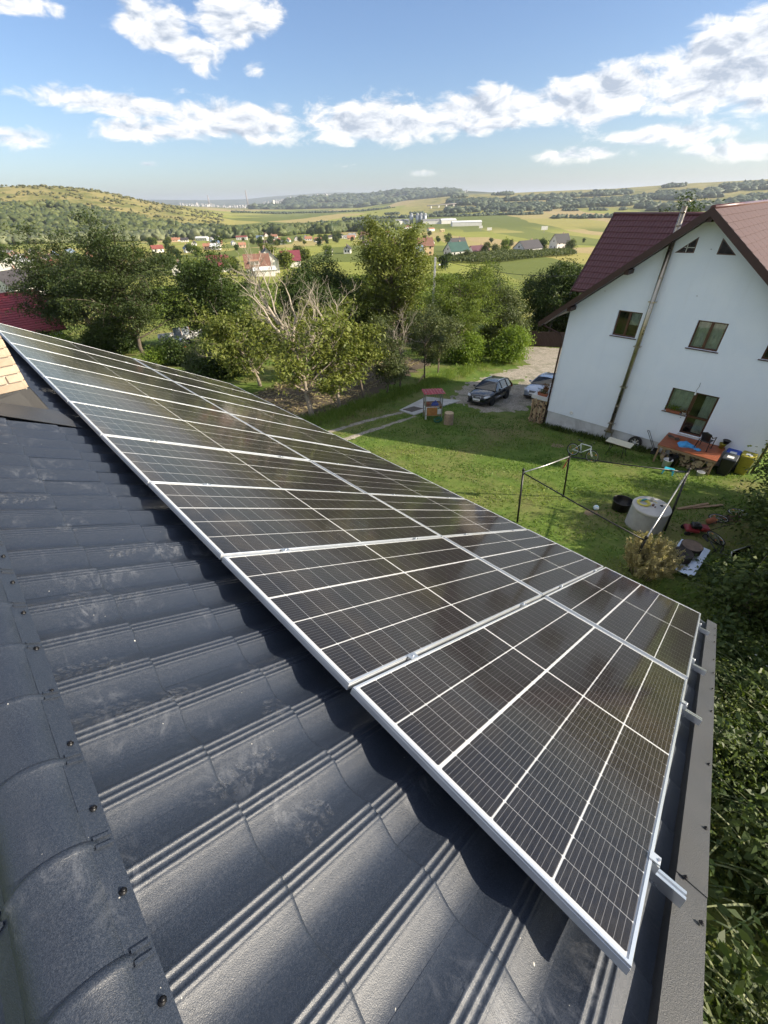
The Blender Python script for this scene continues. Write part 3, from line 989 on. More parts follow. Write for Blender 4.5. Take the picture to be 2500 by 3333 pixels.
def build_panels():
    FW, FH = 0.011, 0.033
    b = MB()
    x0, x1, y0, y1 = 0, PL, 0, PW
    # frame: outer box sides with a flat top lip, mitred
    def ring(ins, z):
        return [(x0 + ins, y0 + ins, z), (x1 - ins, y0 + ins, z), (x1 - ins, y1 - ins, z), (x0 + ins, y1 - ins, z)]
    rings = [ring(0.0, -FH), ring(0.0, -0.0095), ring(0.0012, -0.0085), ring(0.0012, -0.0012), ring(0.0022, 0.0), ring(FW, 0.0), ring(FW + 0.0005, -0.0035), ring(FW + 0.0005, -0.010), ring(0.004, -0.012), ring(0.004, -FH + 0.002), ring(0.028, -FH + 0.002), ring(0.028, -FH)]
    vs = [p for r_ in rings for p in r_]
    fs = []
    for i in range(len(rings)):
        j = (i + 1) % len(rings)
        for k in range(4):
            fs.append((i * 4 + k, i * 4 + (k + 1) % 4, j * 4 + (k + 1) % 4, j * 4 + k))
    frame_me = b.add(vs, fs).mesh('frame'); frame_me.materials.append(M_ALUWHITE)
    back_me = MB().bbox((FW, FW, -0.0085), (PL - FW, PW - FW, -0.0045)).mesh('backsheet'); back_me.materials.append(M_BACK)
    glass_me = MB().add([(FW, FW, -0.0026), (PL - FW, FW, -0.0026), (PL - FW, PW - FW, -0.0026), (FW, PW - FW, -0.0026)], [(0, 1, 2, 3)]).mesh('glass'); glass_me.materials.append(M_GLASS)
    # cells: 22 half cells down the slope, 5 strings across with a wider gap after the third
    cw, chh, gx, gy = 0.2062, 0.1028, 0.0025, 0.0063
    xs = []
    x = 0.026
    for i in range(22):
        xs.append(x); x += chh + gx
        if i == 10: x += 0.011
    sx = (PL - (xs[-1] + chh) - xs[0]) / 2
    xs = [a + sx for a in xs]
    ys = []
    y = 0
    for j in range(5):
        ys.append(y); y += cw + gy
        if j == 2: y += 0.0075
    tot = ys[-1] + cw; ys = [a + (PW - tot) / 2 for a in ys]
    e = 0.004
    cell_me = MB().add([(e, 0, 0), (chh - e, 0, 0), (chh, e, 0), (chh, cw - e, 0), (chh - e, cw, 0), (e, cw, 0), (0, cw - e, 0), (0, e, 0)], [tuple(range(8))]).mesh('cell')
    cell_me.materials.append(M_CELL)
    grid = MB()
    for xx in xs:
        for yy in ys:
            grid.add([(xx, yy, -0.0036), (xx + chh, yy, -0.0036), (xx + chh, yy + cw, -0.0036), (xx, yy + cw, -0.0036)], [(0, 1, 2, 3)])
    grid_me = grid.mesh('cell_grid'); grid_me.materials.append(M_CELL)
    ordn = ['first', 'second', 'third', 'fourth', 'fifth', 'sixth', 'seventh', 'eighth', 'ninth', 'tenth']
    r_ = rng(77)
    for row in range(2):
        for k in range(10):
            u = k * (PW + PG); v = row * (PL + PG)
            t = empty('solar_panel', roof_pt(u, v, float(r_.normal(0, 0.0012))), rot=(float(r_.normal(0, 0.0022)), A_ROOF + float(r_.normal(0, 0.0012)), 0))
            tag(t, 'silver framed black solar panel, %s row, %s column from the near roof verge' % ('upper ridge-side' if row == 0 else 'lower eave-side', ordn[k]), 'solar panel', 'solar panels on the tiled roof')
            for nm, me in (('frame', frame_me), ('backsheet', back_me), ('glass', glass_me)):
                new_obj(nm, me, None, t)
            if k < 2:
                for xx in xs:
                    for yy in ys:
                        o = new_obj('cell', cell_me, None, t); o.location = (xx, yy, -0.0036)
            else:
                o = new_obj('cell_grid', grid_me, None, t); o['kind'] = 'stuff'
    # rails and clamps
    names = ['uppermost, nearest the ridge', 'second down from the ridge', 'third down from the ridge', 'lowest, nearest the eave']
    prof = [(-0.020, 0), (0.020, 0), (0.020, 0.040), (0.006, 0.040), (0.006, 0.030), (-0.006, 0.030), (-0.006, 0.040), (-0.020, 0.040)]
    for i, v in enumerate((0.44, 1.92, PL + PG + 0.50, PL + PG + 1.86)):
        rl = empty('mounting_rail', roof_pt(-0.115, v, -0.0335 - 0.040), rot=ROT, label='aluminium mounting rail under the panels, %s' % names[i], cat='rail', group='mounting rails under the panels')
        k = len(prof)
        vs = [(p[0], 0.0, p[1]) for p in prof] + [(p[0], 11.45, p[1]) for p in prof]
        fs = [(a, (a + 1) % k, k + (a + 1) % k, k + a) for a in range(k)] + [tuple(range(k)), tuple(reversed(range(k, 2 * k)))]
        MB().add(vs, fs).build('rail', M_ALU, rl)
        # end clamp
        b = MB().box((0, 0.103, 0.054), (0.04, 0.022, 0.030)).box((0, 0.111, 0.0755), (0.04, 0.034, 0.004))
        b.build('end_clamp', M_ALUWHITE, rl)
        MB().tube([(0, 0.100, 0.06), (0, 0.100, 0.082)], 0.0055, 8).build('bolt', M_BOLT, rl)
        me = MB().box((0, 0, 0.0755), (0.06, 0.034, 0.0035)).box((0, 0, 0.055), (0.06, 0.012, 0.035)).tube([(0, 0, 0.075), (0, 0, 0.084)], 0.006, 8).mesh('mid_clamp')
        me.materials.append(M_ALU)
        for c in range(1, 10):
            o = new_obj('mid_clamp', me, None, rl); o.location = (0, 0.115 + c * (PW + PG) - PG / 2, 0)
        hook = MB().box((0, 0, -0.045), (0.05, 0.03, 0.09)).mesh('roof_hook'); hook.materials.append(M_ALU)
        for c in range(0, 11):
            o = new_obj('roof_hook', hook, None, rl); o.location = (0, 0.40 + c * 1.06, 0)


build_panels()

# ------------------------------------------------------------------ white gabled house next door
HA = Vector((23.0814, 10.3517, -9.8))
HS = Vector((0.02145464, -0.99976982, 0))        # along the gable wall, from its left corner to the right
HN = Vector((0.99976982, 0.02145464, 0))         # into the house
HRZ = math.atan2(HS.y, HS.x)


def hp(s, o, z):
    """point: s along the wall, o metres in front of it, z above the left base corner"""
    return HA + HS * s - HN * o + Vector((0, 0, z))


def plaster():
    t = NT('white plaster')
    co = t.coord('Object')
    f = t.noise(co, 0.7, 5, 0.6, 0.5)
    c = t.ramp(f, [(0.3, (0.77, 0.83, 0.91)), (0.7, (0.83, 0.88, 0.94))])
    st = t.n('ShaderNodeMapping', Vector=co, Scale=(3.0, 3.0, 0.22))
    c = t.mix(t.rng(t.noise(st.outputs[0], 1.3, 6, 0.7), 0.54, 0.85, 0, 0.3), c, (0.64, 0.66, 0.69))
    t.principled(Base__Color=c, Roughness=0.92, Normal=t.bump(t.noise(co, 26, 6, 0.75), 0.28, 0.02)).inputs['Specular IOR Level'].default_value = 0.2
    return t.m


M_PLASTER = plaster()
M_PLINTH = simple('stained plinth', (0.55, 0.56, 0.56), 0.9, 0.14, 1.4, bump=0.3, bscale=30, dirt=0.35)
M_BROWN = simple('dark brown timber', (0.045, 0.018, 0.014), 0.5, 0.2, 4, bump=0.1, bscale=40)
M_SASH = simple('window brown', (0.075, 0.030, 0.016), 0.4, 0.25, 6)
M_STEEL = simple('stainless flue', (0.42, 0.37, 0.29), 0.30, 0.15, 3, metal=1.0)
M_REDTILE = simple('dark red metal tile', (0.105, 0.032, 0.031), 0.38, 0.18, 3, coat=0.1)
M_REDSHINGLE = simple('brown red shingle', (0.082, 0.044, 0.042), 0.8, 0.2, 5, bump=0.3, bscale=60)
M_WHITE = simple('white paint', (0.75, 0.75, 0.74), 0.6, 0.05, 4)
M_DIRTYWHITE = simple('weathered white', (0.60, 0.60, 0.58), 0.85, 0.1, 3, dirt=0.3, bump=0.2)
M_BLACKPL = simple('black plastic', (0.012, 0.012, 0.013), 0.38, 0.15, 5)
M_TERRA = simple('terracotta', (0.30, 0.105, 0.055), 0.8, 0.15, 8, bump=0.15)
M_WOODDECK = simple('red brown deck board', (0.26, 0.075, 0.030), 0.50, 0.28, 3.5, bump=0.2, bscale=30, dirt=0.12)
M_WOODRAW = simple('raw timber', (0.30, 0.20, 0.12), 0.8, 0.22, 6, bump=0.3, bscale=30)


def glass_dark():
    t = NT('window glass')
    t.principled(Base__Color=(0.02, 0.022, 0.024), Roughness=0.03, IOR=1.5).inputs['Specular IOR Level'].default_value = 0.8
    return t.m


M_WGLASS = glass_dark()


def pane_glass():
    t = NT('clear pane')
    fr = t.n('ShaderNodeFresnel', IOR=1.5)
    tr = t.n('ShaderNodeBsdfTransparent', Color=(0.86, 0.9, 0.88))
    gl = t.n('ShaderNodeBsdfGlossy', Color=(1, 1, 1), Roughness=0.015)
    m_ = t.n('ShaderNodeMixShader', Fac=fr.outputs[0])
    t.t.links.new(tr.outputs[0], m_.inputs[1]); t.t.links.new(gl.outputs[0], m_.inputs[2])
    t.t.links.new(m_.outputs[0], t.out.inputs[0])
    return t.m


M_PANE = pane_glass()
M_CURTAIN = simple('net curtain', (0.50, 0.53, 0.48), 0.9, 0.15, 5)
M_ROOM = simple('dim room', (0.06, 0.055, 0.05), 0.9, 0.3, 2)

nh = empty('white_house', HA, HRZ, label='large white plastered house with brown gable roof and tall steel flue', cat='house')


def nb(mb, name, mat, parent=None, **k):
    return mb.build(name, mat, parent or nh, **k)


ZW = lambda s: 6.66 + 0.809 * s if s <= 4.88 else 6.66 + 0.809 * 4.88 - 0.775 * (s - 4.88)
SW = 10.2
DEP = 11.0


def build_wall():
    """gable wall with real openings: a strip grid around them, plus the other walls"""
    holes = [(2.36, 5.70, 3.46, 6.86), (5.76, 5.69, 6.90, 6.87), (8.49, 5.70, 9.62, 6.87), (5.84, 2.66, 6.84, 3.83), (6.84, 1.76, 7.78, 3.83)]
    ss = sorted({0, SW, 4.88, 0.2472, 0.2596, 9.7, 9.716} | {h[0] for h in holes} | {h[2] for h in holes})
    zs = sorted({0.98} | {h[1] for h in holes} | {h[3] for h in holes})
    b = MB()
    top = 6.5
    zs = [z for z in zs if z < top] + [top] + [z for z in zs if z > top]
    def inside(s, z):
        return any(h[0] - 1e-6 < s < h[2] + 1e-6 and h[1] - 1e-6 < z < h[3] + 1e-6 for h in holes)
    zs2 = sorted(set([0.98, 1.76, 2.66, 3.83, 5.69, 5.70, 6.86, 6.87]))
    for i in range(len(ss) - 1):
        s0, s1 = ss[i], ss[i + 1]
        lvl = [z for z in zs2]
        for j in range(len(lvl)):
            z0 = lvl[j]
            if j + 1 < len(lvl):
                z1 = lvl[j + 1]
                if inside((s0 + s1) / 2, (z0 + z1) / 2): continue
                a, c = min(z1, ZW(s0)), min(z1, ZW(s1))
                if a <= z0 and c <= z0: continue
                b.add([(s0, 0, z0), (s1, 0, z0), (s1, 0, max(c, z0)), (s0, 0, max(a, z0))], [(0, 1, 2, 3)])
            else:
                if ZW(s0) <= z0 and ZW(s1) <= z0: continue
                b.add([(s0, 0, z0), (s1, 0, z0), (s1, 0, max(ZW(s1), z0)), (s0, 0, max(ZW(s0), z0))], [(0, 1, 2, 3)])
    # reveals
    for s0, z0, s1, z1 in holes:
        dd = 0.16
        if s0 == 5.84: quads = [((s0, z0), (s0, z1)), ((s0, z1), (s1, z1)), ((s1, z0), (s0, z0))]
        elif s0 == 6.84: quads = [((s0, z1), (s1, z1)), ((s1, z1), (s1, z0)), ((s1, z0), (s0, z0)), ((s0, 2.66), (s0, 1.76))]
        else: quads = [((s0, z0), (s0, z1)), ((s0, z1), (s1, z1)), ((s1, z1), (s1, z0)), ((s1, z0), (s0, z0))]
        for (a, c), (e, g) in quads:
            b.add([(a, 0, c), (e, 0, g), (e, dd, g), (a, dd, c)], [(0, 1, 2, 3)])
    # other sides and a ceiling line under the roof
    b.add([(0, 0, 0.98), (0, 0, ZW(0)), (0, DEP, ZW(0)), (0, DEP, 0.98)], [(0, 1, 2, 3)])
    b.add([(SW, 0, 0.98), (SW, DEP, 0.98), (SW, DEP, ZW(SW)), (SW, 0, ZW(SW))], [(0, 1, 2, 3)])
    b.add([(0, DEP, 0.98), (0, DEP, ZW(0)), (4.88, DEP, ZW(4.88)), (SW, DEP, ZW(SW)), (SW, DEP, 0.98)], [(0, 1, 2, 3, 4)])
    nb(b, 'wall', M_PLASTER)
    p = MB()
    p.bbox((0.035, 0.035, -1.2), (SW - 0.035, DEP - 0.03, 0.985))
    nb(p, 'plinth', M_PLINTH)
    return holes


def window(name, s0, z0, s1, z1, kind='two'):
    w = MB()
    f = 0.065; y = 0.11
    for a, c in (((s0, z0), (s0 + f, z1)), ((s1 - f, z0), (s1, z1)), ((s0 + f, z1 - f), (s1 - f, z1)), ((s0 + f, z0), (s1 - f, z0 + f))):
        w.bbox((a[0], y, a[1]), (c[0], y + 0.06, c[1]))
    o = nb(w, name, M_SASH)
    if kind == 'two':
        mid = (s0 + s1) / 2
        MB().bbox((mid - 0.055, y - 0.012, z0 + f), (mid + 0.055, y + 0.05, z1 - f)).build('mullion', M_SASH, o)
        panes = [(s0 + f, mid - 0.055), (mid + 0.055, s1 - f)]
    else:
        panes = [(s0 + f, s1 - f)]
    for a, c in panes:
        MB().bbox((a, y + 0.02, z0 + f), (c, y + 0.028, z1 - f)).build('pane', M_PANE, o)
    return o


def curtain(parent, s0, z0, s1, z1, y=0.24, n=26, amp=0.025):
    vs, fs = [], []
    for i in range(n + 1):
        s = s0 + (s1 - s0) * i / n
        yy = y + amp * math.sin(i * 1.7) + amp * 0.5 * math.sin(i * 0.9 + 2)
        vs += [(s, yy, z0), (s, yy, z1)]
    for i in range(n): fs.append((2 * i, 2 * i + 2, 2 * i + 3, 2 * i + 1))
    MB().add(vs, fs, True).build('curtain', M_CURTAIN, parent)


build_wall()
w1 = window('window', 2.36, 5.70, 3.46, 6.86)
curtain(w1, 2.95, 6.25, 3.42, 6.84)
w2 = window('window', 5.76, 5.69, 6.90, 6.87)
curtain(w2, 5.8, 5.72, 6.86, 6.85)
w3 = window('window', 8.49, 5.70, 9.62, 6.87)
w4 = window('window', 5.84, 2.66, 6.84, 3.83, 'one')
curtain(w4, 5.9, 2.7, 6.8, 3.8)
for i, (s0, s1, z) in enumerate([(2.28, 3.54, 5.70), (5.68, 6.98, 5.69), (8.41, 9.70, 5.70), (5.76, 6.84, 2.66)]):
    MB().bbox((s0, -0.06, z - 0.035), (s1, 0.115, z - 0.003)).build('sill', M_REDSHINGLE, (w1, w2, w3, w4)[i])
# dark rooms behind the glass
for (s0, z0, s1, z1) in [(2.3, 5.6, 3.6, 7.0), (5.7, 5.6, 7.0, 7.0), (8.4, 5.6, 9.7, 7.0), (5.78, 1.7, 7.85, 3.95)]:
    b = MB()
    b.add([(s0, 1.4, z0), (s1, 1.4, z0), (s1, 1.4, z1), (s0, 1.4, z1), (s0, 0.172, z0), (s1, 0.172, z0), (s1, 0.172, z1), (s0, 0.172, z1)], [(0, 1, 2, 3), (0, 3, 7, 4), (1, 5, 6, 2), (3, 2, 6, 7), (0, 4, 5, 1)])
    nb(b, 'room', M_ROOM)


def build_door():
    s0, s1, z0, z1 = 6.84, 7.78, 1.76, 3.83
    y = 0.10
    w = MB(); f = 0.08
    for a, c in (((s0, z0), (s0 + f, z1)), ((s1 - f, z0), (s1, z1)), ((s0 + f, z1 - f), (s1 - f, z1)), ((s0 + f, z0), (s1 - f, z0 + f)), ((s0 + f, 2.58), (s1 - f, 2.68))):
        w.bbox((a[0], y, a[1]), (c[0], y + 0.07, c[1]))
    o = nb(w, 'balcony_door', M_SASH)
    for a, c in ((z0 + f, 2.58), (2.68, z1 - f)):
        MB().bbox((s0 + f, y + 0.02, a), (s1 - f, y + 0.028, c)).build('pane', M_PANE, o)
    MB().tube([(s0 + 0.04, y - 0.04, 2.75), (s0 + 0.04, y - 0.04, 2.87)], 0.012, 6).build('handle', M_STEEL, o)
    curtain(o, s0 + 0.42, z0 + 0.08, s1 - 0.08, z1 - 0.1, 0.25)
    MB().bbox((s0 - 0.02, -0.04, z0 - 0.05), (s1 + 0.02, 0.10, z0 - 0.002)).build('threshold', M_DIRTYWHITE, o)


build_door()


def tri_window(pts):
    y = 0.02
    c = Vector((sum(p[0] for p in pts) / 3, 0, sum(p[1] for p in pts) / 3))
    b = MB()
    inner = [((p[0] - c.x) * 0.80 + c.x, (p[1] - c.z) * 0.80 + c.z) for p in pts]
    vs = [(p[0], -0.006, p[1]) for p in pts] + [(p[0], -0.006, p[1]) for p in inner] + [(p[0], 0.05, p[1]) for p in pts] + [(p[0], 0.05, p[1]) for p in inner]
    fs = []
    for i in range(3):
        j = (i + 1) % 3
        fs += [(i, j, 3 + j, 3 + i), (3 + i, 3 + j, 9 + j, 9 + i), (i, 6 + i, 6 + j, j)]
    o = nb(b.add(vs, fs), 'attic_window', M_SASH)
    MB().add([(p[0], -0.003, p[1]) for p in inner], [(0, 1, 2)]).build('pane', M_WGLASS, o)
    return o


ta = tri_window([(4.62, 9.92), (4.63, 9.34), (3.91, 9.32)])
MB().bbox((4.30, -0.012, 9.35), (4.33, -0.001, 9.64)).bbox((4.22, -0.012, 9.52), (4.60, -0.0015, 9.545)).build('glazing_bar', M_DIRTYWHITE, ta)
tri_window([(5.46, 9.90), (6.13, 9.33), (5.45, 9.33)])


def build_main_roof():
    top = lambda s: 6.96 + 0.809 * s if s <= 4.88 else 6.96 + 0.809 * 4.88 - 0.775 * (s - 4.88)
    sl, sr, y0, y1 = -1.19, 11.15, -0.80, DEP + 0.8
    left = MB().slab([(sl, y0, top(sl)), (4.88, y0, top(4.88)), (4.88, y1, top(4.88)), (sl, y1, top(sl))][::-1] if False else [(sl, y0, top(sl)), (4.88, y0, top(4.88)), (4.88, y1, top(4.88)), (sl, y1, top(sl))], 0.10)
    lf = nb(left, 'roof_slope', M_REDTILE)
    right_ = MB().slab([(4.88, y0, top(4.88) - 0.0), (sr, y0, top(sr)), (sr, y1, top(sr)), (4.88, y1, top(4.88))], 0.10)
    rt = nb(right_, 'roof_slope', M_REDSHINGLE)
    # shingle courses on the slope that faces the sun
    ang = math.atan2(0.775, 1.0)
    ln = (sr - 4.88) / math.cos(ang)
    n = int(ln / 0.37)
    r_ = rng(5)
    me = MB().add([(0, 0, 0.012), (0.40, 0, 0.030), (0.40, 0.98, 0.030), (0, 0.98, 0.012), (0.40, 0, 0.0), (0.40, 0.98, 0.0)], [(0, 1, 2, 3), (1, 4, 5, 2), (0, 4, 1), (3, 2, 5)]).mesh('shingle')
    me.materials.append(M_REDSHINGLE)
    for k in range(n):
        for j in range(12):
            d0 = k * 0.37
            o = new_obj('shingle', me, None, rt)
            s = 4.93 + d0 * math.cos(ang)
            o.location = (s, y0 + 0.03 + j * 1.0 + (k % 2) * 0.0, top(s) + 0.004)
            o.rotation_euler = (0, ang, 0)
    # ridge cap
    rc = MB().tube([(4.88, y0 - 0.02, top(4.88) + 0.0), (4.88, y1, top(4.88) + 0.0)], 0.09, 10)
    nb(rc, 'ridge_cap', M_REDTILE)
    # barge boards along the front edge and soffit
    for a, c in ((sl - 0.05, 4.88), (4.88, sr + 0.05)):
        b = MB()
        zt0, zt1 = top(a) + 0.03, top(c) + 0.03
        b.add([(a, y0 - 0.03, zt0), (c, y0 - 0.03, zt1), (c, y0 - 0.03, zt1 - 0.34), (a, y0 - 0.03, zt0 - 0.30), (a, y0 + 0.012, zt0), (c, y0 + 0.012, zt1), (c, y0 + 0.012, zt1 - 0.34), (a, y0 + 0.012, zt0 - 0.30)],
              [(0, 1, 2, 3), (7, 6, 5, 4), (0, 4, 5, 1), (3, 2, 6, 7), (0, 3, 7, 4), (1, 5, 6, 2)])
        nb(b, 'barge_board', M_BROWN)
        b = MB()
        b.slab([(a + 0.06, y0 + 0.015, top(a + 0.06) - 0.235), (c, y0 + 0.015, top(c) - 0.245), (c, 0.0, top(c) - 0.245), (a + 0.06, 0.0, top(a + 0.06) - 0.235)], 0.03)
        nb(b, 'soffit', M_BROWN)
    for s in (0.18, 2.42, 4.88):
        nb(MB().bbox((s - 0.09, -0.72, top(s) - 0.47), (s + 0.09, 0.05, top(s) - 0.29)), 'purlin_end', M_BROWN)
    nb(MB().bbox((9.8, -0.72, top(9.9) - 0.5), (10.0, 0.05, top(9.9) - 0.3)), 'purlin_end', M_BROWN)
    # eaves gutters and the downpipe at the left corner
    b = MB().tube([(sl - 0.06, y0, top(sl) - 0.10), (sl - 0.06, y1, top(sl) - 0.10)], 0.065, 8)
    nb(b, 'gutter', M_BROWN)
    b = MB().tube([(-1.18, -0.55, 5.86), (-1.05, -0.40, 5.72), (-0.30, -0.10, 5.40), (-0.10, -0.07, 5.22), (-0.055, -0.06, 4.9), (-0.05, -0.06, 0.05)], 0.05, 8)
    nb(b, 'downpipe', M_BROWN)
    b = MB().tube([(10.26, -0.06, 5.4), (10.26, -0.06, 0.8)], 0.05, 8)
    nb(b, 'downpipe', M_BROWN)
    b = MB().tube([(sr + 0.06, y0, top(sr) - 0.10), (sr + 0.06, y1, top(sr) - 0.10)], 0.065, 8)
    nb(b, 'gutter', M_BROWN)


build_main_roof()


def build_wing():
    """cross gable wing behind, its tiled slope faces us"""
    Rr = Vector((32.3, 12.9, 0.58)); E = Vector((28.5, 12.9, -3.2))
    inv = Matrix.Rotation(-HRZ, 3, 'Z')
    toL = lambda p: inv @ (Vector(p) - HA)
    y_in = 5.2
    slope = (Rr.z - E.z) / (Rr.x - E.x)
    ang = math.atan(slope)
    quad = [(E.x, 12.9, E.z), (E.x, y_in, E.z), (Rr.x, y_in, Rr.z), (Rr.x, 12.9, Rr.z)]
    o = nb(MB().slab([toL(p) for p in quad], 0.12), 'wing_roof', M_REDTILE)
    quad2 = [(Rr.x, 12.9, Rr.z), (Rr.x, y_in, Rr.z), (36.1, y_in, E.z), (36.1, 12.9, E.z)]
    nb(MB().slab([toL(p) for p in quad2], 0.12), 'wing_roof', M_REDTILE)
    nb(MB().tube([toL((Rr.x, 12.95, Rr.z + 0.02)), toL((Rr.x, y_in, Rr.z + 0.02))], 0.10, 8), 'wing_ridge_cap', M_REDTILE)
    b = MB()
    for q in ([(E.x - 0.05, 12.93, E.z - 0.05), (Rr.x, 12.93, Rr.z)], [(Rr.x, 12.93, Rr.z), (36.15, 12.93, E.z - 0.05)]):
        b.slab([toL((q[0][0], 12.94, q[0][2] + 0.05)), toL((q[1][0], 12.94, q[1][2] + 0.05)), toL((q[1][0], 12.94, q[1][2] - 0.22)), toL((q[0][0], 12.94, q[0][2] - 0.22))], 0.05)
    nb(b, 'wing_barge_board', M_BROWN)
    # wall of the wing below its roof
    b = MB()
    pts = [(29.2, -3.0), (32.3, 0.30), (35.4, -3.0), (35.4, -10.6), (29.2, -10.6)]
    vs = [toL((p[0], 12.3, p[1])) for p in pts] + [toL((p[0], 10.3, p[1])) for p in pts]
    b.add(vs, [(4, 3, 2, 1, 0), (5, 6, 7, 8, 9), (0, 5, 9, 4), (3, 8, 7, 2), (0, 1, 6, 5), (1, 2, 7, 6), (4, 9, 8, 3)])
    nb(b, 'wing_wall', M_PLASTER)
    # tiles: rows down the slope, two soft waves each with a nosed lower edge
    tw, tl = 0.36, 0.40
    nu = 13
    vs, fs = [], []
    for j, (d, dz) in enumerate([(0.0, 0.0), (0.30, 0.016), (0.39, 0.030), (0.40, 0.022), (0.398, 0.0)]):
        for i in range(nu):
            t_ = i / (nu - 1)
            h = 0.030 * (0.5 + 0.5 * math.cos(4 * math.pi * t_ + 0.4)) ** 0.8
            vs.append((d, t_ * tw, h + dz))
    for j in range(4):
        for i in range(nu - 1):
            a = j * nu + i
            fs.append((a, a + nu, a + nu + 1, a + 1))
    me = MB().add(vs, fs, True).mesh('tile'); me.materials.append(M_REDTILE)
    L_ = math.hypot(Rr.x - E.x, Rr.z - E.z)
    rows = int(L_ / tl)
    M0 = inv @ Matrix(((-math.cos(ang), 0, -math.sin(ang)), (0, -1, 0), (-math.sin(ang), 0, math.cos(ang)))) if False else None
    dx = Vector((-math.cos(ang), 0, -math.sin(ang)))          # down the slope
    dn = Vector((-math.sin(ang), 0, math.cos(ang)))
    dy = dn.cross(dx)
    M3 = Matrix((inv @ dx, inv @ dy, inv @ dn)).transposed()
    for k in range(rows):
        for j in range(int((12.9 - y_in) / tw)):
            base = Rr + dx * (k * tl + 0.06)
            y = 12.86 - j * tw
            base = Vector((base.x, y if dy.y < 0 else y - tw, base.z)) + dn * 0.004
            # leave out what the main roof covers
            s = 10.35 - base.y
            if base.z + 0.25 < -9.8 + 6.96 + 0.809 * max(0, min(s, 4.88)) and base.y < 11.2: continue
            t_ = new_obj('tile', me, None, o)
            mm = M3.to_4x4(); mm.translation = toL(base)
            t_.matrix_local = mm


build_wing()


def build_flue():
    b = MB().tube([(3.75, -0.2, 0.95), (3.75, -0.2, 10.95)], 0.105, 16)
    f = nb(b, 'flue_pipe', M_STEEL)
    for z in (1.4, 2.38, 3.38, 4.4, 5.4, 6.38, 7.38, 8.39, 10.3, 10.75):
        MB().tube([(3.75, -0.2, z - 0.02), (3.75, -0.2, z + 0.02)], 0.113, 16).build('band', M_STEEL, f)
    for z in (1.36, 3.4, 5.42, 7.4):
        MB().bbox((3.58, -0.30, z - 0.015), (3.92, -0.285, z + 0.015)).bbox((3.60, -0.30, z - 0.012), (3.62, 0.0, z + 0.012)).bbox((3.88, -0.30, z - 0.012), (3.90, 0.0, z + 0.012)).build('bracket', M_STEEL, f)
    MB().lathe([(0.17, 0.0), (0.165, 0.012), (0.0, 0.09)], (3.75, -0.2, 11.12), 16).build('rain_cap', M_STEEL, f)
    MB().tube([(3.66, -0.2, 10.9), (3.66, -0.2, 11.14)], 0.006, 5).tube([(3.84, -0.2, 10.9), (3.84, -0.2, 11.14)], 0.006, 5).build('cap_post', M_STEEL, f)
    MB().bbox((3.55, -0.36, 0.88), (3.95, -0.01, 0.95)).bbox((3.58, -0.05, 0.5), (3.62, -0.01, 0.9)).bbox((3.88, -0.05, 0.5), (3.92, -0.01, 0.9)).build('console', M_STEEL, f)
    MB().lathe([(0.0, 0), (0.07, 0.01), (0.075, 0.05), (0.0, 0.06)], (0, 0, 0), 12).build('clean_out', M_WHITE, f).location = (3.9, -0.22, 1.3)


build_flue()
# small fittings on the wall
v_ = nb(MB().lathe([(0.10, 0), (0.10, -0.03), (0.075, -0.04), (0.07, -0.01), (0.0, -0.01)], n=14), 'vent', M_WHITE)
v_.rotation_euler = (R(-90), 0, 0); v_.location = (1.44, -0.01, 1.25)
for s, z in ((1.47, 7.6), (5.35, 7.78), (6.66, 2.50), (5.2, 9.5)):
    nb(MB().lathe([(0.0, 0.0), (0.03, 0.0), (0.03, 0.012), (0.0, 0.012)], (0, 0, 0), 8), 'pipe_stub', M_BROWN).location = (s, -0.008, z)
lp = nb(MB().tube([(6.83, -0.02, 4.30), (6.86, -0.10, 4.15), (6.82, -0.12, 3.98), (6.83, -0.12, 3.86)], 0.008, 5), 'lamp_cable', M_BLACKPL)
MB().lathe([(0.0, 0.10), (0.025, 0.10), (0.03, 0.06), (0.045, 0.02), (0.04, -0.02), (0.0, -0.045)], (6.83, -0.12, 3.77), 12).build('bulb', M_WHITE, lp)

# terrace slab at the left corner
sl_ = MB().slab([(-1.22, 0.12, 1.66), (0.0, 0.12, 1.66), (0.0, 3.6, 1.66), (-1.22, 3.6, 1.66)], 0.22)
nb(sl_, 'terrace_slab', M_DIRTYWHITE)
nb(MB().bbox((-1.25, -0.35, -0.95), (-0.95, 0.25, -0.28)).bbox((-0.95, 0.0, -0.95), (0.02, 0.12, -0.30)), 'terrace_footing', M_DIRTYWHITE)
nb(MB().bbox((-1.2, 3.3, -1.4), (-0.0, 3.55, 1.42)), 'terrace_wall', M_DIRTYWHITE)

# ------------------------------------------------------------------ trees and shrubs
M_BARK = simple('grey brown bark', (0.13, 0.105, 0.08), 0.95, 0.3, 4, bump=0.6, bscale=18)
M_BARKMID = simple('pale walnut bark', (0.25, 0.21, 0.165), 0.95, 0.25, 4, bump=0.6, bscale=18)
M_BARKPALE = simple('pale dead wood', (0.37, 0.32, 0.25), 0.85, 0.25, 5, bump=0.4, bscale=25)
LF_WALNUT = leaf_mat('walnut leaf', (0.070, 0.105, 0.020), (0.230, 0.255, 0.060), 0.30)
LF_DARK = leaf_mat('dark leaf', (0.020, 0.042, 0.011), (0.085, 0.125, 0.030), 0.28)
LF_ROBINIA = leaf_mat('robinia leaf', (0.085, 0.140, 0.025), (0.205, 0.255, 0.060), 0.38)
LF_ROBDARK = leaf_mat('dark robinia leaf', (0.025, 0.045, 0.015), (0.090, 0.120, 0.038), 0.30)  # darker green leaf colour of the large left-hand robinias
LF_GREY = leaf_mat('grey green leaf', (0.045, 0.068, 0.022), (0.135, 0.160, 0.060), 0.25)
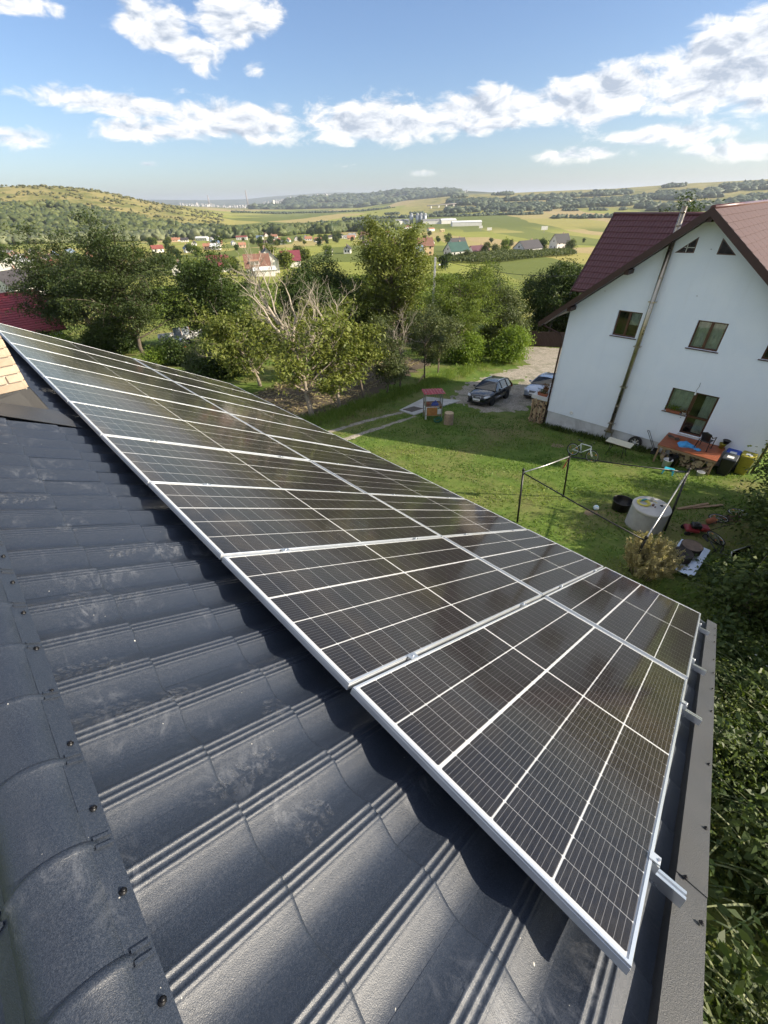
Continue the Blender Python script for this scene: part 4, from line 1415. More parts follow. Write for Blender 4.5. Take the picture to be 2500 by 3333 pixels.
LF_BRIGHT = leaf_mat('bright leaf', (0.11, 0.19, 0.025), (0.22, 0.29, 0.05), 0.4)
LF_DRY = leaf_mat('dry plume', (0.26, 0.230, 0.105), (0.50, 0.440, 0.240), 0.3)
LF_WEED = leaf_mat('weed leaf', (0.028, 0.056, 0.014), (0.110, 0.145, 0.036), 0.28)
LF_GRASS = leaf_mat('grass blade', (0.080, 0.165, 0.024), (0.235, 0.290, 0.070), 0.3)
LF_STRAW = leaf_mat('straw blade', (0.22, 0.185, 0.085), (0.42, 0.36, 0.20), 0.2)


def leaf_cards(C, N_, T_, L, W, bend=0.25):
    """kite shaped leaves: centres C, normals N_, tip directions T_, lengths L, widths W"""
    N_ = N_ / (np.linalg.norm(N_, axis=1, keepdims=True) + 1e-9)
    T_ = T_ - N_ * np.sum(T_ * N_, 1, keepdims=True)
    T_ = T_ / (np.linalg.norm(T_, axis=1, keepdims=True) + 1e-9)
    S = np.cross(N_, T_)
    L = L[:, None]; W = W[:, None]
    a = C - T_ * L * 0.5
    b = C + S * W * 0.5 - T_ * L * 0.08 + N_ * W * bend
    c = C + T_ * L * 0.5 - N_ * L * 0.10
    d = C - S * W * 0.5 - T_ * L * 0.08 + N_ * W * bend
    V = np.stack([a, b, c, d], 1).reshape(-1, 3)
    F = np.arange(len(C) * 4).reshape(-1, 4)
    return V, F


def crown_leaves(blobs, n, L, W, seed, cl=0.42, per=46, shell=0.55, droop=0.35, flat=0.65, zmin=0.3):
    r_ = rng(seed)
    vol = np.array([b[3] * b[4] * b[5] for b in blobs]) ** 0.72
    ncl = max(4, n // per)
    idx = r_.choice(len(blobs), ncl, p=vol / vol.sum())
    B = np.array([b[:6] for b in blobs])[idx]
    d = r_.normal(size=(ncl, 3)); d /= np.linalg.norm(d, axis=1, keepdims=True)
    rad = shell + (1.05 - shell) * r_.random(ncl) ** 0.7
    # uneven outline: some twigs stick out, some sectors are thin
    ph = r_.random(3) * 6
    lump = 1 + 0.16 * np.sin(3.1 * d[:, 0] * 2 + ph[0]) * np.sin(2.7 * d[:, 1] * 2 + ph[1]) + 0.10 * np.sin(5 * d[:, 2] + ph[2])
    cc = B[:, :3] + d * B[:, 3:6] * (rad * lump)[:, None]
    keep = cc[:, 2] > zmin
    cc = cc[keep]; d = d[keep]
    ncl = len(cc)
    cs = cl * (0.7 + 0.6 * r_.random(ncl))
    ct = r_.random(ncl)
    k = np.repeat(np.arange(ncl), per)
    off = r_.normal(size=(len(k), 3)) * cs[k][:, None]; off[:, 2] *= flat
    off[:, 2] -= 0.25 * np.abs(off[:, 0] + off[:, 1]) * droop
    C = cc[k] + off
    out = d[k]
    nn = out * 0.35 + np.array([0, 0, 0.75]) + r_.normal(size=(len(k), 3)) * 0.55
    tt = out * 0.5 + np.array([0, 0, -droop]) + r_.normal(size=(len(k), 3)) * 0.6
    s = 0.7 + 0.6 * r_.random(len(k))
    V, F = leaf_cards(C, nn, tt, L * s, W * s)
    tint = np.clip(0.55 * ct[k] + 0.45 * r_.random(len(k)) - 0.05, 0, 1)
    return V, F, np.repeat(tint, 4), cc


def limb(b, p0, p1, r0, r1, r_, n=5, wob=0.12, sides=6):
    p0 = Vector(p0); p1 = Vector(p1)
    L = (p1 - p0).length
    pts = []; rs = []
    for i in range(n + 1):
        t = i / n
        p = p0.lerp(p1, t) + Vector(r_.normal(size=3)) * wob * L * 0.18 * math.sin(math.pi * t)
        p.z += 0.10 * L * math.sin(math.pi * t) * (1 if p1.z > p0.z else 0.4)
        pts.append(p); rs.append(r0 + (r1 - r0) * t)
    b.tube(pts, rs, sides)
    return pts


def make_tree(name, base, H, blobs, n, L, W, leaf, label, cat='tree', group=None, seed=1, tr=0.12, bark=None, cl=0.42, trunk_top=None, nl=14, lean=(0, 0), stems=1, per=46, droop=0.35, shell=0.55, zmin=0.3, crown_name='crown'):
    base = Vector((base[0], base[1], gz(base[0], base[1]) - 0.05)) if len(base) == 2 else Vector(base)
    t = empty(name, base, label=label, cat=cat, group=group)
    V, F, tint, cc = crown_leaves(blobs, int(n * 1.35), L * 1.22, W * 1.35, seed, cl, per, shell, droop, zmin=zmin)
    me = np_mesh(crown_name, V, F, tint)
    new_obj(crown_name, me, leaf, t)
    r_ = rng(seed + 100)
    b = MB()
    tt = trunk_top if trunk_top else H * 0.55
    tops = []
    for k in range(stems):
        a = 2 * math.pi * k / max(1, stems) + r_.random()
        sp = 0.0 if stems == 1 else 0.25
        p0 = Vector((sp * math.cos(a), sp * math.sin(a), -0.1))
        ctr = Vector((np.mean([q[0] for q in blobs]), np.mean([q[1] for q in blobs]), 0))
        p1 = Vector((ctr.x * 0.6 + lean[0] + sp * 3 * math.cos(a), ctr.y * 0.6 + lean[1] + sp * 3 * math.sin(a), tt))
        pts = limb(b, p0, p1, tr * (1.0 if stems == 1 else 0.7), tr * 0.5, r_, 6, 0.25, 8)
        tops.append(pts)
    trunk = b.build('trunk', bark or M_BARK, t)
    b = MB()
    if len(cc):
        sel = r_.choice(len(cc), min(nl, len(cc)), replace=False)
        for i in sel:
            pts = tops[int(r_.integers(len(tops)))]
            q = pts[int(r_.integers(2, len(pts)))]
            e = Vector(cc[i])
            if e.z < q.z * 0.5: continue
            pp = limb(b, q, e, tr * 0.38, tr * 0.07, r_, 5, 0.3, 5)
            for m_ in range(2):
                e2 = Vector(cc[int(r_.integers(len(cc)))])
                if (e2 - pp[3]).length < 2.2: limb(b, pp[3], e2, tr * 0.14, tr * 0.04, r_, 3, 0.3, 4)
        if b.v: b.build('branch', bark or M_BARK, t)
    return t


def open_tree(name, base, H, rad, n_limb, leaf, label, seed, L=0.2, W=0.09, group=None, cat='tree', tr=0.13, bark=None, z0=1.2, zt=0.55, per=46, cl=0.30, droop=0.8, up=0.75, stems=1, shift=(0, 0), asp=1.0, subs=4, bare_top=False, flat=0.7, leader=0.92):
    """open crown: leaves hang in clusters along real limbs, so light and background show between them"""
    r_ = rng(seed)
    base = Vector((base[0], base[1], gz(*base) - 0.05))
    t = empty(name, base, label=label, cat=cat, group=group)
    tb, bb = MB(), MB()
    cents, outs = [], []
    for s_ in range(stems):
        a0 = 6.283 * s_ / stems + r_.random()
        sp = 0.0 if stems == 1 else 0.22
        foot = Vector((sp * math.cos(a0), sp * math.sin(a0), -0.1))
        lean = Vector((shift[0] * 0.5 + sp * 4 * math.cos(a0), shift[1] * 0.5 + sp * 4 * math.sin(a0), 0))
        top = Vector((lean.x + r_.normal(0, 0.15), lean.y + r_.normal(0, 0.15), H * leader))
        n = 9
        tp = []
        for i in range(n + 1):
            q = i / n
            p = foot.lerp(top, q) + Vector((r_.normal(0, 0.05), r_.normal(0, 0.05), 0)) * (H / 5) * (0.3 + q)
            tp.append(p)
        tb.tube(tp, [tr * (1 if stems == 1 else 0.62) * (1 - 0.86 * i / n) for i in range(n + 1)], 7)
        nl = max(3, n_limb // stems)
        for i in range(nl):
            q = (z0 / H) + (0.93 - z0 / H) * ((i + r_.random()) / nl)
            k = min(n - 1, int(q * n)); p = tp[k].lerp(tp[k + 1], q * n - k)
            az = 2.4 * i + r_.normal(0, 0.5) + a0
            h = (p.z - z0) / max(0.1, H - z0)
            ln = rad * (0.55 + 0.75 * math.sin(math.pi * min(1, 0.22 + 0.78 * h)) ** 0.8) * (0.62 + 0.5 * r_.random())
            el = up * (0.5 + 0.6 * r_.random())
            d = Vector((math.cos(az) * asp, math.sin(az), el)).normalized()
            pts = [p]
            for m_ in range(5):
                d = (d + Vector(r_.normal(size=3)) * 0.16 + Vector((0, 0, 0.06 if m_ < 2 else -0.10 * droop))).normalized()
                pts.append(pts[-1] + d * ln / 5)
            r0 = tr * 0.42 * (1 - 0.55 * h)
            bb.tube(pts, [max(0.006, r0 * (1 - 0.85 * m_ / 5)) for m_ in range(6)], 5)
            cents.append(pts[-1]); outs.append(d)
            for m_ in range(subs):
                b0 = pts[2 + m_ % 4] if m_ % 4 < 4 else pts[-1]
                d2 = (d * 0.7 + Vector(r_.normal(size=3)) * 0.75 + Vector((0, 0, 0.15))).normalized()
                l2 = ln * (0.22 + 0.25 * r_.random())
                mid = b0 + d2 * l2 * 0.5 + Vector((0, 0, 0.04)); end = b0 + d2 * l2 - Vector((0, 0, 0.10 * droop * l2))
                bb.tube([b0, mid, end], [max(0.005, r0 * 0.35), max(0.004, r0 * 0.22), 0.004], 4)
                cents += [end, mid]; outs += [d2, d2]
    C0 = np.array([c[:] for c in cents]); O0 = np.array([o[:] for o in outs])
    keep = r_.random(len(C0)) > 0.08
    if bare_top: keep &= C0[:, 2] < H * 0.66
    C0, O0 = C0[keep], O0[keep]
    m_ = len(C0)
    cs = cl * (0.55 + 0.8 * r_.random(m_)); cnt = np.maximum(6, (per * (0.4 + 1.2 * r_.random(m_))).astype(int))
    k = np.repeat(np.arange(m_), cnt)
    off = r_.normal(size=(len(k), 3)) * cs[k][:, None]; off[:, 2] = off[:, 2] * flat - np.abs(off[:, 2]) * 0.25 * droop
    C = C0[k] + off
    nn = O0[k] * 0.3 + [0, 0, 0.8] + r_.normal(size=(len(k), 3)) * 0.6
    tt = O0[k] * 0.6 + [0, 0, -droop * 0.7] + r_.normal(size=(len(k), 3)) * 0.55
    sz = 0.55 + 0.8 * r_.random(len(k))
    V, F = leaf_cards(C, nn, tt, L * sz, W * sz)
    ct = r_.random(m_)
    tint = np.clip(0.5 * ct[k] + 0.5 * r_.random(len(k)) + 0.10 * (C[:, 2] / H - 0.5), 0, 1)
    new_obj('crown', np_mesh('crown', V, F, np.repeat(tint, 4)), leaf, t)
    tb.build('trunk', bark or M_BARK, t)
    bb.build('branch', bark or M_BARK, t)
    return t


def bare_branches(t, paths, mat, seed, r0=0.05, depth=3, name='bare_branch'):
    """pale leafless limbs: each path is a list of points, twigs fork off it"""
    r_ = rng(seed)
    b = MB()
    def grow(pts, r0, lvl):
        n = len(pts)
        b.tube(pts, [max(0.004, r0 * (1 - 0.75 * i / (n - 1))) for i in range(n)], 6 if lvl == 0 else 5)
        if lvl >= depth: return
        for i in range(1, n):
            for k in range(2 if lvl < 2 else 1):
                if r_.random() < 0.30 + 0.1 * lvl: continue
                p = Vector(pts[i - 1]).lerp(Vector(pts[i]), r_.random())
                ax = (Vector(pts[i]) - Vector(pts[i - 1])).normalized()
                d = (ax * 0.8 + Vector(r_.normal(size=3)) * 0.55 + Vector((0, 0, 0.25))).normalized()
                L = (1.7, 0.9, 0.45)[lvl] * (0.5 + 0.8 * r_.random())
                q = [p]
                for s in range(4):
                    d = (d + Vector(r_.normal(size=3)) * 0.22 + Vector((0, 0, 0.08))).normalized()
                    q.append(q[-1] + d * L / 4)
                grow(q, r0 * 0.45 * (1 - 0.4 * i / n), lvl + 1)
    for p in paths:
        pts = [Vector(p[0])]
        for i in range(len(p) - 1):
            a, c = Vector(p[i]), Vector(p[i + 1])
            for s in range(1, 4):
                pts.append(a.lerp(c, s / 3) + Vector(r_.normal(size=3)) * 0.05)
        grow(pts, r0, 0)
    return b.build(name, mat, t)


G_ORCH = 'trees in the orchard strip'
tA = open_tree('walnut_tree', (13.2, 20.9), 4.7, 2.4, 18, LF_WALNUT, 'half dead walnut tree with tall pale leafless branches in front of the vegetable rows', 11, 0.23, 0.105, G_ORCH, tr=0.19, bark=M_BARKMID, z0=1.6, per=36, shift=(0.4, 2.2))
bare_branches(tA, [[(0.25, 0.75, 2.8), (0.1, 1.4, 4.4), (-0.3, 1.9, 6.0), (-0.3, 2.5, 7.6)], [(0.1, 1.1, 4.2), (-0.7, 1.9, 5.4), (-1.1, 2.4, 6.9)], [(0.1, 1.2, 4.3), (0.6, 1.3, 5.6), (0.5, 1.8, 7.2)],
                   [(0.2, 0.9, 3.4), (1.3, 0.7, 4.6), (1.7, 0.9, 6.0)], [(-0.1, 1.6, 5.0), (-0.5, 2.7, 6.6), (-0.6, 3.0, 7.4)]], M_BARKPALE, 3, 0.11)
tB = open_tree('walnut_tree', (15.8, 21.4), 5.2, 1.9, 15, LF_WALNUT, 'leafy walnut tree with low bright shoots, second trunk beside the track', 12, 0.23, 0.105, G_ORCH, tr=0.13, bark=M_BARKMID, z0=1.5, per=36, shift=(0.8, 1.6))
bare_branches(tB, [[(0.6, 1.0, 3.0), (0.9, 1.9, 5.0), (0.6, 2.6, 6.4)], [(0.8, 1.2, 3.6), (1.7, 1.4, 5.0), (1.9, 1.9, 6.3)]], M_BARKPALE, 8, 0.075)
tC = open_tree('walnut_tree', (18.5, 21.9), 5.0, 1.5, 13, LF_WALNUT, 'slim walnut tree with a bare curved trunk, third along the track', 13, 0.23, 0.105, G_ORCH, tr=0.10, z0=2.0, per=38, shift=(0.6, 1.4))
tD = open_tree('walnut_tree', (15.3, 30.9), 5.2, 2.8, 24, LF_WALNUT, 'spreading walnut tree with crooked bare limbs just beyond the panel edge', 14, 0.25, 0.115, G_ORCH, tr=0.16, bark=M_BARKMID, z0=0.9, per=44, shift=(-0.6, 2.4))
bare_branches(tD, [[(0.1, 0.1, 1.0), (-0.5, 0.9, 2.4), (-1.2, 2.0, 3.0), (-1.4, 2.6, 4.6)], [(-0.7, 1.2, 2.5), (-2.0, 1.2, 2.6), (-3.4, 2.4, 2.6)]], M_BARKPALE, 5, 0.06, 2)
open_tree('walnut_tree', (21.5, 29.5), 5.8, 2.2, 18, LF_WALNUT, 'walnut tree deep in the vegetable rows behind the bare branched one', 47, 0.24, 0.11, G_ORCH, tr=0.13, z0=1.5, per=48)
open_tree('plum_tree', (20.8, 21.9), 4.0, 1.1, 12, LF_GREY, 'small grey green plum tree at the bend of the track', 15, 0.14, 0.075, G_ORCH, tr=0.07, z0=0.7, per=60, cl=0.24, up=1.1, droop=0.3)
tF = open_tree('plum_tree', (23.0, 22.6), 4.4, 1.1, 12, LF_GREY, 'plum tree with a bare grey dead top behind the bird cage', 16, 0.14, 0.075, G_ORCH, tr=0.08, z0=0.9, per=56, cl=0.24, up=1.1, droop=0.3, bare_top=True)
bare_branches(tF, [[(0.0, 0.0, 1.2), (0.3, 0.4, 2.6), (1.4, 0.6, 4.6)], [(0.4, 0.4, 2.8), (0.5, 1.2, 4.3)]], M_BARKPALE, 6, 0.045, 3)
open_tree('plum_tree', (27.6, 24.0), 5.4, 1.5, 18, LF_GREY, 'upright plum tree with two thin trunks behind the black car', 17, 0.15, 0.08, G_ORCH, tr=0.09, z0=1.5, per=56, cl=0.28, up=1.1, droop=0.3, stems=2)
open_tree('plum_tree', (30.5, 24.8), 5.2, 1.6, 18, LF_GREY, 'leafy plum tree between the twin trunked one and the clump of stems', 18, 0.15, 0.08, G_ORCH, tr=0.09, z0=1.4, per=56, cl=0.28, up=1.1, droop=0.3, stems=2)
open_tree('plum_tree', (24.6, 27.0), 4.8, 1.5, 14, LF_GREY, 'plum tree standing back from the track, left of the twin trunked one', 19, 0.15, 0.08, G_ORCH, tr=0.09, z0=1.2, per=56, cl=0.28, up=1.0, droop=0.3)
open_tree('robinia_tree', (38.3, 28.2), 8.0, 2.9, 40, LF_ROBINIA, 'feathery light green robinia with several pale stems by the gravel', 21, 0.20, 0.075, tr=0.13, z0=3.0, per=64, cl=0.42, up=0.55, droop=0.7, stems=5, flat=0.45, shift=(0.6, 1.2), subs=5)
make_tree('elder_shrub', (36.3, 25.6), 3.0, [(0.0, 0.0, 1.3, 1.3, 1.3, 1.0), (0.6, 0.5, 2.0, 1.0, 1.0, 0.8), (-0.9, 1.4, 1.0, 0.9, 0.9, 0.8)], 6000, 0.17, 0.08, LF_BRIGHT, 'bright green leafy shrub at the foot of the light robinia', cat='shrub', seed=22, tr=0.05, stems=4)
make_tree('elder_shrub', (39.6, 22.8), 3.4, [(0.0, 0.0, 1.6, 1.5, 1.5, 1.2), (0.8, 0.0, 2.4, 1.2, 1.2, 0.9)], 7000, 0.17, 0.08, LF_BRIGHT, 'bright green shrub reaching over the gravel near the brown fence', cat='shrub', seed=23, tr=0.05, stems=4)
make_tree('broadleaf_tree', (46.0, 27.8), 7.0, [(0.0, 0.0, 4.0, 2.4, 2.4, 2.2), (0.6, -0.8, 2.6, 1.9, 1.8, 1.6), (0.5, 0.6, 5.6, 1.6, 1.6, 1.3)], 11000, 0.17, 0.08, LF_GREY, 'grey green tree standing just left of the brown fence', seed=24, tr=0.12)
G_BACK = 'trees behind the yard'
make_tree('broadleaf_tree', (59.5, 28.2), 9.5, [(0.0, 0.0, 5.4, 3.4, 3.4, 2.8), (1.6, -2.6, 5.6, 3.0, 2.8, 2.6), (-0.6, 2.6, 5.6, 2.6, 2.6, 2.4), (0.8, -0.4, 7.6, 2.4, 2.4, 1.6)], 17000, 0.22, 0.10, LF_DARK, 'dark green tree behind the left half of the brown fence', group=G_BACK, seed=25, tr=0.16)
make_tree('broadleaf_tree', (63.0, 22.5), 10.5, [(0.0, 0.0, 5.6, 3.4, 3.4, 3.0), (1.2, -2.8, 6.8, 3.0, 3.0, 2.6), (0.0, 0.8, 8.2, 2.4, 2.4, 1.8)], 15000, 0.22, 0.10, LF_DARK, 'tall dark tree beside the red tiled wing of the white house', group=G_BACK, seed=26, tr=0.18)
open_tree('broadleaf_tree', (41.0, 41.0), 12.6, 3.7, 46, LF_WALNUT, 'tallest tree in the middle, light leaves on a towering crown', 27, 0.30, 0.14, G_BACK, tr=0.26, z0=2.2, per=60, cl=0.55, up=0.9, droop=0.5, subs=5)
make_tree('broadleaf_tree', (36.1, 48.5), 9.8, [(0.0, 0.0, 5.6, 3.4, 3.4, 2.8), (2.2, -2.2, 5.4, 2.8, 2.8, 2.4), (-0.4, 0.6, 8.0, 2.3, 2.3, 1.6), (-2.6, 2.4, 4.6, 2.6, 2.6, 2.2)], 17000, 0.20, 0.09, LF_DARK, 'dark round tree left of the tallest one', group=G_BACK, seed=28, tr=0.18)
make_tree('broadleaf_tree', (29.8, 44.2), 8.6, [(0.0, 0.0, 4.8, 3.0, 3.0, 2.6), (1.6, -1.8, 4.0, 2.6, 2.4, 2.2), (0.2, 0.8, 6.8, 2.0, 2.0, 1.5)], 14000, 0.19, 0.09, LF_DARK, 'dark tree filling in behind the pale dead branches', group=G_BACK, seed=29, tr=0.16)
make_tree('broadleaf_tree', (49.5, 35.5), 9.4, [(0.0, 0.0, 5.0, 3.2, 3.2, 2.8), (1.4, -1.8, 6.4, 2.6, 2.6, 2.2), (-1.8, 1.8, 4.2, 2.4, 2.4, 2.2)], 14000, 0.19, 0.09, LF_DARK, 'dark tree rising behind the light feathery robinia', group=G_BACK, seed=30, tr=0.16)
open_tree('robinia_tree', (20.9, 48.9), 8.4, 3.3, 36, LF_DARK, 'dense dark tree beside the concrete pole, left of the walnut', 31, 0.24, 0.12, tr=0.18, z0=1.0, per=66, cl=0.5, up=0.7, droop=0.4, subs=5)
open_tree('robinia_tree', (12.8, 50.7), 11.0, 3.7, 44, LF_ROBDARK, 'large dark feathery robinia standing right of its twin behind the panels', 32, 0.24, 0.095, tr=0.22, z0=2.0, per=74, cl=0.52, up=0.55, droop=0.7, flat=0.5, subs=5, shift=(0.8, 0.8))
open_tree('robinia_tree', (11.0, 60.5), 10.0, 4.4, 44, LF_ROBDARK, 'large dark feathery robinia overhanging the red tiled roof', 33, 0.27, 0.105, tr=0.22, z0=2.2, per=74, cl=0.58, up=0.5, droop=0.7, flat=0.5, subs=5, shift=(-0.2, 1.0))
make_tree('elder_shrub', (12.4, 45.3), 1.7, [(0.0, 0.0, 0.8, 1.0, 1.0, 0.7), (0.9, -0.4, 0.6, 0.7, 0.7, 0.5)], 3000, 0.13, 0.07, LF_BRIGHT, 'low light green bush under the dark robinia', cat='shrub', seed=34, tr=0.03, stems=3)
make_tree('elder_shrub', (6.6, 56.0), 2.6, [(0.0, 0.0, 1.2, 1.4, 1.4, 1.0), (-1.6, 0.6, 1.0, 1.0, 1.0, 0.8)], 3500, 0.15, 0.08, LF_BRIGHT, 'light green bush below the red tiled roof', cat='shrub', seed=35, tr=0.03, stems=3)
open_tree('broadleaf_tree', (74.3, 20.6), 15.0, 3.6, 40, LF_DARK, 'tree crown showing above the roof behind the steel flue', 36, 0.36, 0.17, tr=0.30, z0=5.0, per=60, cl=0.7, up=0.7, droop=0.4, subs=5)


# shrubs and tall weeds at the right edge
def shrub(name, base, blobs, n, L, W, leaf, label, seed, **k):
    return make_tree(name, base, 2.5, blobs, n, L, W, leaf, label, cat='shrub', seed=seed, tr=0.035, stems=4, nl=20, crown_name='foliage', **k)


for sx, sy, sh, sr, sd, lb in ((18.9, -2.3, 2.9, 1.3, 41, 'tall leafy shrub at the right edge, in front of the white wall'), (16.7, -2.1, 2.7, 1.4, 42, 'dark leafy shrub behind the fallen bicycle'), (14.7, -2.2, 2.5, 1.35, 43, 'dark leafy shrub right of the metal sheet table'), (12.7, -2.4, 2.4, 1.25, 44, 'leafy shrub right of the bundle of dry stalks'), (21.0, -2.6, 2.4, 1.3, 45, 'leafy shrub beside the yellow bin at the wall end'), (10.6, -2.7, 2.1, 1.2, 46, 'low leafy shrub beside the verge end')):
    open_tree('hazel_shrub', (sx, sy), sh, sr, 30, LF_WEED, lb, sd, 0.15, 0.07, cat='shrub', tr=0.05, z0=0.15, per=60, cl=0.26, up=1.2, droop=0.4, stems=5, subs=5)


def plume_bush():
    """dry feathery bush: many upright plumes"""
    base = Vector((10.95, 1.2, gz(10.95, 1.2)))
    t = empty('tamarisk_bush', base, label='dry straw coloured feathery bush at the lower edge of the panels', cat='shrub')
    r_ = rng(51)
    Cs, Ns, Ts, tint = [], [], [], []
    b = MB()
    for i in range(170):
        a = r_.random() * 6.283; rr = 0.78 * math.sqrt(r_.random())
        p0 = np.array([0.35 * rr * math.cos(a), 0.35 * rr * math.sin(a), 0.0])
        h = (1.35 - 0.55 * rr) * (0.55 + 0.75 * r_.random())
        p1 = np.array([rr * math.cos(a), rr * math.sin(a), h])
        if i % 3 == 0: b.tube([p0, p0 * 0.4 + p1 * 0.6 + np.array([0, 0, .1]), p1], [0.010, 0.006, 0.002], 4)
        n = 70
        tt = 0.35 + 0.65 * r_.random(n)
        c = p0 + (p1 - p0) * tt[:, None] + r_.normal(size=(n, 3)) * (0.012 + 0.055 * (1.05 - tt))[:, None]
        c[:, 2] += 0.12 * np.sin(np.pi * tt)
        Cs.append(c); Ts.append((p1 - p0) + r_.normal(size=(n, 3)) * 0.55); Ns.append(r_.normal(size=(n, 3)))
        tint.append(np.clip(0.3 + 0.5 * tt + 0.2 * r_.normal(size=n), 0, 1))
    C = np.concatenate(Cs)
    V, F = leaf_cards(C, np.concatenate(Ns), np.concatenate(Ts), np.full(len(C), 0.095), np.full(len(C), 0.026))
    new_obj('plume', np_mesh('plume', V, F, np.repeat(np.concatenate(tint), 4)), LF_DRY, t)
    b.build('stem', M_BARKPALE, t)


plume_bush()


def stalk_bundle():
    """leaning bundle of dry stalks"""
    base = Vector((10.75, -1.15, gz(10.75, -1.15)))
    t = empty('stalk_bundle', base, label='bundle of dry brown stalks leaning in the weeds by the roof corner', cat='brushwood')
    r_ = rng(52)
    for j, nm in enumerate(('stalk', 'stalk')):
        b = MB()
        for i in range(55):
            p = Vector((r_.normal(0, 0.16), r_.normal(0, 0.13), 0))
            q = p * 1.5 + Vector((0.75 + r_.normal(0, 0.13), -0.25 + r_.normal(0, 0.12), 1.35 + r_.normal(0, 0.16)))
            b.tube([p, p.lerp(q, 0.5) + Vector(r_.normal(size=3)) * 0.03, q], [0.009, 0.007, 0.004], 4)
        b.build(nm, M_BARKPALE if j == 0 else M_BARK, t)
    b = MB()
    for i in range(14):
        a = i / 14 * 6.283
        b.tube([(0.37 + 0.2 * math.cos(a), -0.12 + 0.2 * math.sin(a), 0.70), (0.37 + 0.2 * math.cos(a + 0.45), -0.12 + 0.2 * math.sin(a + 0.45), 0.70)], 0.008, 4)
    b.build('binding', simple('blue twine', (0.05, 0.25, 0.45), 0.6), t)


stalk_bundle()

# ------------------------------------------------------------------ paths, beds, fences
def drape(poly, name, mat, lift=0.02, step=0.35, edge=0.22, seed=0, kind='structure', label=None):
    """a sheet that follows the ground inside a polygon, with a ragged rim"""
    P = np.array(poly, float)
    r_ = rng(seed)
    x0, y0 = P.min(0) - 0.6; x1, y1 = P.max(0) + 0.6
    nx = int((x1 - x0) / step) + 1; ny = int((y1 - y0) / step) + 1
    X, Y = np.meshgrid(np.linspace(x0, x1, nx), np.linspace(y0, y1, ny), indexing='ij')
    def sd(x, y):
        ins = np.zeros(x.shape, bool); dm = np.full(x.shape, 1e9)
        n = len(P)
        for i in range(n):
            a = P[i]; b = P[(i + 1) % n]
            cond = ((a[1] > y) != (b[1] > y)) & (x < (b[0] - a[0]) * (y - a[1]) / (b[1] - a[1] + 1e-12) + a[0])
            ins ^= cond
            d = b - a
            t = np.clip(((x - a[0]) * d[0] + (y - a[1]) * d[1]) / (d @ d), 0, 1)
            dm = np.minimum(dm, np.hypot(x - a[0] - t * d[0], y - a[1] - t * d[1]))
        return np.where(ins, dm, -dm)
    D = sd(X, Y) + edge * (vnoise(X, Y, 0.55, seed) + 0.6 * vnoise(X, Y, 0.21, seed + 3))
    ok = D > 0
    Z = ground(X, Y) + lift - 0.06 * np.clip(1 - D / 0.35, 0, 1)
    V = np.stack([X, Y, Z], -1).reshape(-1, 3)
    idx = np.arange(nx * ny).reshape(nx, ny)
    cell = ok[:-1, :-1] | ok[1:, :-1] | ok[1:, 1:] | ok[:-1, 1:]
    F = np.stack([idx[:-1, :-1], idx[1:, :-1], idx[1:, 1:], idx[:-1, 1:]], -1)[cell]
    used = np.unique(F); m = -np.ones(len(V), int); m[used] = np.arange(len(used))
    o = new_obj(name, np_mesh(name, V[used], m[F], smooth=True), mat)
    return tag(o, label, None, None, kind)


def gravel_mat(name, a, b, c):
    t = NT(name)
    P = t.pos()
    vo = t.n('ShaderNodeTexVoronoi', Vector=P, Scale=22.0)
    f = t.n('ShaderNodeSeparateColor', Color=vo.outputs['Color']).outputs[0]
    col = t.ramp(f, [(0.1, a), (0.5, b), (0.9, c)])
    col = t.mix(t.rng(t.noise(P, 0.8, 6, 0.7, 0.5), 0.5, 0.68, 0, 0.75), col, (0.085, 0.095, 0.035))
    col = t.mix(t.rng(t.noise(P, 3.0, 5, 0.7), 0.4, 0.7, 0, 0.35), col, (0.13, 0.11, 0.08))
    t.principled(Base__Color=col, Roughness=0.95, Normal=t.bump(vo.outputs['Distance'], 0.7, 0.03))
    MATS[name] = t.m
    return t.m


M_GRAVEL = gravel_mat('river gravel', (0.20, 0.175, 0.14), (0.33, 0.29, 0.23), (0.46, 0.42, 0.35))
M_DIRT = simple('bare earth', (0.20, 0.145, 0.085), 0.95, 0.25, 2.2, bump=0.6, bscale=14, coord='Object')
M_CONC = simple('pale concrete', (0.46, 0.45, 0.42), 0.9, 0.14, 1.5, bump=0.35, bscale=40, dirt=0.22)
M_CONCGREY = simple('grey cast concrete', (0.34, 0.345, 0.34), 0.9, 0.18, 2.5, bump=0.5, bscale=22, dirt=0.25)
M_PICKET = simple('weathered pickets', (0.10, 0.075, 0.055), 0.9, 0.3, 5)
M_FENCE = simple('dark brown fence sheet', (0.040, 0.020, 0.017), 0.55, 0.2, 3)

drape([(18.6, 18.35), (15.5, 18.55), (12.5, 18.35), (9.5, 17.9), (5.8, 17.5), (5.8, 16.95), (9.5, 17.3), (12.5, 17.8), (15.5, 18.0), (18.6, 17.9)], 'gravel_track', M_GRAVEL, 0.045, 0.12, 0.07, 3)
drape([(18.6, 17.15), (15.5, 17.0), (12.9, 16.85), (9.5, 16.5), (5.8, 16.1), (5.8, 15.5), (9.5, 15.9), (12.9, 16.25), (15.5, 16.5), (18.6, 16.75)], 'gravel_track', M_GRAVEL, 0.045, 0.12, 0.07, 4)
drape([(23.2, 17.9), (28.5, 20.4), (33.2, 20.9), (40.8, 21.2), (46.5, 25.8), (50.2, 27.0), (53.0, 22.8), (46.0, 14.5), (36.8, 12.0), (36.5, 13.4), (28.9, 13.2), (25.4, 12.6), (22.6, 14.4)], 'gravel_yard', M_GRAVEL, 0.03, 0.3, 0.5, 5)
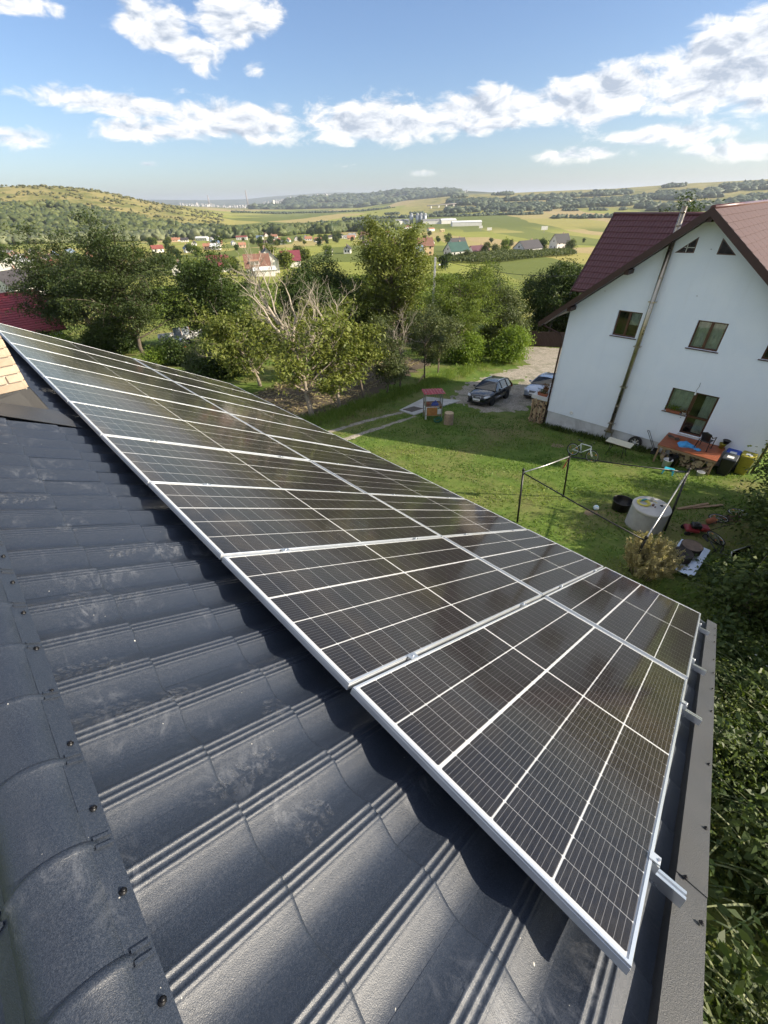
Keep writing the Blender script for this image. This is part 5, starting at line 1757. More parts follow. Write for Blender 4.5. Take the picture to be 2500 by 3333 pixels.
drape([(28.6, 17.6), (33.0, 18.6), (36.0, 18.2), (33.5, 17.2), (29.5, 16.8)], 'grass_patch', simple('short grass', (0.10, 0.135, 0.035), 0.95, 0.35, 1.5, bump=0.5, bscale=20), 0.05, 0.25, 0.35, 6)
drape([(19.6, 8.6), (20.4, 8.7), (20.9, 7.9), (20.2, 7.5), (19.5, 7.9)], 'bare_soil', M_DIRT, 0.02, 0.12, 0.12, 7)
drape([(13.3, 4.3), (14.0, 4.4), (14.5, 3.7), (13.9, 3.2), (13.2, 3.7)], 'bare_soil', M_DIRT, 0.02, 0.12, 0.12, 8)


def slab_object():
    b = MB()
    c = [(18.63, 18.54), (22.79, 19.7), (23.87, 17.29), (18.48, 17.1)]
    top = [(x, y, gz(x, y) + 0.05) for x, y in c]; bot = [(x, y, gz(x, y) - 0.25) for x, y in c]
    b.add(top + bot, [(3, 2, 1, 0), (4, 5, 6, 7), (0, 1, 5, 4), (1, 2, 6, 5), (2, 3, 7, 6), (3, 0, 4, 7)])
    me = b.mesh('concrete_slab')
    bm = bmesh.new(); bm.from_mesh(me); bmesh.ops.recalc_face_normals(bm, faces=bm.faces); bm.to_mesh(me); bm.free()
    tag(new_obj('concrete_slab', me, M_CONC), 'pale concrete slab behind the bird cage', 'slab')
    x, y = 19.45, 18.05
    t = MB().slab([(x - 0.55, y - 0.42, gz(x - 0.55, y - 0.42) + 0.085), (x + 0.62, y - 0.38, gz(x + 0.62, y - 0.38) + 0.085), (x + 0.55, y + 0.40, gz(x + 0.55, y + 0.4) + 0.085), (x - 0.6, y + 0.36, gz(x - 0.6, y + 0.36) + 0.085)], 0.03)
    o = t.build('manhole_cover', simple('rusty sheet', (0.11, 0.095, 0.08), 0.7, 0.25, 4, metal=0.3))
    tag(o, 'rusty metal cover sheet lying on the concrete slab', 'cover')


slab_object()


def veg_bed():
    """straw mulched rows under the orchard"""
    poly = [(8.6, 20.2), (11.9, 19.7), (20.6, 22.7), (26.7, 25.3), (34.5, 28.0), (33.7, 35.0), (22.2, 34.2), (13.6, 29.0), (9.0, 25.0)]
    drape(poly, 'garden_soil', simple('garden soil', (0.095, 0.072, 0.045), 0.95, 0.35, 1.0, bump=0.7, bscale=9), 0.02, 0.4, 0.5, 14)
    P = np.array(poly)
    r_ = rng(15)
    d = np.array([0.92, 0.39]); nrm = np.array([-0.39, 0.92])
    Cs, Ts = [], []
    for k in range(0, 22):
        for m_ in range(420):
            a = r_.random() * 30 - 2
            p = np.array([8.5, 19.0]) + d * a + nrm * (k * 0.72 + r_.normal(0, 0.16))
            Cs.append(p); Ts.append([*(d + r_.normal(size=2) * 0.7), r_.normal(0, 0.15)])
    C = np.array(Cs); T = np.array(Ts)
    ins = np.zeros(len(C), bool)
    n = len(P)
    for i in range(n):
        a = P[i]; b = P[(i + 1) % n]
        ins ^= ((a[1] > C[:, 1]) != (b[1] > C[:, 1])) & (C[:, 0] < (b[0] - a[0]) * (C[:, 1] - a[1]) / (b[1] - a[1] + 1e-12) + a[0])
    C = C[ins]; T = T[ins]
    z = ground(C[:, 0], C[:, 1]) + 0.05 + 0.05 * r_.random(len(C))
    C3 = np.column_stack([C, z])
    N_ = np.tile([0, 0, 1.0], (len(C3), 1)) + r_.normal(size=(len(C3), 3)) * 0.3
    s = 0.5 + r_.random(len(C3))
    V, F = leaf_cards(C3, N_, T, 0.26 * s, 0.085 * s, 0.1)
    o = new_obj('straw_mulch', np_mesh('straw_mulch', V, F, np.repeat(r_.random(len(C3)), 4)), LF_STRAW)
    tag(o, 'dry straw lying in rows between the orchard trees', kind='stuff')


def fence_sheet():
    a = Vector((50.0, 27.6)); b = Vector((56.2, 18.0))
    t = empty('sheet_fence', (a.x, a.y, gz(a.x, a.y)), label='dark brown sheet metal fence at the far end of the gravel', cat='fence')
    L = (b - a).length; d = (b - a) / L; n = int(L / 0.55)
    rz = math.atan2(d.y, d.x)
    b0 = t.location
    me = MB()
    for i in range(11):                               # trapezoid profile sheet
        pass
    prof = [(0, 0), (0.06, 0), (0.08, 0.03), (0.14, 0.03), (0.16, 0), (0.24, 0), (0.26, 0.03), (0.32, 0.03), (0.34, 0), (0.42, 0), (0.44, 0.03), (0.50, 0.03), (0.52, 0), (0.56, 0)]
    vs = [(x, y, 0.0) for x, y in prof] + [(x, y, 1.75) for x, y in prof]
    k = len(prof)
    me = MB().add(vs, [(i, i + 1, k + i + 1, k + i) for i in range(k - 1)]).mesh('fence_panel'); me.materials.append(M_FENCE)
    for i in range(n):
        p = a + d * (i * 0.55)
        o = new_obj('fence_panel', me, None, t)
        o.location = Vector((p.x, p.y, gz(p.x, p.y) + 0.03)) - b0; o.rotation_euler = (0, 0, rz)
        if i % 4 == 0:
            MB().bbox((-0.04, 0.035, -0.2), (0.04, 0.10, 1.8)).build('post', M_FENCE, t).matrix_local = Matrix.Translation(Vector((p.x, p.y, gz(p.x, p.y))) - b0) @ Matrix.Rotation(rz, 4, 'Z')
    r0 = Vector((a.x, a.y, gz(a.x, a.y) + 1.79)) - b0; r1 = Vector((b.x, b.y, gz(b.x, b.y) + 1.79)) - b0
    MB().tube([r0, r1], 0.03, 6).build('rail', M_FENCE, t)


veg_bed()
fence_sheet()


def picket_fence():
    a = Vector((46.5, 30.5)); b = Vector((33.0, 53.0))
    t = empty('picket_fence', (a.x, a.y, gz(a.x, a.y)), label='weathered picket fence between the orchard and the trees behind', cat='fence')
    L = (b - a).length; d = (b - a) / L
    rz = math.atan2(d.y, d.x)
    me = MB().add([(-0.04, 0, 0), (0.04, 0, 0), (0.04, 0, 1.15), (0, 0, 1.24), (-0.04, 0, 1.15), (-0.04, 0.02, 0), (0.04, 0.02, 0), (0.04, 0.02, 1.15), (0, 0.02, 1.24), (-0.04, 0.02, 1.15)],
                  [(0, 1, 2, 3, 4), (9, 8, 7, 6, 5), (0, 5, 6, 1), (1, 6, 7, 2), (2, 7, 8, 3), (3, 8, 9, 4), (4, 9, 5, 0)]).mesh('picket'); me.materials.append(M_PICKET)
    r_ = rng(9)
    for i in range(int(L / 0.17)):
        p = a + d * (i * 0.17)
        o = new_obj('picket', me, None, t)
        o.location = Vector((p.x, p.y, gz(p.x, p.y) + 0.02 + r_.normal(0, 0.02))) - t.location
        o.rotation_euler = (r_.normal(0, 0.03), r_.normal(0, 0.03), rz)
    for h in (0.35, 0.95):
        pts = [Vector((*(a + d * s), gz(*(a + d * s)) + h)) - t.location for s in np.linspace(0, L, 9)]
        MB().tube(pts, 0.03, 4).build('rail', M_PICKET, t)


picket_fence()


def utility_pole(base, h, label, rz=0.3):
    t = empty('utility_pole', (base[0], base[1], gz(*base)), rz, label=label, cat='pole', group='concrete utility poles')
    m_ = simple('pole concrete', (0.52, 0.51, 0.48), 0.9, 0.12, 2, bump=0.2)
    b = MB()
    b.add([(-.16, -.12, -.3), (.16, -.12, -.3), (.16, .12, -.3), (-.16, .12, -.3), (-.10, -.08, h), (.10, -.08, h), (.10, .08, h), (-.10, .08, h)], [(0, 3, 2, 1), (4, 5, 6, 7), (0, 1, 5, 4), (1, 2, 6, 5), (2, 3, 7, 6), (3, 0, 4, 7)])
    b.build('shaft', m_, t, bevel=0.012)
    arm = MB().tube([(0.1, 0, h - 0.7), (0.3, -0.05, h - 0.62), (0.42, -0.06, h - 0.66)], 0.02, 6).build('lamp_arm', M_STEEL, t)
    MB().lathe([(0.0, 0.10), (0.06, 0.09), (0.11, 0.02), (0.10, -0.05), (0.0, -0.08)], (0.45, -0.06, h - 0.68), 12).build('lamp_head', M_WHITE, arm)
    MB().lathe([(0.02, 0), (0.045, 0.02), (0.03, 0.05), (0.045, 0.08), (0.0, 0.1)], (-0.1, 0.1, h - 0.35), 8).build('insulator', M_WHITE, t)
    return t


utility_pole((38.6, 32.4), 9.55, 'concrete utility pole with a small lamp, rising from the trees in the middle', -0.8)
utility_pole((25.9, 56.33), 8.85, 'concrete utility pole left of the brown roofed house, half hidden by the dark tree', -0.6)


def cable():
    p0 = Vector((38.6, 32.4, -3.4)); p1 = Vector((57.0, 15.0, -4.2))
    pts = []
    for i in range(25):
        t = i / 24
        p = p0.lerp(p1, t); p.z -= 1.5 * 4 * t * (1 - t)
        pts.append(p)
    tag(MB().tube(pts, 0.022, 5).build('overhead_cable', M_BLACKPL), 'black overhead cable running right from the concrete pole', 'cable')


cable()

# ------------------------------------------------------------------ things in the yard
def at(x, y, dz=0.0):
    return Vector((x, y, gz(x, y) + dz))


M_REDSHEET = simple('red roofing sheet', (0.36, 0.045, 0.055), 0.5, 0.25, 4, dirt=0.15)
M_PLY = simple('orange plywood', (0.36, 0.165, 0.05), 0.8, 0.3, 5, bump=0.2)
M_MESH = simple('galvanised wire', (0.38, 0.38, 0.38), 0.45, 0.1, metal=0.7)
M_BLUE = simple('blue cloth', (0.055, 0.30, 0.62), 0.75, 0.25, 7, bump=0.3, bscale=20)
M_DKBLUE = simple('blue bag', (0.03, 0.07, 0.35), 0.6, 0.2, 7)
M_GREENHOSE = simple('green hose', (0.02, 0.13, 0.07), 0.5, 0.2)
M_LOGEND = simple('sawn log end', (0.47, 0.36, 0.22), 0.85, 0.25, 12, bump=0.3)
M_SPLIT = simple('split firewood', (0.34, 0.245, 0.155), 0.9, 0.35, 5, bump=0.5, bscale=25)
M_SPLIT2 = simple('grey split firewood', (0.23, 0.185, 0.14), 0.9, 0.3, 5, bump=0.5, bscale=25)
M_RUBBER = simple('tyre rubber', (0.014, 0.014, 0.014), 0.8, 0.15, 8, bump=0.2)
M_RIM = simple('alloy rim', (0.50, 0.51, 0.53), 0.35, 0.08, metal=0.8)
M_POSTBLACK = simple('black steel tube', (0.012, 0.012, 0.013), 0.4, 0.1, metal=0.3)
M_GALV = simple('galvanised tube', (0.45, 0.45, 0.44), 0.4, 0.12, metal=0.8)
M_CREAM = simple('cream table top', (0.60, 0.57, 0.44), 0.6, 0.08, 4, dirt=0.12)


def bird_cage():
    rz = math.atan2(-0.653, 0.757)
    t = empty('bird_cage', at(18.9, 15.9), rz, label='wire bird cage on legs with a red sheet roof by the slab', cat='cage')
    w, d, h = 1.05, 0.75, 1.75
    for sx in (-1, 1):
        for sy in (-1, 1):
            MB().bbox((sx * w / 2 - 0.025, sy * d / 2 - 0.025, -0.05), (sx * w / 2 + 0.025, sy * d / 2 + 0.025, h + (0.14 if sy < 0 else 0.0))).build('post', M_GALV, t)
    for z in (0.35, 0.95, 1.7):
        b = MB()
        for sy in (-1, 1): b.bbox((-w / 2, sy * d / 2 - 0.015, z), (w / 2, sy * d / 2 + 0.015, z + 0.04))
        for sx in (-1, 1): b.bbox((sx * w / 2 - 0.015, -d / 2, z + 0.002), (sx * w / 2 + 0.015, d / 2, z + 0.038))
        b.build('rail', M_WOODRAW if z < 1 else M_GALV, t)
    MB().bbox((-w / 2, -d / 2, 0.93), (w / 2, d / 2, 0.95)).build('shelf', M_WOODRAW, t)
    MB().bbox((-w / 2 + 0.10, -d / 2 - 0.02, 0.38), (w / 2 - 0.30, -d / 2 - 0.005, 0.90)).build('panel', M_PLY, t)
    MB().bbox((w / 2 + 0.005, -d / 2 + 0.06, 0.30), (w / 2 + 0.02, d / 2 - 0.08, 0.92)).build('panel', M_PLY, t)
    MB().bbox((-w / 2 + 0.02, -d / 2 - 0.012, 0.12), (-w / 2 + 0.10, -d / 2 + 0.0, 0.85)).bbox((w / 2 - 0.28, -d / 2 - 0.03, 0.45), (w / 2 - 0.05, -d / 2 - 0.022, 0.80)).build('board', M_DIRTYWHITE, t)
    b = MB()
    for k in range(9):
        x = -w / 2 + k * w / 8
        for sy in (-1, 1): b.tube([(x, sy * d / 2, 0.97), (x, sy * d / 2, 1.7)], 0.004, 4, False)
    for k in range(7):
        y = -d / 2 + k * d / 6
        for sx in (-1, 1): b.tube([(sx * w / 2, y, 0.97), (sx * w / 2, y, 1.7)], 0.004, 4, False)
    for k in range(6):
        z = 1.0 + k * 0.125
        b.tube([(-w / 2, -d / 2, z), (w / 2, -d / 2, z), (w / 2, d / 2, z), (-w / 2, d / 2, z), (-w / 2, -d / 2, z)], 0.004, 4, False)
    b.build('wire_mesh', M_MESH, t)
    n = 15; vs = []
    for i in range(n):
        x = -0.66 + i * 1.32 / (n - 1)
        z = 0.020 * (1 if i % 2 else -1)
        vs += [(x, -d / 2 - 0.28, 1.86 + z), (x, d / 2 + 0.25, 1.72 + z)]
    r_ = MB().add(vs, [(2 * i, 2 * i + 2, 2 * i + 3, 2 * i + 1) for i in range(n - 1)]).build('roof', M_REDSHEET, t)
    m_ = r_.modifiers.new('s', 'SOLIDIFY'); m_.thickness = 0.006
    loc = lambda x, y, z: t.matrix_basis @ Vector((x, y, z))
    M4 = Matrix.Translation(t.location) @ Matrix.Rotation(rz, 4, 'Z')
    o = MB().lathe([(0, 0.0), (0.10, 0.02), (0.14, 0.10), (0.12, 0.18), (0.0, 0.23)], n=14).build('red_pot', M_TERRA)
    o.location = M4 @ Vector((-0.30, -0.12, 0.952)); tag(o, 'round red pot on the shelf of the bird cage', 'pot')
    vs = []
    rr = rng(3)
    o = cloth_blob('blue_bag', 0.26, 0.20, 0.22, M_DKBLUE, 4); o.location = M4 @ Vector((0.12, -0.10, 0.952)); tag(o, 'crumpled blue bag on the shelf of the bird cage', 'bag')
    b = MB()
    for k in range(4):
        b.tube([(0.27 * math.cos(a) * (1 + 0.05 * k), 0.20 * math.sin(a) * (1 + 0.06 * k), 0.05 + 0.04 * k + 0.02 * math.sin(3 * a)) for a in np.linspace(0, 6.28, 18)], 0.018, 5, False)
    o = b.build('garden_hose', M_GREENHOSE); o.location = M4 @ Vector((0.25, -0.72, 0.0)) ; o.location.z = gz(o.location.x, o.location.y)
    tag(o, 'coiled green hose at the foot of the bird cage', 'hose')


def cloth_blob(name, a, b_, c, mat, seed, n=16, m_=9):
    """crumpled soft heap"""
    r_ = rng(seed)
    vs, fs = [], []
    ph = r_.random(6) * 6
    for i in range(m_ + 1):
        v = i / m_ * math.pi / 2
        for k in range(n):
            u = 2 * math.pi * k / n
            w = 1 + 0.16 * math.sin(3 * u + ph[0]) + 0.10 * math.sin(5 * u + 4 * v + ph[1]) + 0.07 * math.sin(9 * u + ph[2] + 3 * v)
            h = 1 + 0.22 * math.sin(2 * u + ph[3]) + 0.14 * math.sin(6 * u + ph[4])
            vs.append((a * math.cos(v) * math.cos(u) * w, b_ * math.cos(v) * math.sin(u) * w, c * math.sin(v) * (h if i < m_ else 1)))
    for i in range(m_):
        for k in range(n):
            fs.append((i * n + k, i * n + (k + 1) % n, (i + 1) * n + (k + 1) % n, (i + 1) * n + k))
    return MB().add(vs, fs, True).build(name, mat)


bird_cage()
st = empty('tree_stump', at(18.72, 14.45, -0.03), label='upright sawn log used as a chopping block beside the bird cage', cat='log')
pr = []
MB().lathe([(0.30, 0.0), (0.285, 0.2), (0.29, 0.5), (0.28, 0.76), (0.268, 0.775)], n=18).build('bark', simple('log bark', (0.27, 0.20, 0.135), 0.95, 0.3, 6, bump=0.6, bscale=20), st)
MB().lathe([(0.268, 0.775), (0.0, 0.78)], n=18).build('sawn_top', M_LOGEND, st)
pl = MB().box((0, 0, 0.08), (2.6, 0.14, 0.06)).build('plank', M_WOODRAW)
pl.location = at(26.4, 23.4, 0.12); pl.rotation_euler = (0, -0.05, 0.45); tag(pl, 'pale loose plank leaning in the orchard behind the slab', 'plank')


def log_me(r, L, seed, split):
    r_ = rng(seed)
    n = 7 if split else 10
    prof = [(r * (0.85 + 0.3 * r_.random()) * math.cos(a), r * (0.8 + 0.3 * r_.random()) * math.sin(a)) for a in np.linspace(0, 2 * math.pi, n, endpoint=False)]
    if split: prof = [p for p in prof if p[1] > -0.35 * r]
    n = len(prof)
    vs = [(p[0], -L / 2, p[1]) for p in prof] + [(p[0] * 0.96, L / 2, p[1] * 0.96) for p in prof]
    me = bpy.data.meshes.new('log')
    me.from_pydata(vs, [], [tuple(range(n)), tuple(reversed(range(n, 2 * n)))] + [(i, n + i, n + (i + 1) % n, (i + 1) % n) for i in range(n)])
    me.materials.append(M_LOGEND); me.materials.append(M_SPLIT if seed % 2 else M_SPLIT2)
    me.polygons.foreach_set('material_index', [0, 0] + [1] * n)
    me.update()
    return me


LOGS = [log_me(0.085 + 0.012 * (i % 4), 0.36, 60 + i, i % 3 != 0) for i in range(9)]


ORDW = ['top', 'second', 'third', 'fourth', 'fifth', 'sixth', 'seventh', 'eighth', 'ninth', 'tenth', 'bottom']


def firewood(s0, s1, o0, z0, z1, n_s, n_z, label, group, seed, layers=1):
    r_ = rng(seed)
    for L in range(layers):
        for j in range(n_z):
            for i in range(n_s):
                o = new_obj('firewood_log', LOGS[int(r_.integers(len(LOGS)))])
                s = s0 + (i + 0.5 + 0.25 * (j % 2)) * (s1 - s0) / n_s + r_.normal(0, 0.012)
                z = z0 + (j + 0.5) * (z1 - z0) / n_z + r_.normal(0, 0.012)
                o.location = hp(s, o0 - L * 0.38 + r_.normal(0, 0.03), z)
                o.rotation_euler = (r_.normal(0, 0.05), r_.random() * 6.28, HRZ + r_.normal(0, 0.08))
                tag(o, label % (ORDW[n_z - 1 - j]), 'firewood', group)


firewood(-1.15, -0.12, -0.32, -0.30, 1.42, 6, 11, 'split firewood log in the %s row of the stack under the white terrace', 'firewood under the terrace', 71)
firewood(6.7, 8.75, 1.25, 0.66, 1.50, 11, 5, 'split firewood log in the %s row of the pile under the timber deck', 'firewood under the deck', 72)
for s in (-1.02, -0.70, -0.36):
    o = MB().box((0, 0, 0), (0.07, 0.05, 1.75)).build('slat', M_WOODRAW); o.location = hp(s, -0.06, 0.55); o.rotation_euler = (0, 0, HRZ)
    tag(o, 'upright timber slat holding the firewood, %s' % {-1.02: 'farthest from the wall corner', -0.70: 'the middle one', -0.36: 'nearest the downpipe'}[s], 'slat', 'slats before the firewood')


def planter(name, p, rz, w, d, h, mat, label, plant=LF_BRIGHT, n=160, seed=1, ph=0.22, cat='planter'):
    t = empty(name, p, rz, label=label, cat=cat)
    b = MB()
    b.add([(-w / 2 * .9, -d / 2 * .85, 0), (w / 2 * .9, -d / 2 * .85, 0), (w / 2 * .9, d / 2 * .85, 0), (-w / 2 * .9, d / 2 * .85, 0), (-w / 2, -d / 2, h), (w / 2, -d / 2, h), (w / 2, d / 2, h), (-w / 2, d / 2, h),
           (-w / 2 + .02, -d / 2 + .02, h), (w / 2 - .02, -d / 2 + .02, h), (w / 2 - .02, d / 2 - .02, h), (-w / 2 + .02, d / 2 - .02, h), (-w / 2 + .02, -d / 2 + .02, h - .04), (w / 2 - .02, -d / 2 + .02, h - .04), (w / 2 - .02, d / 2 - .02, h - .04), (-w / 2 + .02, d / 2 - .02, h - .04)],
          [(0, 3, 2, 1), (0, 1, 5, 4), (1, 2, 6, 5), (2, 3, 7, 6), (3, 0, 4, 7), (4, 5, 9, 8), (5, 6, 10, 9), (6, 7, 11, 10), (7, 4, 8, 11), (8, 9, 13, 12), (9, 10, 14, 13), (10, 11, 15, 14), (11, 8, 12, 15), (12, 13, 14, 15)])
    b.build('trough', mat, t)
    plant_tuft(t, w * 0.42, d * 0.5, h, ph, n, plant, seed)
    return t


def plant_tuft(t, a, b_, z0, h, n, leaf, seed):
    r_ = rng(seed)
    C = np.column_stack([r_.normal(0, a * 0.55, n), r_.normal(0, b_ * 0.8, n), z0 + h * r_.random(n)])
    V, F = leaf_cards(C, r_.normal(size=(n, 3)) + [0, 0, 0.6], r_.normal(size=(n, 3)), 0.05 + 0.05 * r_.random(n), 0.03 + 0.02 * r_.random(n))
    new_obj('plant', np_mesh('plant', V, F, np.repeat(r_.random(n), 4)), leaf, t)


LF_RED = leaf_mat('wilted geranium', (0.16, 0.05, 0.02), (0.20, 0.15, 0.04), 0.2)
planter('flower_box', hp(-0.62, -0.30, 1.665), HRZ, 0.62, 0.2, 0.17, M_TERRA, 'long terracotta flower box on the front of the terrace slab', LF_GREY, 200, 3)


def round_pot(name, p, r, h, mat, label, leaf=None, seed=1, ph=0.3, n=200, cat='pot'):
    t = empty(name, p, label=label, cat=cat)
    MB().lathe([(0.0, 0.0), (r * 0.7, 0.0), (r, h), (r * 1.06, h), (r * 1.06, h * 0.85), (r * 0.95, h * 0.85)], n=16).lathe([(r * 0.93, h), (r * 0.9, h * 0.8), (0, h * 0.8)], n=16).build('pot', mat, t)
    if leaf: plant_tuft(t, r * 1.3, r * 1.3, h * 0.9, ph, n, leaf, seed)
    return t


round_pot('flower_pot', hp(-0.75, -0.95, 1.665), 0.16, 0.24, M_TERRA, 'terracotta pot with wilted red plant, behind the flower box on the terrace', LF_RED, 4)
round_pot('flower_pot', hp(-0.42, -1.5, 1.665), 0.17, 0.26, M_TERRA, 'terracotta pot with reddish plant, farthest back on the terrace', LF_RED, 5, 0.45, 260)
planter('flower_box', hp(6.25, 0.02, 2.665), HRZ, 0.66, 0.15, 0.13, M_TERRA, 'pink flower box on the sill beside the balcony door', LF_BRIGHT, 180, 6)
round_pot('flower_pot', hp(6.72, 0.02, 2.665), 0.085, 0.13, M_WHITE, 'small white pot on the sill beside the balcony door', LF_RED, 7, 0.12, 60)


def deck():
    t = empty('timber_deck', hp(6.45, 1.75, 0), HRZ, label='red brown timber deck on legs below the balcony door', cat='deck')
    w, d, z = 2.45, 1.72, 1.65
    n = 9
    for i in range(n):
        y0 = i * d / n
        o = MB().bbox((0, y0 + 0.002, z - 0.035), (w, y0 + d / n - 0.003, z)).build('board', M_WOODDECK, t)
        o.location.z = 0.001 * (i % 3)
    MB().bbox((0.0, 0.002, z - 0.13), (w, 0.045, z - 0.037)).build('beam', M_WOODRAW, t)
    MB().bbox((0.0, d - 0.05, z - 0.13), (w, d - 0.01, z - 0.037)).build('beam', M_WOODRAW, t)
    for x in (0.05, w - 0.12):
        MB().bbox((x, 0.05, z - 0.13), (x + 0.06, d - 0.06, z - 0.038)).build('joist', M_WOODRAW, t)
        for y in (0.06, d - 0.12):
            p = hp(6.45 + x, 1.75 - y, 0)
            MB().bbox((x + 0.002, y, gz(p.x, p.y) + 9.8 - 0.1), (x + 0.075, y + 0.07, z - 0.132)).build('leg', M_WOODRAW, t)


deck()


def plastic_chair():
    t = empty('plastic_chair', hp(8.12, 0.78, 1.652), HRZ + R(180 - 12), label='black plastic armchair on the timber deck', cat='chair')
    MB().slab([(-0.22, -0.22, 0.43), (0.22, -0.22, 0.43), (0.20, 0.22, 0.40), (-0.20, 0.22, 0.40)], 0.025).build('seat', M_BLACKPL, t, bevel=0.008)
    vs, fs = [], []
    for j in range(6):
        v = j / 5
        for i in range(7):
            u = i / 6 - 0.5
            vs.append((u * (0.36 + 0.06 * v), 0.21 + 0.16 * v - 0.10 * u * u, 0.44 + 0.42 * v + 0.05 * (1 - 4 * u * u) * v))
    for j in range(5):
        for i in range(6):
            a = j * 7 + i; fs.append((a, a + 1, a + 8, a + 7))
    o = MB().add(vs, fs, True).build('backrest', M_BLACKPL, t); m_ = o.modifiers.new('s', 'SOLIDIFY'); m_.thickness = 0.012
    for sx in (-1, 1):
        MB().tube([(sx * 0.24, -0.23, 0.0), (sx * 0.25, -0.20, 0.42), (sx * 0.27, -0.17, 0.62), (sx * 0.28, 0.05, 0.66), (sx * 0.25, 0.24, 0.68), (sx * 0.18, 0.36, 0.84), (0.0, 0.40, 0.93)], 0.022, 6).build('arm', M_BLACKPL, t)
        MB().tube([(sx * 0.27, 0.30, 0.0), (sx * 0.23, 0.22, 0.42), (sx * 0.21, 0.23, 0.5)], 0.022, 6).build('leg', M_BLACKPL, t)


plastic_chair()
o = cloth_blob('blue_cloth', 0.36, 0.26, 0.16, M_BLUE, 8, 26, 9); o.location = hp(7.45, 1.05, 1.652); o.rotation_euler = (0, 0, HRZ + 0.3); tag(o, 'crumpled bright blue tarpaulin on the timber deck', 'tarpaulin')
o = cloth_blob('blue_cloth', 0.16, 0.11, 0.07, M_BLUE, 9, 20, 7); o.location = hp(7.98, 1.15, 1.652); o.rotation_euler = (0, 0, HRZ); tag(o, 'small blue cloth between the tarpaulin and the chair leg', 'cloth')
M_SHOE = simple('brown shoe', (0.07, 0.05, 0.04), 0.7, 0.2, 8)


def shoe(p, rz, label):
    t = empty('shoe', p, rz, label=label, cat='shoe', group='shoes on the deck')
    vs, fs = [], []
    st_ = [(-0.13, 0.03, 0.07), (-0.11, 0.04, 0.10), (-0.02, 0.042, 0.095), (0.06, 0.048, 0.06), (0.12, 0.04, 0.045), (0.15, 0.015, 0.03)]
    for x, w, h in st_:
        vs += [(x, -w, 0), (x, -w * 0.9, h * 0.6), (x, 0, h), (x, w * 0.9, h * 0.6), (x, w, 0)]
    for i in range(len(st_) - 1):
        for k in range(4): fs.append((i * 5 + k, i * 5 + k + 1, i * 5 + k + 6, i * 5 + k + 5))
    fs += [(0, 1, 2, 3, 4), tuple(25 + k for k in (4, 3, 2, 1, 0))]
    MB().add(vs, fs, True).build('upper', M_SHOE, t)
    MB().bbox((-0.14, -0.05, 0.0), (0.155, 0.05, 0.014)).build('sole', M_WOODRAW, t, bevel=0.006)


for k, (s, o_, a) in enumerate(((6.72, 0.62, 0.4), (7.0, 0.70, 0.9), (6.66, 0.52, 0.2), (6.95, 0.60, 1.1))):
    shoe(hp(s, o_, 1.668), HRZ + a, 'brown shoe on the deck, %s' % ('right one of the pair by the deck corner', 'front one of the pair by the door', 'left one of the pair by the deck corner', 'back one of the pair by the door')[k])


def wheelie_bin(p, rz, body, lid, label, h=0.95):
    t = empty('wheelie_bin', p, rz, label=label, cat='bin')
    b = MB()
    b.add([(-.20, -.24, 0.06), (.20, -.24, 0.06), (.20, .22, 0.06), (-.20, .22, 0.06), (-.27, -.30, h - .1), (.27, -.30, h - .1), (.27, .30, h - .1), (-.27, .30, h - .1)], [(0, 3, 2, 1), (4, 5, 6, 7), (0, 1, 5, 4), (1, 2, 6, 5), (2, 3, 7, 6), (3, 0, 4, 7)])
    b.build('body', body, t, bevel=0.02)
    l = MB().add([(-.29, -.33, h - .098), (.29, -.33, h - .098), (.29, .33, h - .098), (-.29, .33, h - .098), (-.27, -.31, h - .05), (.27, -.31, h - .05), (.26, .30, h), (-.26, .30, h)], [(0, 3, 2, 1), (4, 5, 6, 7), (0, 1, 5, 4), (1, 2, 6, 5), (2, 3, 7, 6), (3, 0, 4, 7)]).build('lid', lid, t, bevel=0.01)
    MB().slab([(-.13, -.18, h - .034), (.13, -.18, h - .034), (.13, 0.02, h - .015), (-.13, 0.02, h - .015)], 0.002).build('sticker', M_WHITE, l)
    for sx in (-1, 1):
        MB().tube([(sx * .20, .25, .10), (sx * .25, .25, .10)], 0.10, 12).build('wheel', M_RUBBER, t)
    MB().tube([(-.2, .34, h - .06), (.2, .34, h - .06)], 0.015, 6).build('handle', body, t)


M_BINBLK = simple('black bin', (0.012, 0.013, 0.015), 0.5, 0.15); M_BINBLUE = simple('blue bin', (0.02, 0.07, 0.40), 0.45, 0.15); M_BINLID = simple('dark grey lid', (0.05, 0.055, 0.06), 0.45, 0.15)
M_YELLOW = simple('yellow plastic', (0.36, 0.32, 0.04), 0.5, 0.2)
q = hp(9.27, 0.98, 0); wheelie_bin(Vector((q.x, q.y, gz(q.x, q.y) - 0.02)), HRZ, M_BINBLK, M_BINLID, 'black wheelie bin with a grey lid and white sticker beside the deck', 0.98)
q = hp(9.27, 0.33, 0); wheelie_bin(Vector((q.x, q.y, gz(q.x, q.y) - 0.02)), HRZ, M_BINBLUE, M_BINBLUE, 'blue wheelie bin behind the black one', 1.02)
q = hp(9.32, -0.0, 0)
wheelie_bin(Vector((hp(9.85, 0.22, 0).x, hp(9.85, 0.22, 0).y, gz(hp(9.85, 0.22, 0).x, hp(9.85, 0.22, 0).y) - 0.02)), HRZ, M_YELLOW, M_YELLOW, 'yellow wheelie bin at the right end of the wall', 1.06)
round_pot('bucket', hp(8.74, 0.20, 1.652), 0.14, 0.24, M_YELLOW, 'yellow bucket at the back corner of the deck', cat='bucket')
round_pot('plant_pot', hp(8.82, 0.16, 1.90), 0.15, 0.16, M_BLACKPL, 'black pot sitting on the yellow bucket', cat='pot')


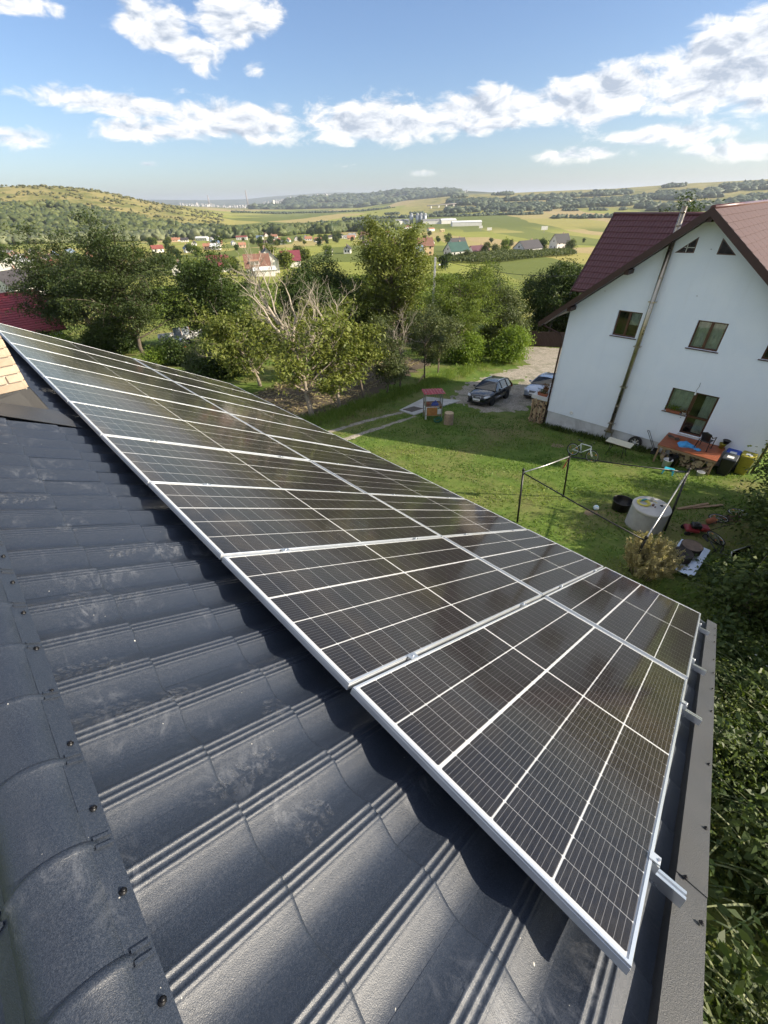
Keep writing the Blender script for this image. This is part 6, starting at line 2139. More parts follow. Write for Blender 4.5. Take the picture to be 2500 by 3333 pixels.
def bucket(p, r, h, mat, label, rz=0):
    t = empty('bucket', p, rz, label=label, cat='bucket')
    MB().lathe([(0.0, 0.0), (r * 0.8, 0.0), (r, h), (r * 1.05, h), (r * 1.05, h * 0.93), (r * 0.98, h * 0.93)], n=18).lathe([(r * 0.94, h), (r * 0.76, 0.02), (0, 0.02)], n=18).build('body', mat, t)
    MB().tube([(r * math.cos(a), -0.02 - r * 0.2 * math.sin(a), h * 0.9 - r * 0.9 * math.sin(a)) for a in np.linspace(0, math.pi, 12)], 0.004, 5).build('handle', M_MESH, t)


bucket(at(21.2, 3.15), 0.20, 0.42, M_WHITE, 'white plastic bucket standing in front of the deck')
bucket(at(21.55, 3.05), 0.22, 0.55, M_BLACKPL, 'black bucket behind the white one under the deck edge')
bucket(at(21.25, 1.75), 0.16, 0.20, M_DIRTYWHITE, 'small dirty white pail on the ground by the black bin')


def step_stool():
    m_ = simple('turquoise plastic', (0.03, 0.36, 0.50), 0.45, 0.1)
    t = empty('step_stool', at(20.35, 2.85), HRZ + 0.1, label='small turquoise step stool on the lawn', cat='stool')
    MB().bbox((-0.20, -0.13, 0.24), (0.20, 0.13, 0.27)).build('seat', m_, t, bevel=0.01)
    for sx in (-1, 1):
        for sy in (-1, 1):
            MB().add([(sx * .24 - .05 * (sx > 0), sy * .15 - 0.02, 0), (sx * .24 + .05 * (sx < 0), sy * .15 - 0.02, 0), (sx * .24 + .05 * (sx < 0), sy * .15 + 0.02, 0), (sx * .24 - .05 * (sx > 0), sy * .15 + 0.02, 0),
                      (sx * .19 - .06 * (sx > 0), sy * .115 - 0.012, .245), (sx * .19 + .06 * (sx < 0), sy * .115 - 0.012, .245), (sx * .19 + .06 * (sx < 0), sy * .115 + 0.012, .245), (sx * .19 - .06 * (sx > 0), sy * .115 + 0.012, .245)],
                     [(0, 3, 2, 1), (4, 5, 6, 7), (0, 1, 5, 4), (1, 2, 6, 5), (2, 3, 7, 6), (3, 0, 4, 7)]).build('leg', m_, t)


step_stool()


def folding_table():
    t = empty('folding_table', at(21.0, 5.4), HRZ, label='folding table with cream top on the lawn by the wall', cat='table')
    MB().bbox((-0.6, -0.3, 0.72), (0.6, 0.3, 0.75)).build('tabletop', M_CREAM, t, bevel=0.006)
    MB().bbox((-0.605, -0.305, 0.695), (0.605, 0.305, 0.719)).build('apron', M_BROWN, t)
    for sx in (-1, 1):
        for sy in (-1, 1):
            MB().tube([(sx * 0.30, sy * 0.24, 0.70), (sx * 0.33, sy * 0.25, 0.35), (sx * 0.42, sy * 0.26, -0.05)], 0.014, 6).build('leg', M_POSTBLACK, t)
        MB().tube([(sx * 0.34, -0.25, 0.32), (sx * 0.34, 0.25, 0.32)], 0.010, 6).build('crossbar', M_POSTBLACK, t)


folding_table()


def wheel_parts(t, R_, W, rimc=None, c=(0, 0, 0), axis='Y', spokes=5, rim_r=0.66):
    """tyre and rim as children, axle along local y"""
    prof = [(R_ * rim_r, -W * 0.45), (R_ * 0.80, -W * 0.52), (R_ * 0.94, -W * 0.46), (R_, -W * 0.3), (R_, W * 0.3), (R_ * 0.94, W * 0.46), (R_ * 0.80, W * 0.52), (R_ * rim_r, W * 0.45)]
    b = MB().lathe(prof, n=24)
    b.v = [(x + c[0], z + c[1], y + c[2]) for x, y, z in b.v]
    ty = b.build('tyre', M_RUBBER, t)
    b = MB().lathe([(R_ * rim_r, -W * 0.42), (R_ * rim_r * 0.93, -W * 0.40), (R_ * rim_r * 0.88, -W * 0.1), (R_ * rim_r * 0.88, W * 0.3)], n=24)
    for k in range(spokes):
        a = 2 * math.pi * k / spokes
        M = Matrix.Rotation(a, 3, 'Z')
        b.box(M @ Vector((R_ * rim_r * 0.48, 0, -W * 0.30)), (R_ * rim_r * 0.9, R_ * 0.14, W * 0.12), M=M)
    b.lathe([(0.0, -W * 0.38), (R_ * 0.14, -W * 0.36), (R_ * 0.15, -W * 0.2)], n=12)
    b.v = [(x + c[0], z + c[1], y + c[2]) for x, y, z in b.v]
    b.build('rim', rimc or M_RIM, t)
    b = MB().lathe([(R_ * rim_r * 0.86, W * 0.05), (0.0, W * 0.05)], n=20)
    b.v = [(x + c[0], z + c[1], y + c[2]) for x, y, z in b.v]
    b.build('brake_disc', M_POSTBLACK, t)


def spare_wheel():
    p = hp(5.18, 0.20, 0.70)
    t = empty('car_wheel', p, label='car wheel with alloy rim leaning against the plinth', cat='wheel')
    t.rotation_euler = (R(-14), 0, HRZ)
    wheel_parts(t, 0.33, 0.20, spokes=7)


spare_wheel()


def hand_truck():
    p = hp(6.0, 0.35, 0); p.z = gz(p.x, p.y)
    t = empty('hand_truck', p, HRZ, label='black tubular hand truck leaning between the wheel and the deck', cat='hand truck')
    for dy in (-0.10, 0.10):
        MB().tube([(0.30, dy, 0.05), (-0.35, dy + 0.16, 0.95), (-0.42, dy + 0.18, 1.02)], 0.014, 6).build('rail', M_POSTBLACK, t)
    MB().tube([(-0.42, 0.08, 1.02), (-0.46, 0.14, 1.06), (-0.44, 0.22, 1.04), (-0.42, 0.28, 1.02)], 0.014, 6).build('handle', M_POSTBLACK, t)
    for k in (0.3, 0.6): MB().tube([(0.3 - 0.65 * k, -0.10 + 0.16 * k, 0.05 + 0.9 * k), (0.3 - 0.65 * k, 0.10 + 0.16 * k, 0.05 + 0.9 * k)], 0.010, 6).build('rung', M_POSTBLACK, t)
    MB().bbox((0.24, -0.18, 0.02), (0.46, 0.2, 0.05)).build('toe_plate', M_POSTBLACK, t)
    for dy in (-0.2, 0.22):
        MB().tube([(0.22, dy - 0.03, 0.12), (0.22, dy + 0.03, 0.12)], 0.12, 14).build('wheel', M_RUBBER, t)


hand_truck()


def bicycle(p, rot, label, framem, seed=0):
    t = empty('bicycle', p, label=label, cat='bicycle')
    t.rotation_euler = rot
    R_ = 0.30
    for x, nm in ((-0.50, 'wheel'), (0.50, 'wheel')):
        w = MB()
        n = 28
        ring = [(x + R_ * math.cos(a), 0, R_ + R_ * math.sin(a)) for a in np.linspace(0, 2 * math.pi, n)]
        wh = w.tube(ring, 0.022, 6, False).build(nm, M_RUBBER, t)
        MB().tube([(x + (R_ - 0.03) * math.cos(a), 0, R_ + (R_ - 0.03) * math.sin(a)) for a in np.linspace(0, 2 * math.pi, n)], 0.013, 5, False).build('rim', M_RIM, wh)
        b = MB()
        for k in range(16):
            a = 2 * math.pi * k / 16
            b.tube([(x, 0.02 * (-1) ** k, R_), (x + (R_ - 0.03) * math.cos(a), 0, R_ + (R_ - 0.03) * math.sin(a))], 0.0022, 3, False)
        b.build('spokes', M_RIM, wh)
        b = MB()
        for a in (0.7, 2.8, 4.9):
            b.box((x + 0.19 * math.cos(a), 0.012, R_ + 0.19 * math.sin(a)), (0.07, 0.012, 0.03), M=Matrix.Rotation(-a, 3, 'Y'))
        b.build('reflector', simple('orange reflector', (0.8, 0.25, 0.02), 0.4), wh)
    bb, st_, hd, hu = (-0.08, 0, 0.29), (-0.22, 0, 0.72), (0.33, 0, 0.66), (0.30, 0, 0.76)
    b = MB()
    b.tube([bb, st_], 0.018, 7).tube([st_, hu], 0.02, 7).tube([bb, hd], 0.024, 7).tube([hd, hu], 0.022, 7)
    for s in (-1, 1):
        b.tube([(bb[0], 0.02 * s, bb[2]), (-0.50, 0.06 * s, R_)], 0.011, 6).tube([(st_[0], 0.02 * s, st_[2] - 0.06), (-0.50, 0.06 * s, R_)], 0.010, 6)
    b.build('frame', framem, t)
    b = MB()
    for s in (-1, 1): b.tube([(0.335, 0.045 * s, 0.63), (0.40, 0.055 * s, 0.45), (0.50, 0.055 * s, R_)], [0.02, 0.018, 0.012], 6)
    b.tube([(0.335, -0.05, 0.63), (0.335, 0.05, 0.63)], 0.016, 6)
    b.build('fork', framem, t)
    MB().tube([hu, (0.28, 0, 0.86), (0.33, 0, 0.90)], 0.014, 6).tube([(0.26, -0.30, 0.92), (0.33, -0.12, 0.90), (0.33, 0.12, 0.90), (0.26, 0.30, 0.92)], 0.012, 6).build('handlebar', M_POSTBLACK, t)
    MB().tube([st_, (-0.25, 0, 0.83)], 0.012, 6).build('seat_post', M_POSTBLACK, t)
    MB().add([(-0.40, -0.08, 0.86), (-0.40, 0.08, 0.86), (-0.12, 0.02, 0.85), (-0.12, -0.02, 0.85), (-0.38, -0.06, 0.82), (-0.38, 0.06, 0.82), (-0.14, 0.012, 0.82), (-0.14, -0.012, 0.82)], [(0, 3, 2, 1), (4, 5, 6, 7), (0, 1, 5, 4), (1, 2, 6, 5), (2, 3, 7, 6), (3, 0, 4, 7)]).build('saddle', M_BLACKPL, t, bevel=0.01)
    b = MB().tube([(bb[0] + 0.09 * math.cos(a), -0.04, bb[2] + 0.09 * math.sin(a)) for a in np.linspace(0, 6.283, 16)], 0.008, 5, False)
    b.tube([(bb[0], -0.05, bb[2]), (bb[0] + 0.12, -0.06, bb[2] - 0.11)], 0.010, 5).tube([(bb[0], 0.05, bb[2]), (bb[0] - 0.12, 0.06, bb[2] + 0.11)], 0.010, 5)
    b.box((bb[0] + 0.12, -0.10, bb[2] - 0.11), (0.08, 0.08, 0.02)).box((bb[0] - 0.12, 0.10, bb[2] + 0.11), (0.08, 0.08, 0.02))
    b.build('crank', M_POSTBLACK, t)


M_BIKEWHITE = simple('white bike paint', (0.78, 0.80, 0.80), 0.3, 0.04, coat=0.5)
bicycle(at(19.2, 6.46), (R(-8), 0, R(-94)), 'white children bicycle standing on the lawn behind the pole frame', M_BIKEWHITE)
bicycle(at(17.45, 0.35, 0.10), (R(82), 0, R(-25)), 'bicycle with pale wheels lying on its side in the weeds', simple('red bike paint', (0.10, 0.03, 0.03), 0.35))
bicycle(at(14.35, -0.45, 0.12), (R(70), R(6), R(-140)), 'dark bicycle half buried in the shrub beside the metal sheet table', simple('black bike paint', (0.015, 0.015, 0.018), 0.35))


def pole_frame():
    """four posts joined by rails, an old awning frame"""
    B = [(11.02, 5.37), (14.38, 5.16), (14.40, 1.45), (11.0, 1.55)]
    T = [(11.42, 5.75, -5.95), (13.62, 5.13, -5.98), (15.35, 1.71, -5.97), (10.56, 1.48, -5.95)]
    t = empty('pole_frame', at(12.7, 3.4), label='tall black four post frame with tube rails standing on the lawn', cat='frame')
    o0 = t.location
    for b_, T_ in zip(B, T):
        p = at(*b_, -0.1) - o0; q_ = Vector(T_) - o0
        MB().tube([p, q_], 0.036, 8).build('post', M_POSTBLACK, t)
        MB().lathe([(0.0, 0.05), (0.045, 0.03), (0.05, -0.02), (0.04, -0.06)], q_, 10).build('cap', M_POSTBLACK, t)
    for i, m_ in ((0, M_GALV), (1, M_POSTBLACK), (2, M_GALV), (3, M_POSTBLACK)):
        a = Vector(T[i]) - o0; c = Vector(T[(i + 1) % 4]) - o0
        a.z -= 0.12; c.z -= 0.12
        MB().tube([a, a.lerp(c, 0.5) - Vector((0, 0, 0.03)), c], 0.022, 7).build('rail', m_, t)
    a = Vector(T[2]) - o0
    MB().tube([a + Vector((0, 0, -0.12)), a + Vector((-0.25, 0.35, -0.14)), a + Vector((-0.02, 0.0, -0.55))], 0.012, 5).build('brace', M_GALV, t)
    q_ = Vector(T[1]) - o0
    c = MB()
    c.add([(q_.x + 0.05, q_.y + 0.02, q_.z - 0.25), (q_.x - 0.05, q_.y - 0.02, q_.z - 0.25), (q_.x - 0.13, q_.y + 0.05, q_.z - 0.62), (q_.x - 0.02, q_.y + 0.1, q_.z - 0.66), (q_.x + 0.06, q_.y + 0.05, q_.z - 0.6)], [(0, 1, 2, 3), (0, 3, 4)])
    o = c.build('hanging_rag', simple('rust rag', (0.22, 0.07, 0.03), 0.9, 0.3, 9), t)
    m_ = o.modifiers.new('s', 'SOLIDIFY'); m_.thickness = 0.02


pole_frame()


def well_ring():
    t = empty('concrete_well', at(14.25, 2.12, -0.05), label='grey concrete well ring with lid on the lawn', cat='well')
    MB().lathe([(0.60, 0.0), (0.60, 0.84)], n=40).build('ring', M_CONCGREY, t)
    MB().lathe([(0.0, 0.845), (0.60, 0.845), (0.615, 0.855), (0.615, 0.93), (0.60, 0.945), (0.0, 0.95)], n=40).build('lid', M_CONC, t)
    MB().tube([(0.18, -0.22, 0.952), (0.24, -0.26, 0.952)], 0.04, 10).build('hole', M_BLACKPL, t)
    MB().bbox((-0.02, -0.05, 0.951), (0.04, 0.01, 1.02)).bbox((-0.08, -0.12, 0.951), (0.02, -0.09, 0.966)).build('rusty_handle', simple('rust', (0.12, 0.05, 0.03), 0.8, 0.3, 8), t)
    b = MB()
    for k in range(9):
        rr = 0.13 + 0.018 * (k % 5) + 0.004 * k
        b.tube([(rr * math.cos(a) + 0.01 * math.sin(5 * a + k), rr * math.sin(a), 0.012 + 0.012 * (k // 3) + 0.004 * math.sin(2 * a + k)) for a in np.linspace(0, 6.283, 26)], 0.009, 5, False)
    b.tube([(0.2, 0.0, 0.01), (0.32, -0.1, 0.01), (0.36, -0.25, 0.012), (0.30, -0.35, 0.012)], 0.009, 5)
    o = b.build('yellow_hose', simple('yellow hose', (0.62, 0.55, 0.10), 0.5, 0.1)); o.location = at(14.25, 2.12, -0.05) + Vector((-0.05, 0.27, 0.955))
    tag(o, 'coiled yellow hose on the well lid', 'hose')
    o = MB().tube([(0, 0, 0), (0.12, 0.02, 0.01), (0.2, 0.0, 0.03)], [0.03, 0.035, 0.02], 8).build('spray_gun', simple('teal plastic', (0.05, 0.25, 0.28), 0.5)); o.location = at(14.25, 2.12, -0.05) + Vector((-0.02, 0.36, 1.02)); o.rotation_euler = (0, 0, -0.7)
    tag(o, 'teal spray nozzle resting on the yellow hose', 'nozzle')
    o = MB().lathe([(0.0, 0.0), (0.05, 0.0), (0.055, 0.10), (0.02, 0.16), (0.0, 0.17)], n=10).build('tap_stone', M_CONC); o.location = at(14.25, 2.12, -0.05) + Vector((0.30, 0.12, 0.951))
    tag(o, 'pale stone knob at the back of the well lid', 'stone')


well_ring()
t = empty('plastic_tub', at(14.95, 3.15), label='black plastic tub beside the well', cat='tub')
MB().lathe([(0.0, 0.0), (0.30, 0.0), (0.345, 0.42), (0.37, 0.43), (0.365, 0.40)], n=24).lathe([(0.335, 0.42), (0.29, 0.03), (0.0, 0.03)], n=24).build('body', M_BLACKPL, t)
MB().tube([(0.36 * math.cos(a), 0.36 * math.sin(a), 0.425) for a in np.linspace(0, 6.283, 24)], 0.012, 6, False).build('rim', M_BLACKPL, t)


def football():
    me = bpy.data.meshes.new('ball')
    bm = bmesh.new(); bmesh.ops.create_icosphere(bm, subdivisions=3, radius=0.105); bm.to_mesh(me); bm.free()
    me.polygons.foreach_set('use_smooth', [True] * len(me.polygons))
    t_ = NT('football')
    vo = t_.n('ShaderNodeTexVoronoi', Vector=t_.coord('Object'), Scale=14.0)
    c = t_.ramp(t_.n('ShaderNodeSeparateColor', Color=vo.outputs['Color']).outputs[0], [(0.35, (0.62, 0.68, 0.72)), (0.55, (0.22, 0.42, 0.55)), (0.75, (0.70, 0.72, 0.72))], 'CONSTANT')
    t_.principled(Base__Color=c, Roughness=0.5)
    o = new_obj('football', me, t_.m); o.location = at(14.2, 3.8, 0.10)
    tag(o, 'pale blue and white ball lying on the lawn', 'ball')


football()


def mower():
    m_ = simple('red machine paint', (0.22, 0.02, 0.025), 0.4, 0.2, dirt=0.15)
    t = empty('motor_tiller', at(15.0, 0.72), R(-60), label='small red motor machine standing in the grass', cat='machine')
    MB().bbox((-0.32, -0.20, 0.14), (0.10, 0.20, 0.26)).build('deck', m_, t, bevel=0.03)
    MB().bbox((-0.16, -0.13, 0.262), (0.14, 0.14, 0.42)).build('engine', M_BLACKPL, t, bevel=0.03)
    MB().bbox((0.12, -0.16, 0.20), (0.40, 0.16, 0.36)).build('tank', m_, t, bevel=0.04)
    MB().lathe([(0.0, 0.05), (0.07, 0.05), (0.08, 0.0)], (-0.02, 0.0, 0.421), 12).build('air_filter', M_BLACKPL, t)
    for x in (-0.26, 0.30):
        for y in (-0.23, 0.19):
            MB().tube([(x, y, 0.09), (x, y + 0.045, 0.09)], 0.095, 14).build('wheel', M_RUBBER, t)
    for y in (-0.15, 0.15): MB().tube([(0.34, y, 0.3), (0.70, y, 0.62), (0.92, y * 1.1, 0.72)], 0.012, 6).build('handle_tube', M_POSTBLACK, t)


mower()
o = round_pot('clay_pot', at(16.1, 0.55), 0.13, 0.26, M_TERRA, 'clay pot lying tipped over in the grass', cat='pot'); o.rotation_euler = (R(70), 0, R(40)); o.location.z += 0.12


def sheet_table():
    t = empty('sheet_table', at(12.75, 0.5), label='galvanised metal sheet table with two charred drums on it', cat='table')
    t['label'] = 'galvanised metal sheet table at the shrub edge'
    o0 = t.location
    z = -7.40
    c = [(13.36, 0.82), (13.39, 0.08), (11.73, 0.17), (12.18, 0.85)]
    c = [(13.40, 0.86), (13.42, 0.06), (11.72, 0.10), (11.74, 0.92)]
    MB().slab([Vector((x, y, z)) - o0 for x, y in reversed(c)], 0.012).build('sheet', simple('galvanised sheet', (0.62, 0.66, 0.70), 0.32, 0.10, 3, metal=0.75, dirt=0.2), t)
    MB().slab([Vector((x, y, z - 0.013)) - o0 for x, y in [(13.36, 0.80), (11.78, 0.84), (11.78, 0.14), (13.36, 0.12)]], 0.10).build('base_frame', M_BLACKPL, t)
    for x in (11.9, 13.25):
        for y in (0.2, 0.75):
            MB().bbox(Vector((x - 0.04, y - 0.04, gz(x, y) - 0.1)) - o0, Vector((x + 0.04, y + 0.04, z - 0.114)) - o0).build('leg', M_WOODRAW, t)
    soot = simple('charred drum', (0.035, 0.028, 0.024), 0.85, 0.4, 6, bump=0.3)
    top = simple('rusty drum top', (0.16, 0.115, 0.085), 0.9, 0.35, 5)
    for i, (x, y, r, lb) in enumerate(((12.95, 0.52, 0.29, 'low charred drum with a brown lid at the far end of the metal sheet table'), (12.38, 0.62, 0.28, 'low charred drum with a dark top at the near end of the metal sheet table'))):
        d = empty('charred_drum', (x, y, z + 0.002), label=lb, cat='drum')
        MB().lathe([(r, 0.0), (r, 0.20), (r * 0.97, 0.22)], n=26).build('body', soot, d)
        MB().lathe([(r * 0.97, 0.22), (r * 0.9, 0.212), (0.0, 0.212)], n=26).build('top', top if i == 0 else soot, d)
        MB().tube([(r * math.cos(a), r * math.sin(a), 0.215) for a in np.linspace(0, 6.283, 26)], 0.010, 5, False).build('rim', soot, d)
    o = MB().slab([(0, 0, 0.72), (0.9, 0.08, 0.72), (1.0, 0.05, 0.02), (0.1, -0.02, 0.02)], 0.012).build('leaning_pane', M_PANE)
    o.location = at(13.1, -0.55); o.rotation_euler = (R(-14), 0, R(-30)); tag(o, 'old framed glass pane leaning in the shrub behind the metal table', 'pane')
    f_ = MB()
    for a, c_ in (((0, 0, .72), (.9, .08, .72)), ((.9, .08, .72), (1., .05, .02)), ((1., .05, .02), (.1, -.02, .02)), ((.1, -.02, .02), (0, 0, .72))): f_.tube([a, c_], 0.022, 5)
    f_.build('frame', M_GALV, o)


sheet_table()
for k, (x, y, a, L, lb) in enumerate(((17.5, 0.95, -0.62, 1.9, 'upper of two weathered planks lying on the lawn by the fallen bicycle'), (17.25, 1.2, -0.52, 1.5, 'lower of two weathered planks lying on the lawn by the fallen bicycle'))):
    o = MB().box((0, 0, 0), (L, 0.10, 0.035)).build('plank', M_WOODRAW); o.location = at(x, y, 0.05 + 0.03 * k); o.rotation_euler = (0, 0.03, a); tag(o, lb, 'plank')

# ------------------------------------------------------------------ cars
def car_paint(name, col, rough=0.25, metal=0.3):
    t = NT(name)
    n = t.noise(t.coord('Object'), 3, 4, 0.6)
    c = t.ramp(n, [(0.3, tuple(x * 0.9 for x in col)), (0.7, tuple(min(1, x * 1.1) for x in col))])
    p = t.principled(Base__Color=c, Roughness=rough, Metallic=metal)
    p.inputs['Coat Weight'].default_value = 0.7
    p.inputs['Coat Roughness'].default_value = 0.06
    return t.m


M_CARGLASS = simple('car glass', (0.012, 0.014, 0.015), 0.05, 0.05, spec=0.8)
M_CHROME = simple('chrome', (0.75, 0.75, 0.76), 0.12, 0.03, metal=1.0)
M_LAMP = simple('headlamp', (0.55, 0.57, 0.58), 0.12, 0.1, spec=0.8)
M_TAIL = simple('tail lamp', (0.45, 0.02, 0.015), 0.25, 0.1)
M_UNDER = simple('underbody black', (0.010, 0.010, 0.010), 0.7, 0.1)


def make_car(p, rz, paint, label, L=4.59, W=1.77, H=1.43, wb=2.64, pitch=0.0, roll=0.0, logo=True, tall=0.0, plate='B'):
    t = empty('parked_car', p, label=label, cat='car', rot=(roll, pitch, rz))
    hl = L / 2
    xf, xr = hl, -hl
    # stations along the length: x, half width low, half width at belt, sill z, belt z
    st_ = [(xf, 0.55, 0.56, 0.30, 0.58), (xf - 0.10, 0.74, 0.74, 0.22, 0.68), (xf - 0.30, 0.84, 0.82, 0.20, 0.76), (xf - 0.75, 0.875, 0.86, 0.20, 0.84), (xf - 1.25, 0.885, 0.87, 0.20, 0.92), (xf - 1.7, 0.885, 0.87, 0.20, 0.95),
           (0.0, 0.885, 0.87, 0.20, 0.965), (xr + 1.2, 0.885, 0.87, 0.20, 0.985), (xr + 0.55, 0.875, 0.86, 0.22, 1.0), (xr + 0.18, 0.83, 0.82, 0.26, 0.98), (xr + 0.03, 0.76, 0.77, 0.32, 0.92), (xr, 0.70, 0.72, 0.38, 0.84)]
    s = W / 1.77
    vs, fs = [], []
    m_ = 11
    for x, wl, wb_, z0, z1 in st_:
        z1 += tall
        mid = z0 + (z1 - z0) * 0.55
        half = [(0.0, z0), (wl * 0.8, z0), (wl * 0.97, z0 + 0.05), (wl, mid), (wb_ * 0.985, z1 - 0.06), (wb_ * 0.93, z1), ]
        row = [(x, y * s, z) for y, z in half]
        row = row[1:]
        ring = row + [(x, 0.0, z1 + 0.035)] + [(x, -y, z) for (_, y, z) in reversed(row)]
        vs += ring
    m_ = len(vs) // len(st_)
    for i in range(len(st_) - 1):
        for k in range(m_):
            a = i * m_ + k; b = i * m_ + (k + 1) % m_
            fs.append((a, b, b + m_, a + m_))
    fs += [tuple(reversed(range(m_))), tuple(range((len(st_) - 1) * m_, len(st_) * m_))]
    me = bpy.data.meshes.new('body'); me.from_pydata(vs, [], fs)
    bm = bmesh.new(); bm.from_mesh(me); bmesh.ops.recalc_face_normals(bm, faces=bm.faces)
    bm.to_mesh(me); bm.free()
    me.polygons.foreach_set('use_smooth', [True] * len(me.polygons))
    body = new_obj('body', me, paint, t)
    sub = body.modifiers.new('s', 'SUBSURF'); sub.levels = 1; sub.render_levels = 2
    # wheel arches: dark rounded wells let into the sides
    ax = (xf - 0.90, xf - 0.90 - wb)
    for x in ax:
        for sy in (-1, 1):
            b = MB().tube([(x, sy * (W / 2 - 0.20), 0.315), (x, sy * (W / 2 + 0.004), 0.315)], 0.365, 26)
            b.build('wheel_arch', M_UNDER, t)
            w = empty('wheel', (x, sy * (W / 2 - 0.085), 0.315)); w.parent = t
            w.rotation_euler = (0, 0, 0 if sy < 0 else math.pi)
            wheel_parts(w, 0.315, 0.20, spokes=7)
    # greenhouse
    zr = H + tall * 0.6
    zb = 0.93 + tall
    prof = [(xf - 1.22, zb - 0.01, 0.80), (xf - 1.95, zr - 0.055, 0.60), (xf - 2.35, zr, 0.585), (xr + 1.2, zr - 0.005, 0.575), (xr + 0.55, zr - 0.06, 0.56), (xr + 0.14, zb + 0.06, 0.70)]
    vs, fs = [], []
    for x, z, w in prof:
        w *= s
        vs += [(x, w * 0.94, z), (x, 0, z + 0.035), (x, -w * 0.94, z)]
    base = [(xf - 1.22, 0.80 * s), (xf - 1.75, 0.835 * s), (xf - 2.35, 0.845 * s), (xr + 1.2, 0.84 * s), (xr + 0.55, 0.82 * s), (xr + 0.14, 0.74 * s)]
    n = len(prof)
    for i in range(n - 1):
        fs += [(3 * i, 3 * i + 3, 3 * i + 4, 3 * i + 1), (3 * i + 1, 3 * i + 4, 3 * i + 5, 3 * i + 2)]
    roof_f = fs[4:8]
    # roof skin with pillars as painted bars, glass between
    gv = []
    for x, y in base: gv += [(x, y, zb + 0.015), (x, -y, zb + 0.015)]
    def pt(i, side): return Vector(vs[3 * i + (0 if side > 0 else 2)])
    def bp(i, side): return Vector((base[i][0], side * base[i][1], zb + 0.015))
    # windscreen and rear window
    ws = MB().add([bp(0, 1), bp(0, -1), pt(1, -1), Vector(vs[4]), pt(1, 1)], [(0, 1, 2, 3, 4)]).build('windscreen', M_CARGLASS, t)
    rw = MB().add([bp(5, 1), bp(5, -1), pt(4, -1), Vector(vs[13]), pt(4, 1)], [(4, 3, 2, 1, 0)]).build('rear_window', M_CARGLASS, t)
    for sd in (1, -1):
        quads = [(1, 2), (2, 3), (3, 4)]
        b = MB().add([bp(0, sd), bp(1, sd), bp(2, sd), pt(2, sd), pt(1, sd)], [(0, 1, 2, 3, 4)])
        b.build('side_window', M_CARGLASS, t)
        MB().add([bp(2, sd), bp(3, sd), pt(3, sd), pt(2, sd)], [(0, 1, 2, 3)]).build('side_window', M_CARGLASS, t)
        MB().add([bp(3, sd), bp(4, sd), bp(5, sd), pt(4, sd), pt(3, sd)], [(0, 1, 2, 3, 4)]).build('side_window', M_CARGLASS, t)
        p_ = MB()
        off = Vector((0, 0.006 * sd, 0.004))
        p_.tube([bp(0, sd) + off, pt(1, sd) + off, pt(2, sd) + off, pt(3, sd) + off, pt(4, sd) + off, bp(5, sd) + off], [0.03, 0.032, 0.036, 0.036, 0.036, 0.05], 6)
        p_.tube([bp(2, sd) + off, pt(2, sd) + off], 0.028, 5).tube([bp(3, sd) + off, pt(3, sd) + off], 0.034, 5)
        p_.build('pillar', paint, t)
        MB().tube([bp(0, sd) + off * 1.2, bp(1, sd) + off * 1.4, bp(2, sd) + off * 1.4, bp(3, sd) + off * 1.4, bp(4, sd) + off * 1.4, bp(5, sd) + off], 0.014, 5).build('window_trim', M_CHROME, t)
        q = [pt(1, sd) + Vector((-0.10, -0.03 * sd, 0.075)), pt(2, sd) + Vector((0, -0.05 * sd, 0.065)), pt(3, sd) + Vector((0, -0.05 * sd, 0.065)), pt(4, sd) + Vector((0.1, -0.03 * sd, 0.05))]
        MB().tube(q, 0.017, 6).build('roof_rail', M_CHROME, t)
        mi = MB().bbox((xf - 1.62, sd * (W / 2 + 0.02), zb + 0.03), (xf - 1.50, sd * (W / 2 + 0.19), zb + 0.16))
        mi.build('door_mirror', paint, t, bevel=0.03)
        for x in (xf - 2.05, xf - 3.0):
            MB().bbox((x - 0.09, sd * (W / 2 - 0.012), zb - 0.13), (x + 0.09, sd * (W / 2 + 0.012), zb - 0.10)).build('door_handle', M_CHROME, t)
        MB().tube([(xf - 1.2, sd * (W / 2 - 0.012), 0.50), (xf - 2.0, sd * (W / 2 + 0.0), 0.49), (xr + 1.25, sd * (W / 2 - 0.0), 0.51)], 0.013, 5).build('side_moulding', M_CHROME if logo else M_UNDER, t)
        b = MB().add([(xf - 0.02, sd * 0.50, 0.60), (xf - 0.10, sd * 0.72, 0.635), (xf - 0.36, sd * 0.825 * s, 0.70), (xf - 0.33, sd * 0.80 * s, 0.79), (xf - 0.14, sd * 0.56, 0.735), (xf - 0.05, sd * 0.47, 0.70)], [(0, 1, 2, 3, 4, 5)])
        o = b.build('headlight', M_LAMP, t); o.location = (0.028, sd * 0.022, 0.012)
        b = MB().add([(xr + 0.02, sd * 0.62, 0.72 + tall), (xr + 0.30, sd * 0.872 * s, 0.76 + tall), (xr + 0.30, sd * 0.862 * s, 0.95 + tall), (xr + 0.08, sd * 0.66, 0.98 + tall)], [(0, 1, 2, 3)])
        o = b.build('tail_light', M_TAIL, t); o.location = (-0.03, sd * 0.02, 0)
    b = MB().add([v for v in vs[3:15]], [(0, 3, 4, 1), (1, 4, 5, 2), (3, 6, 7, 4), (4, 7, 8, 5), (6, 9, 10, 7), (7, 10, 11, 8)], True)
    rf = b.build('roof', paint, t)
    # nose
    g = MB().add([(xf + 0.03, -0.30, 0.68), (xf + 0.03, 0.30, 0.68), (xf + 0.05, 0.25, 0.36), (xf + 0.05, -0.25, 0.36)], [(0, 1, 2, 3)])
    gr = g.build('grille', M_UNDER, t)
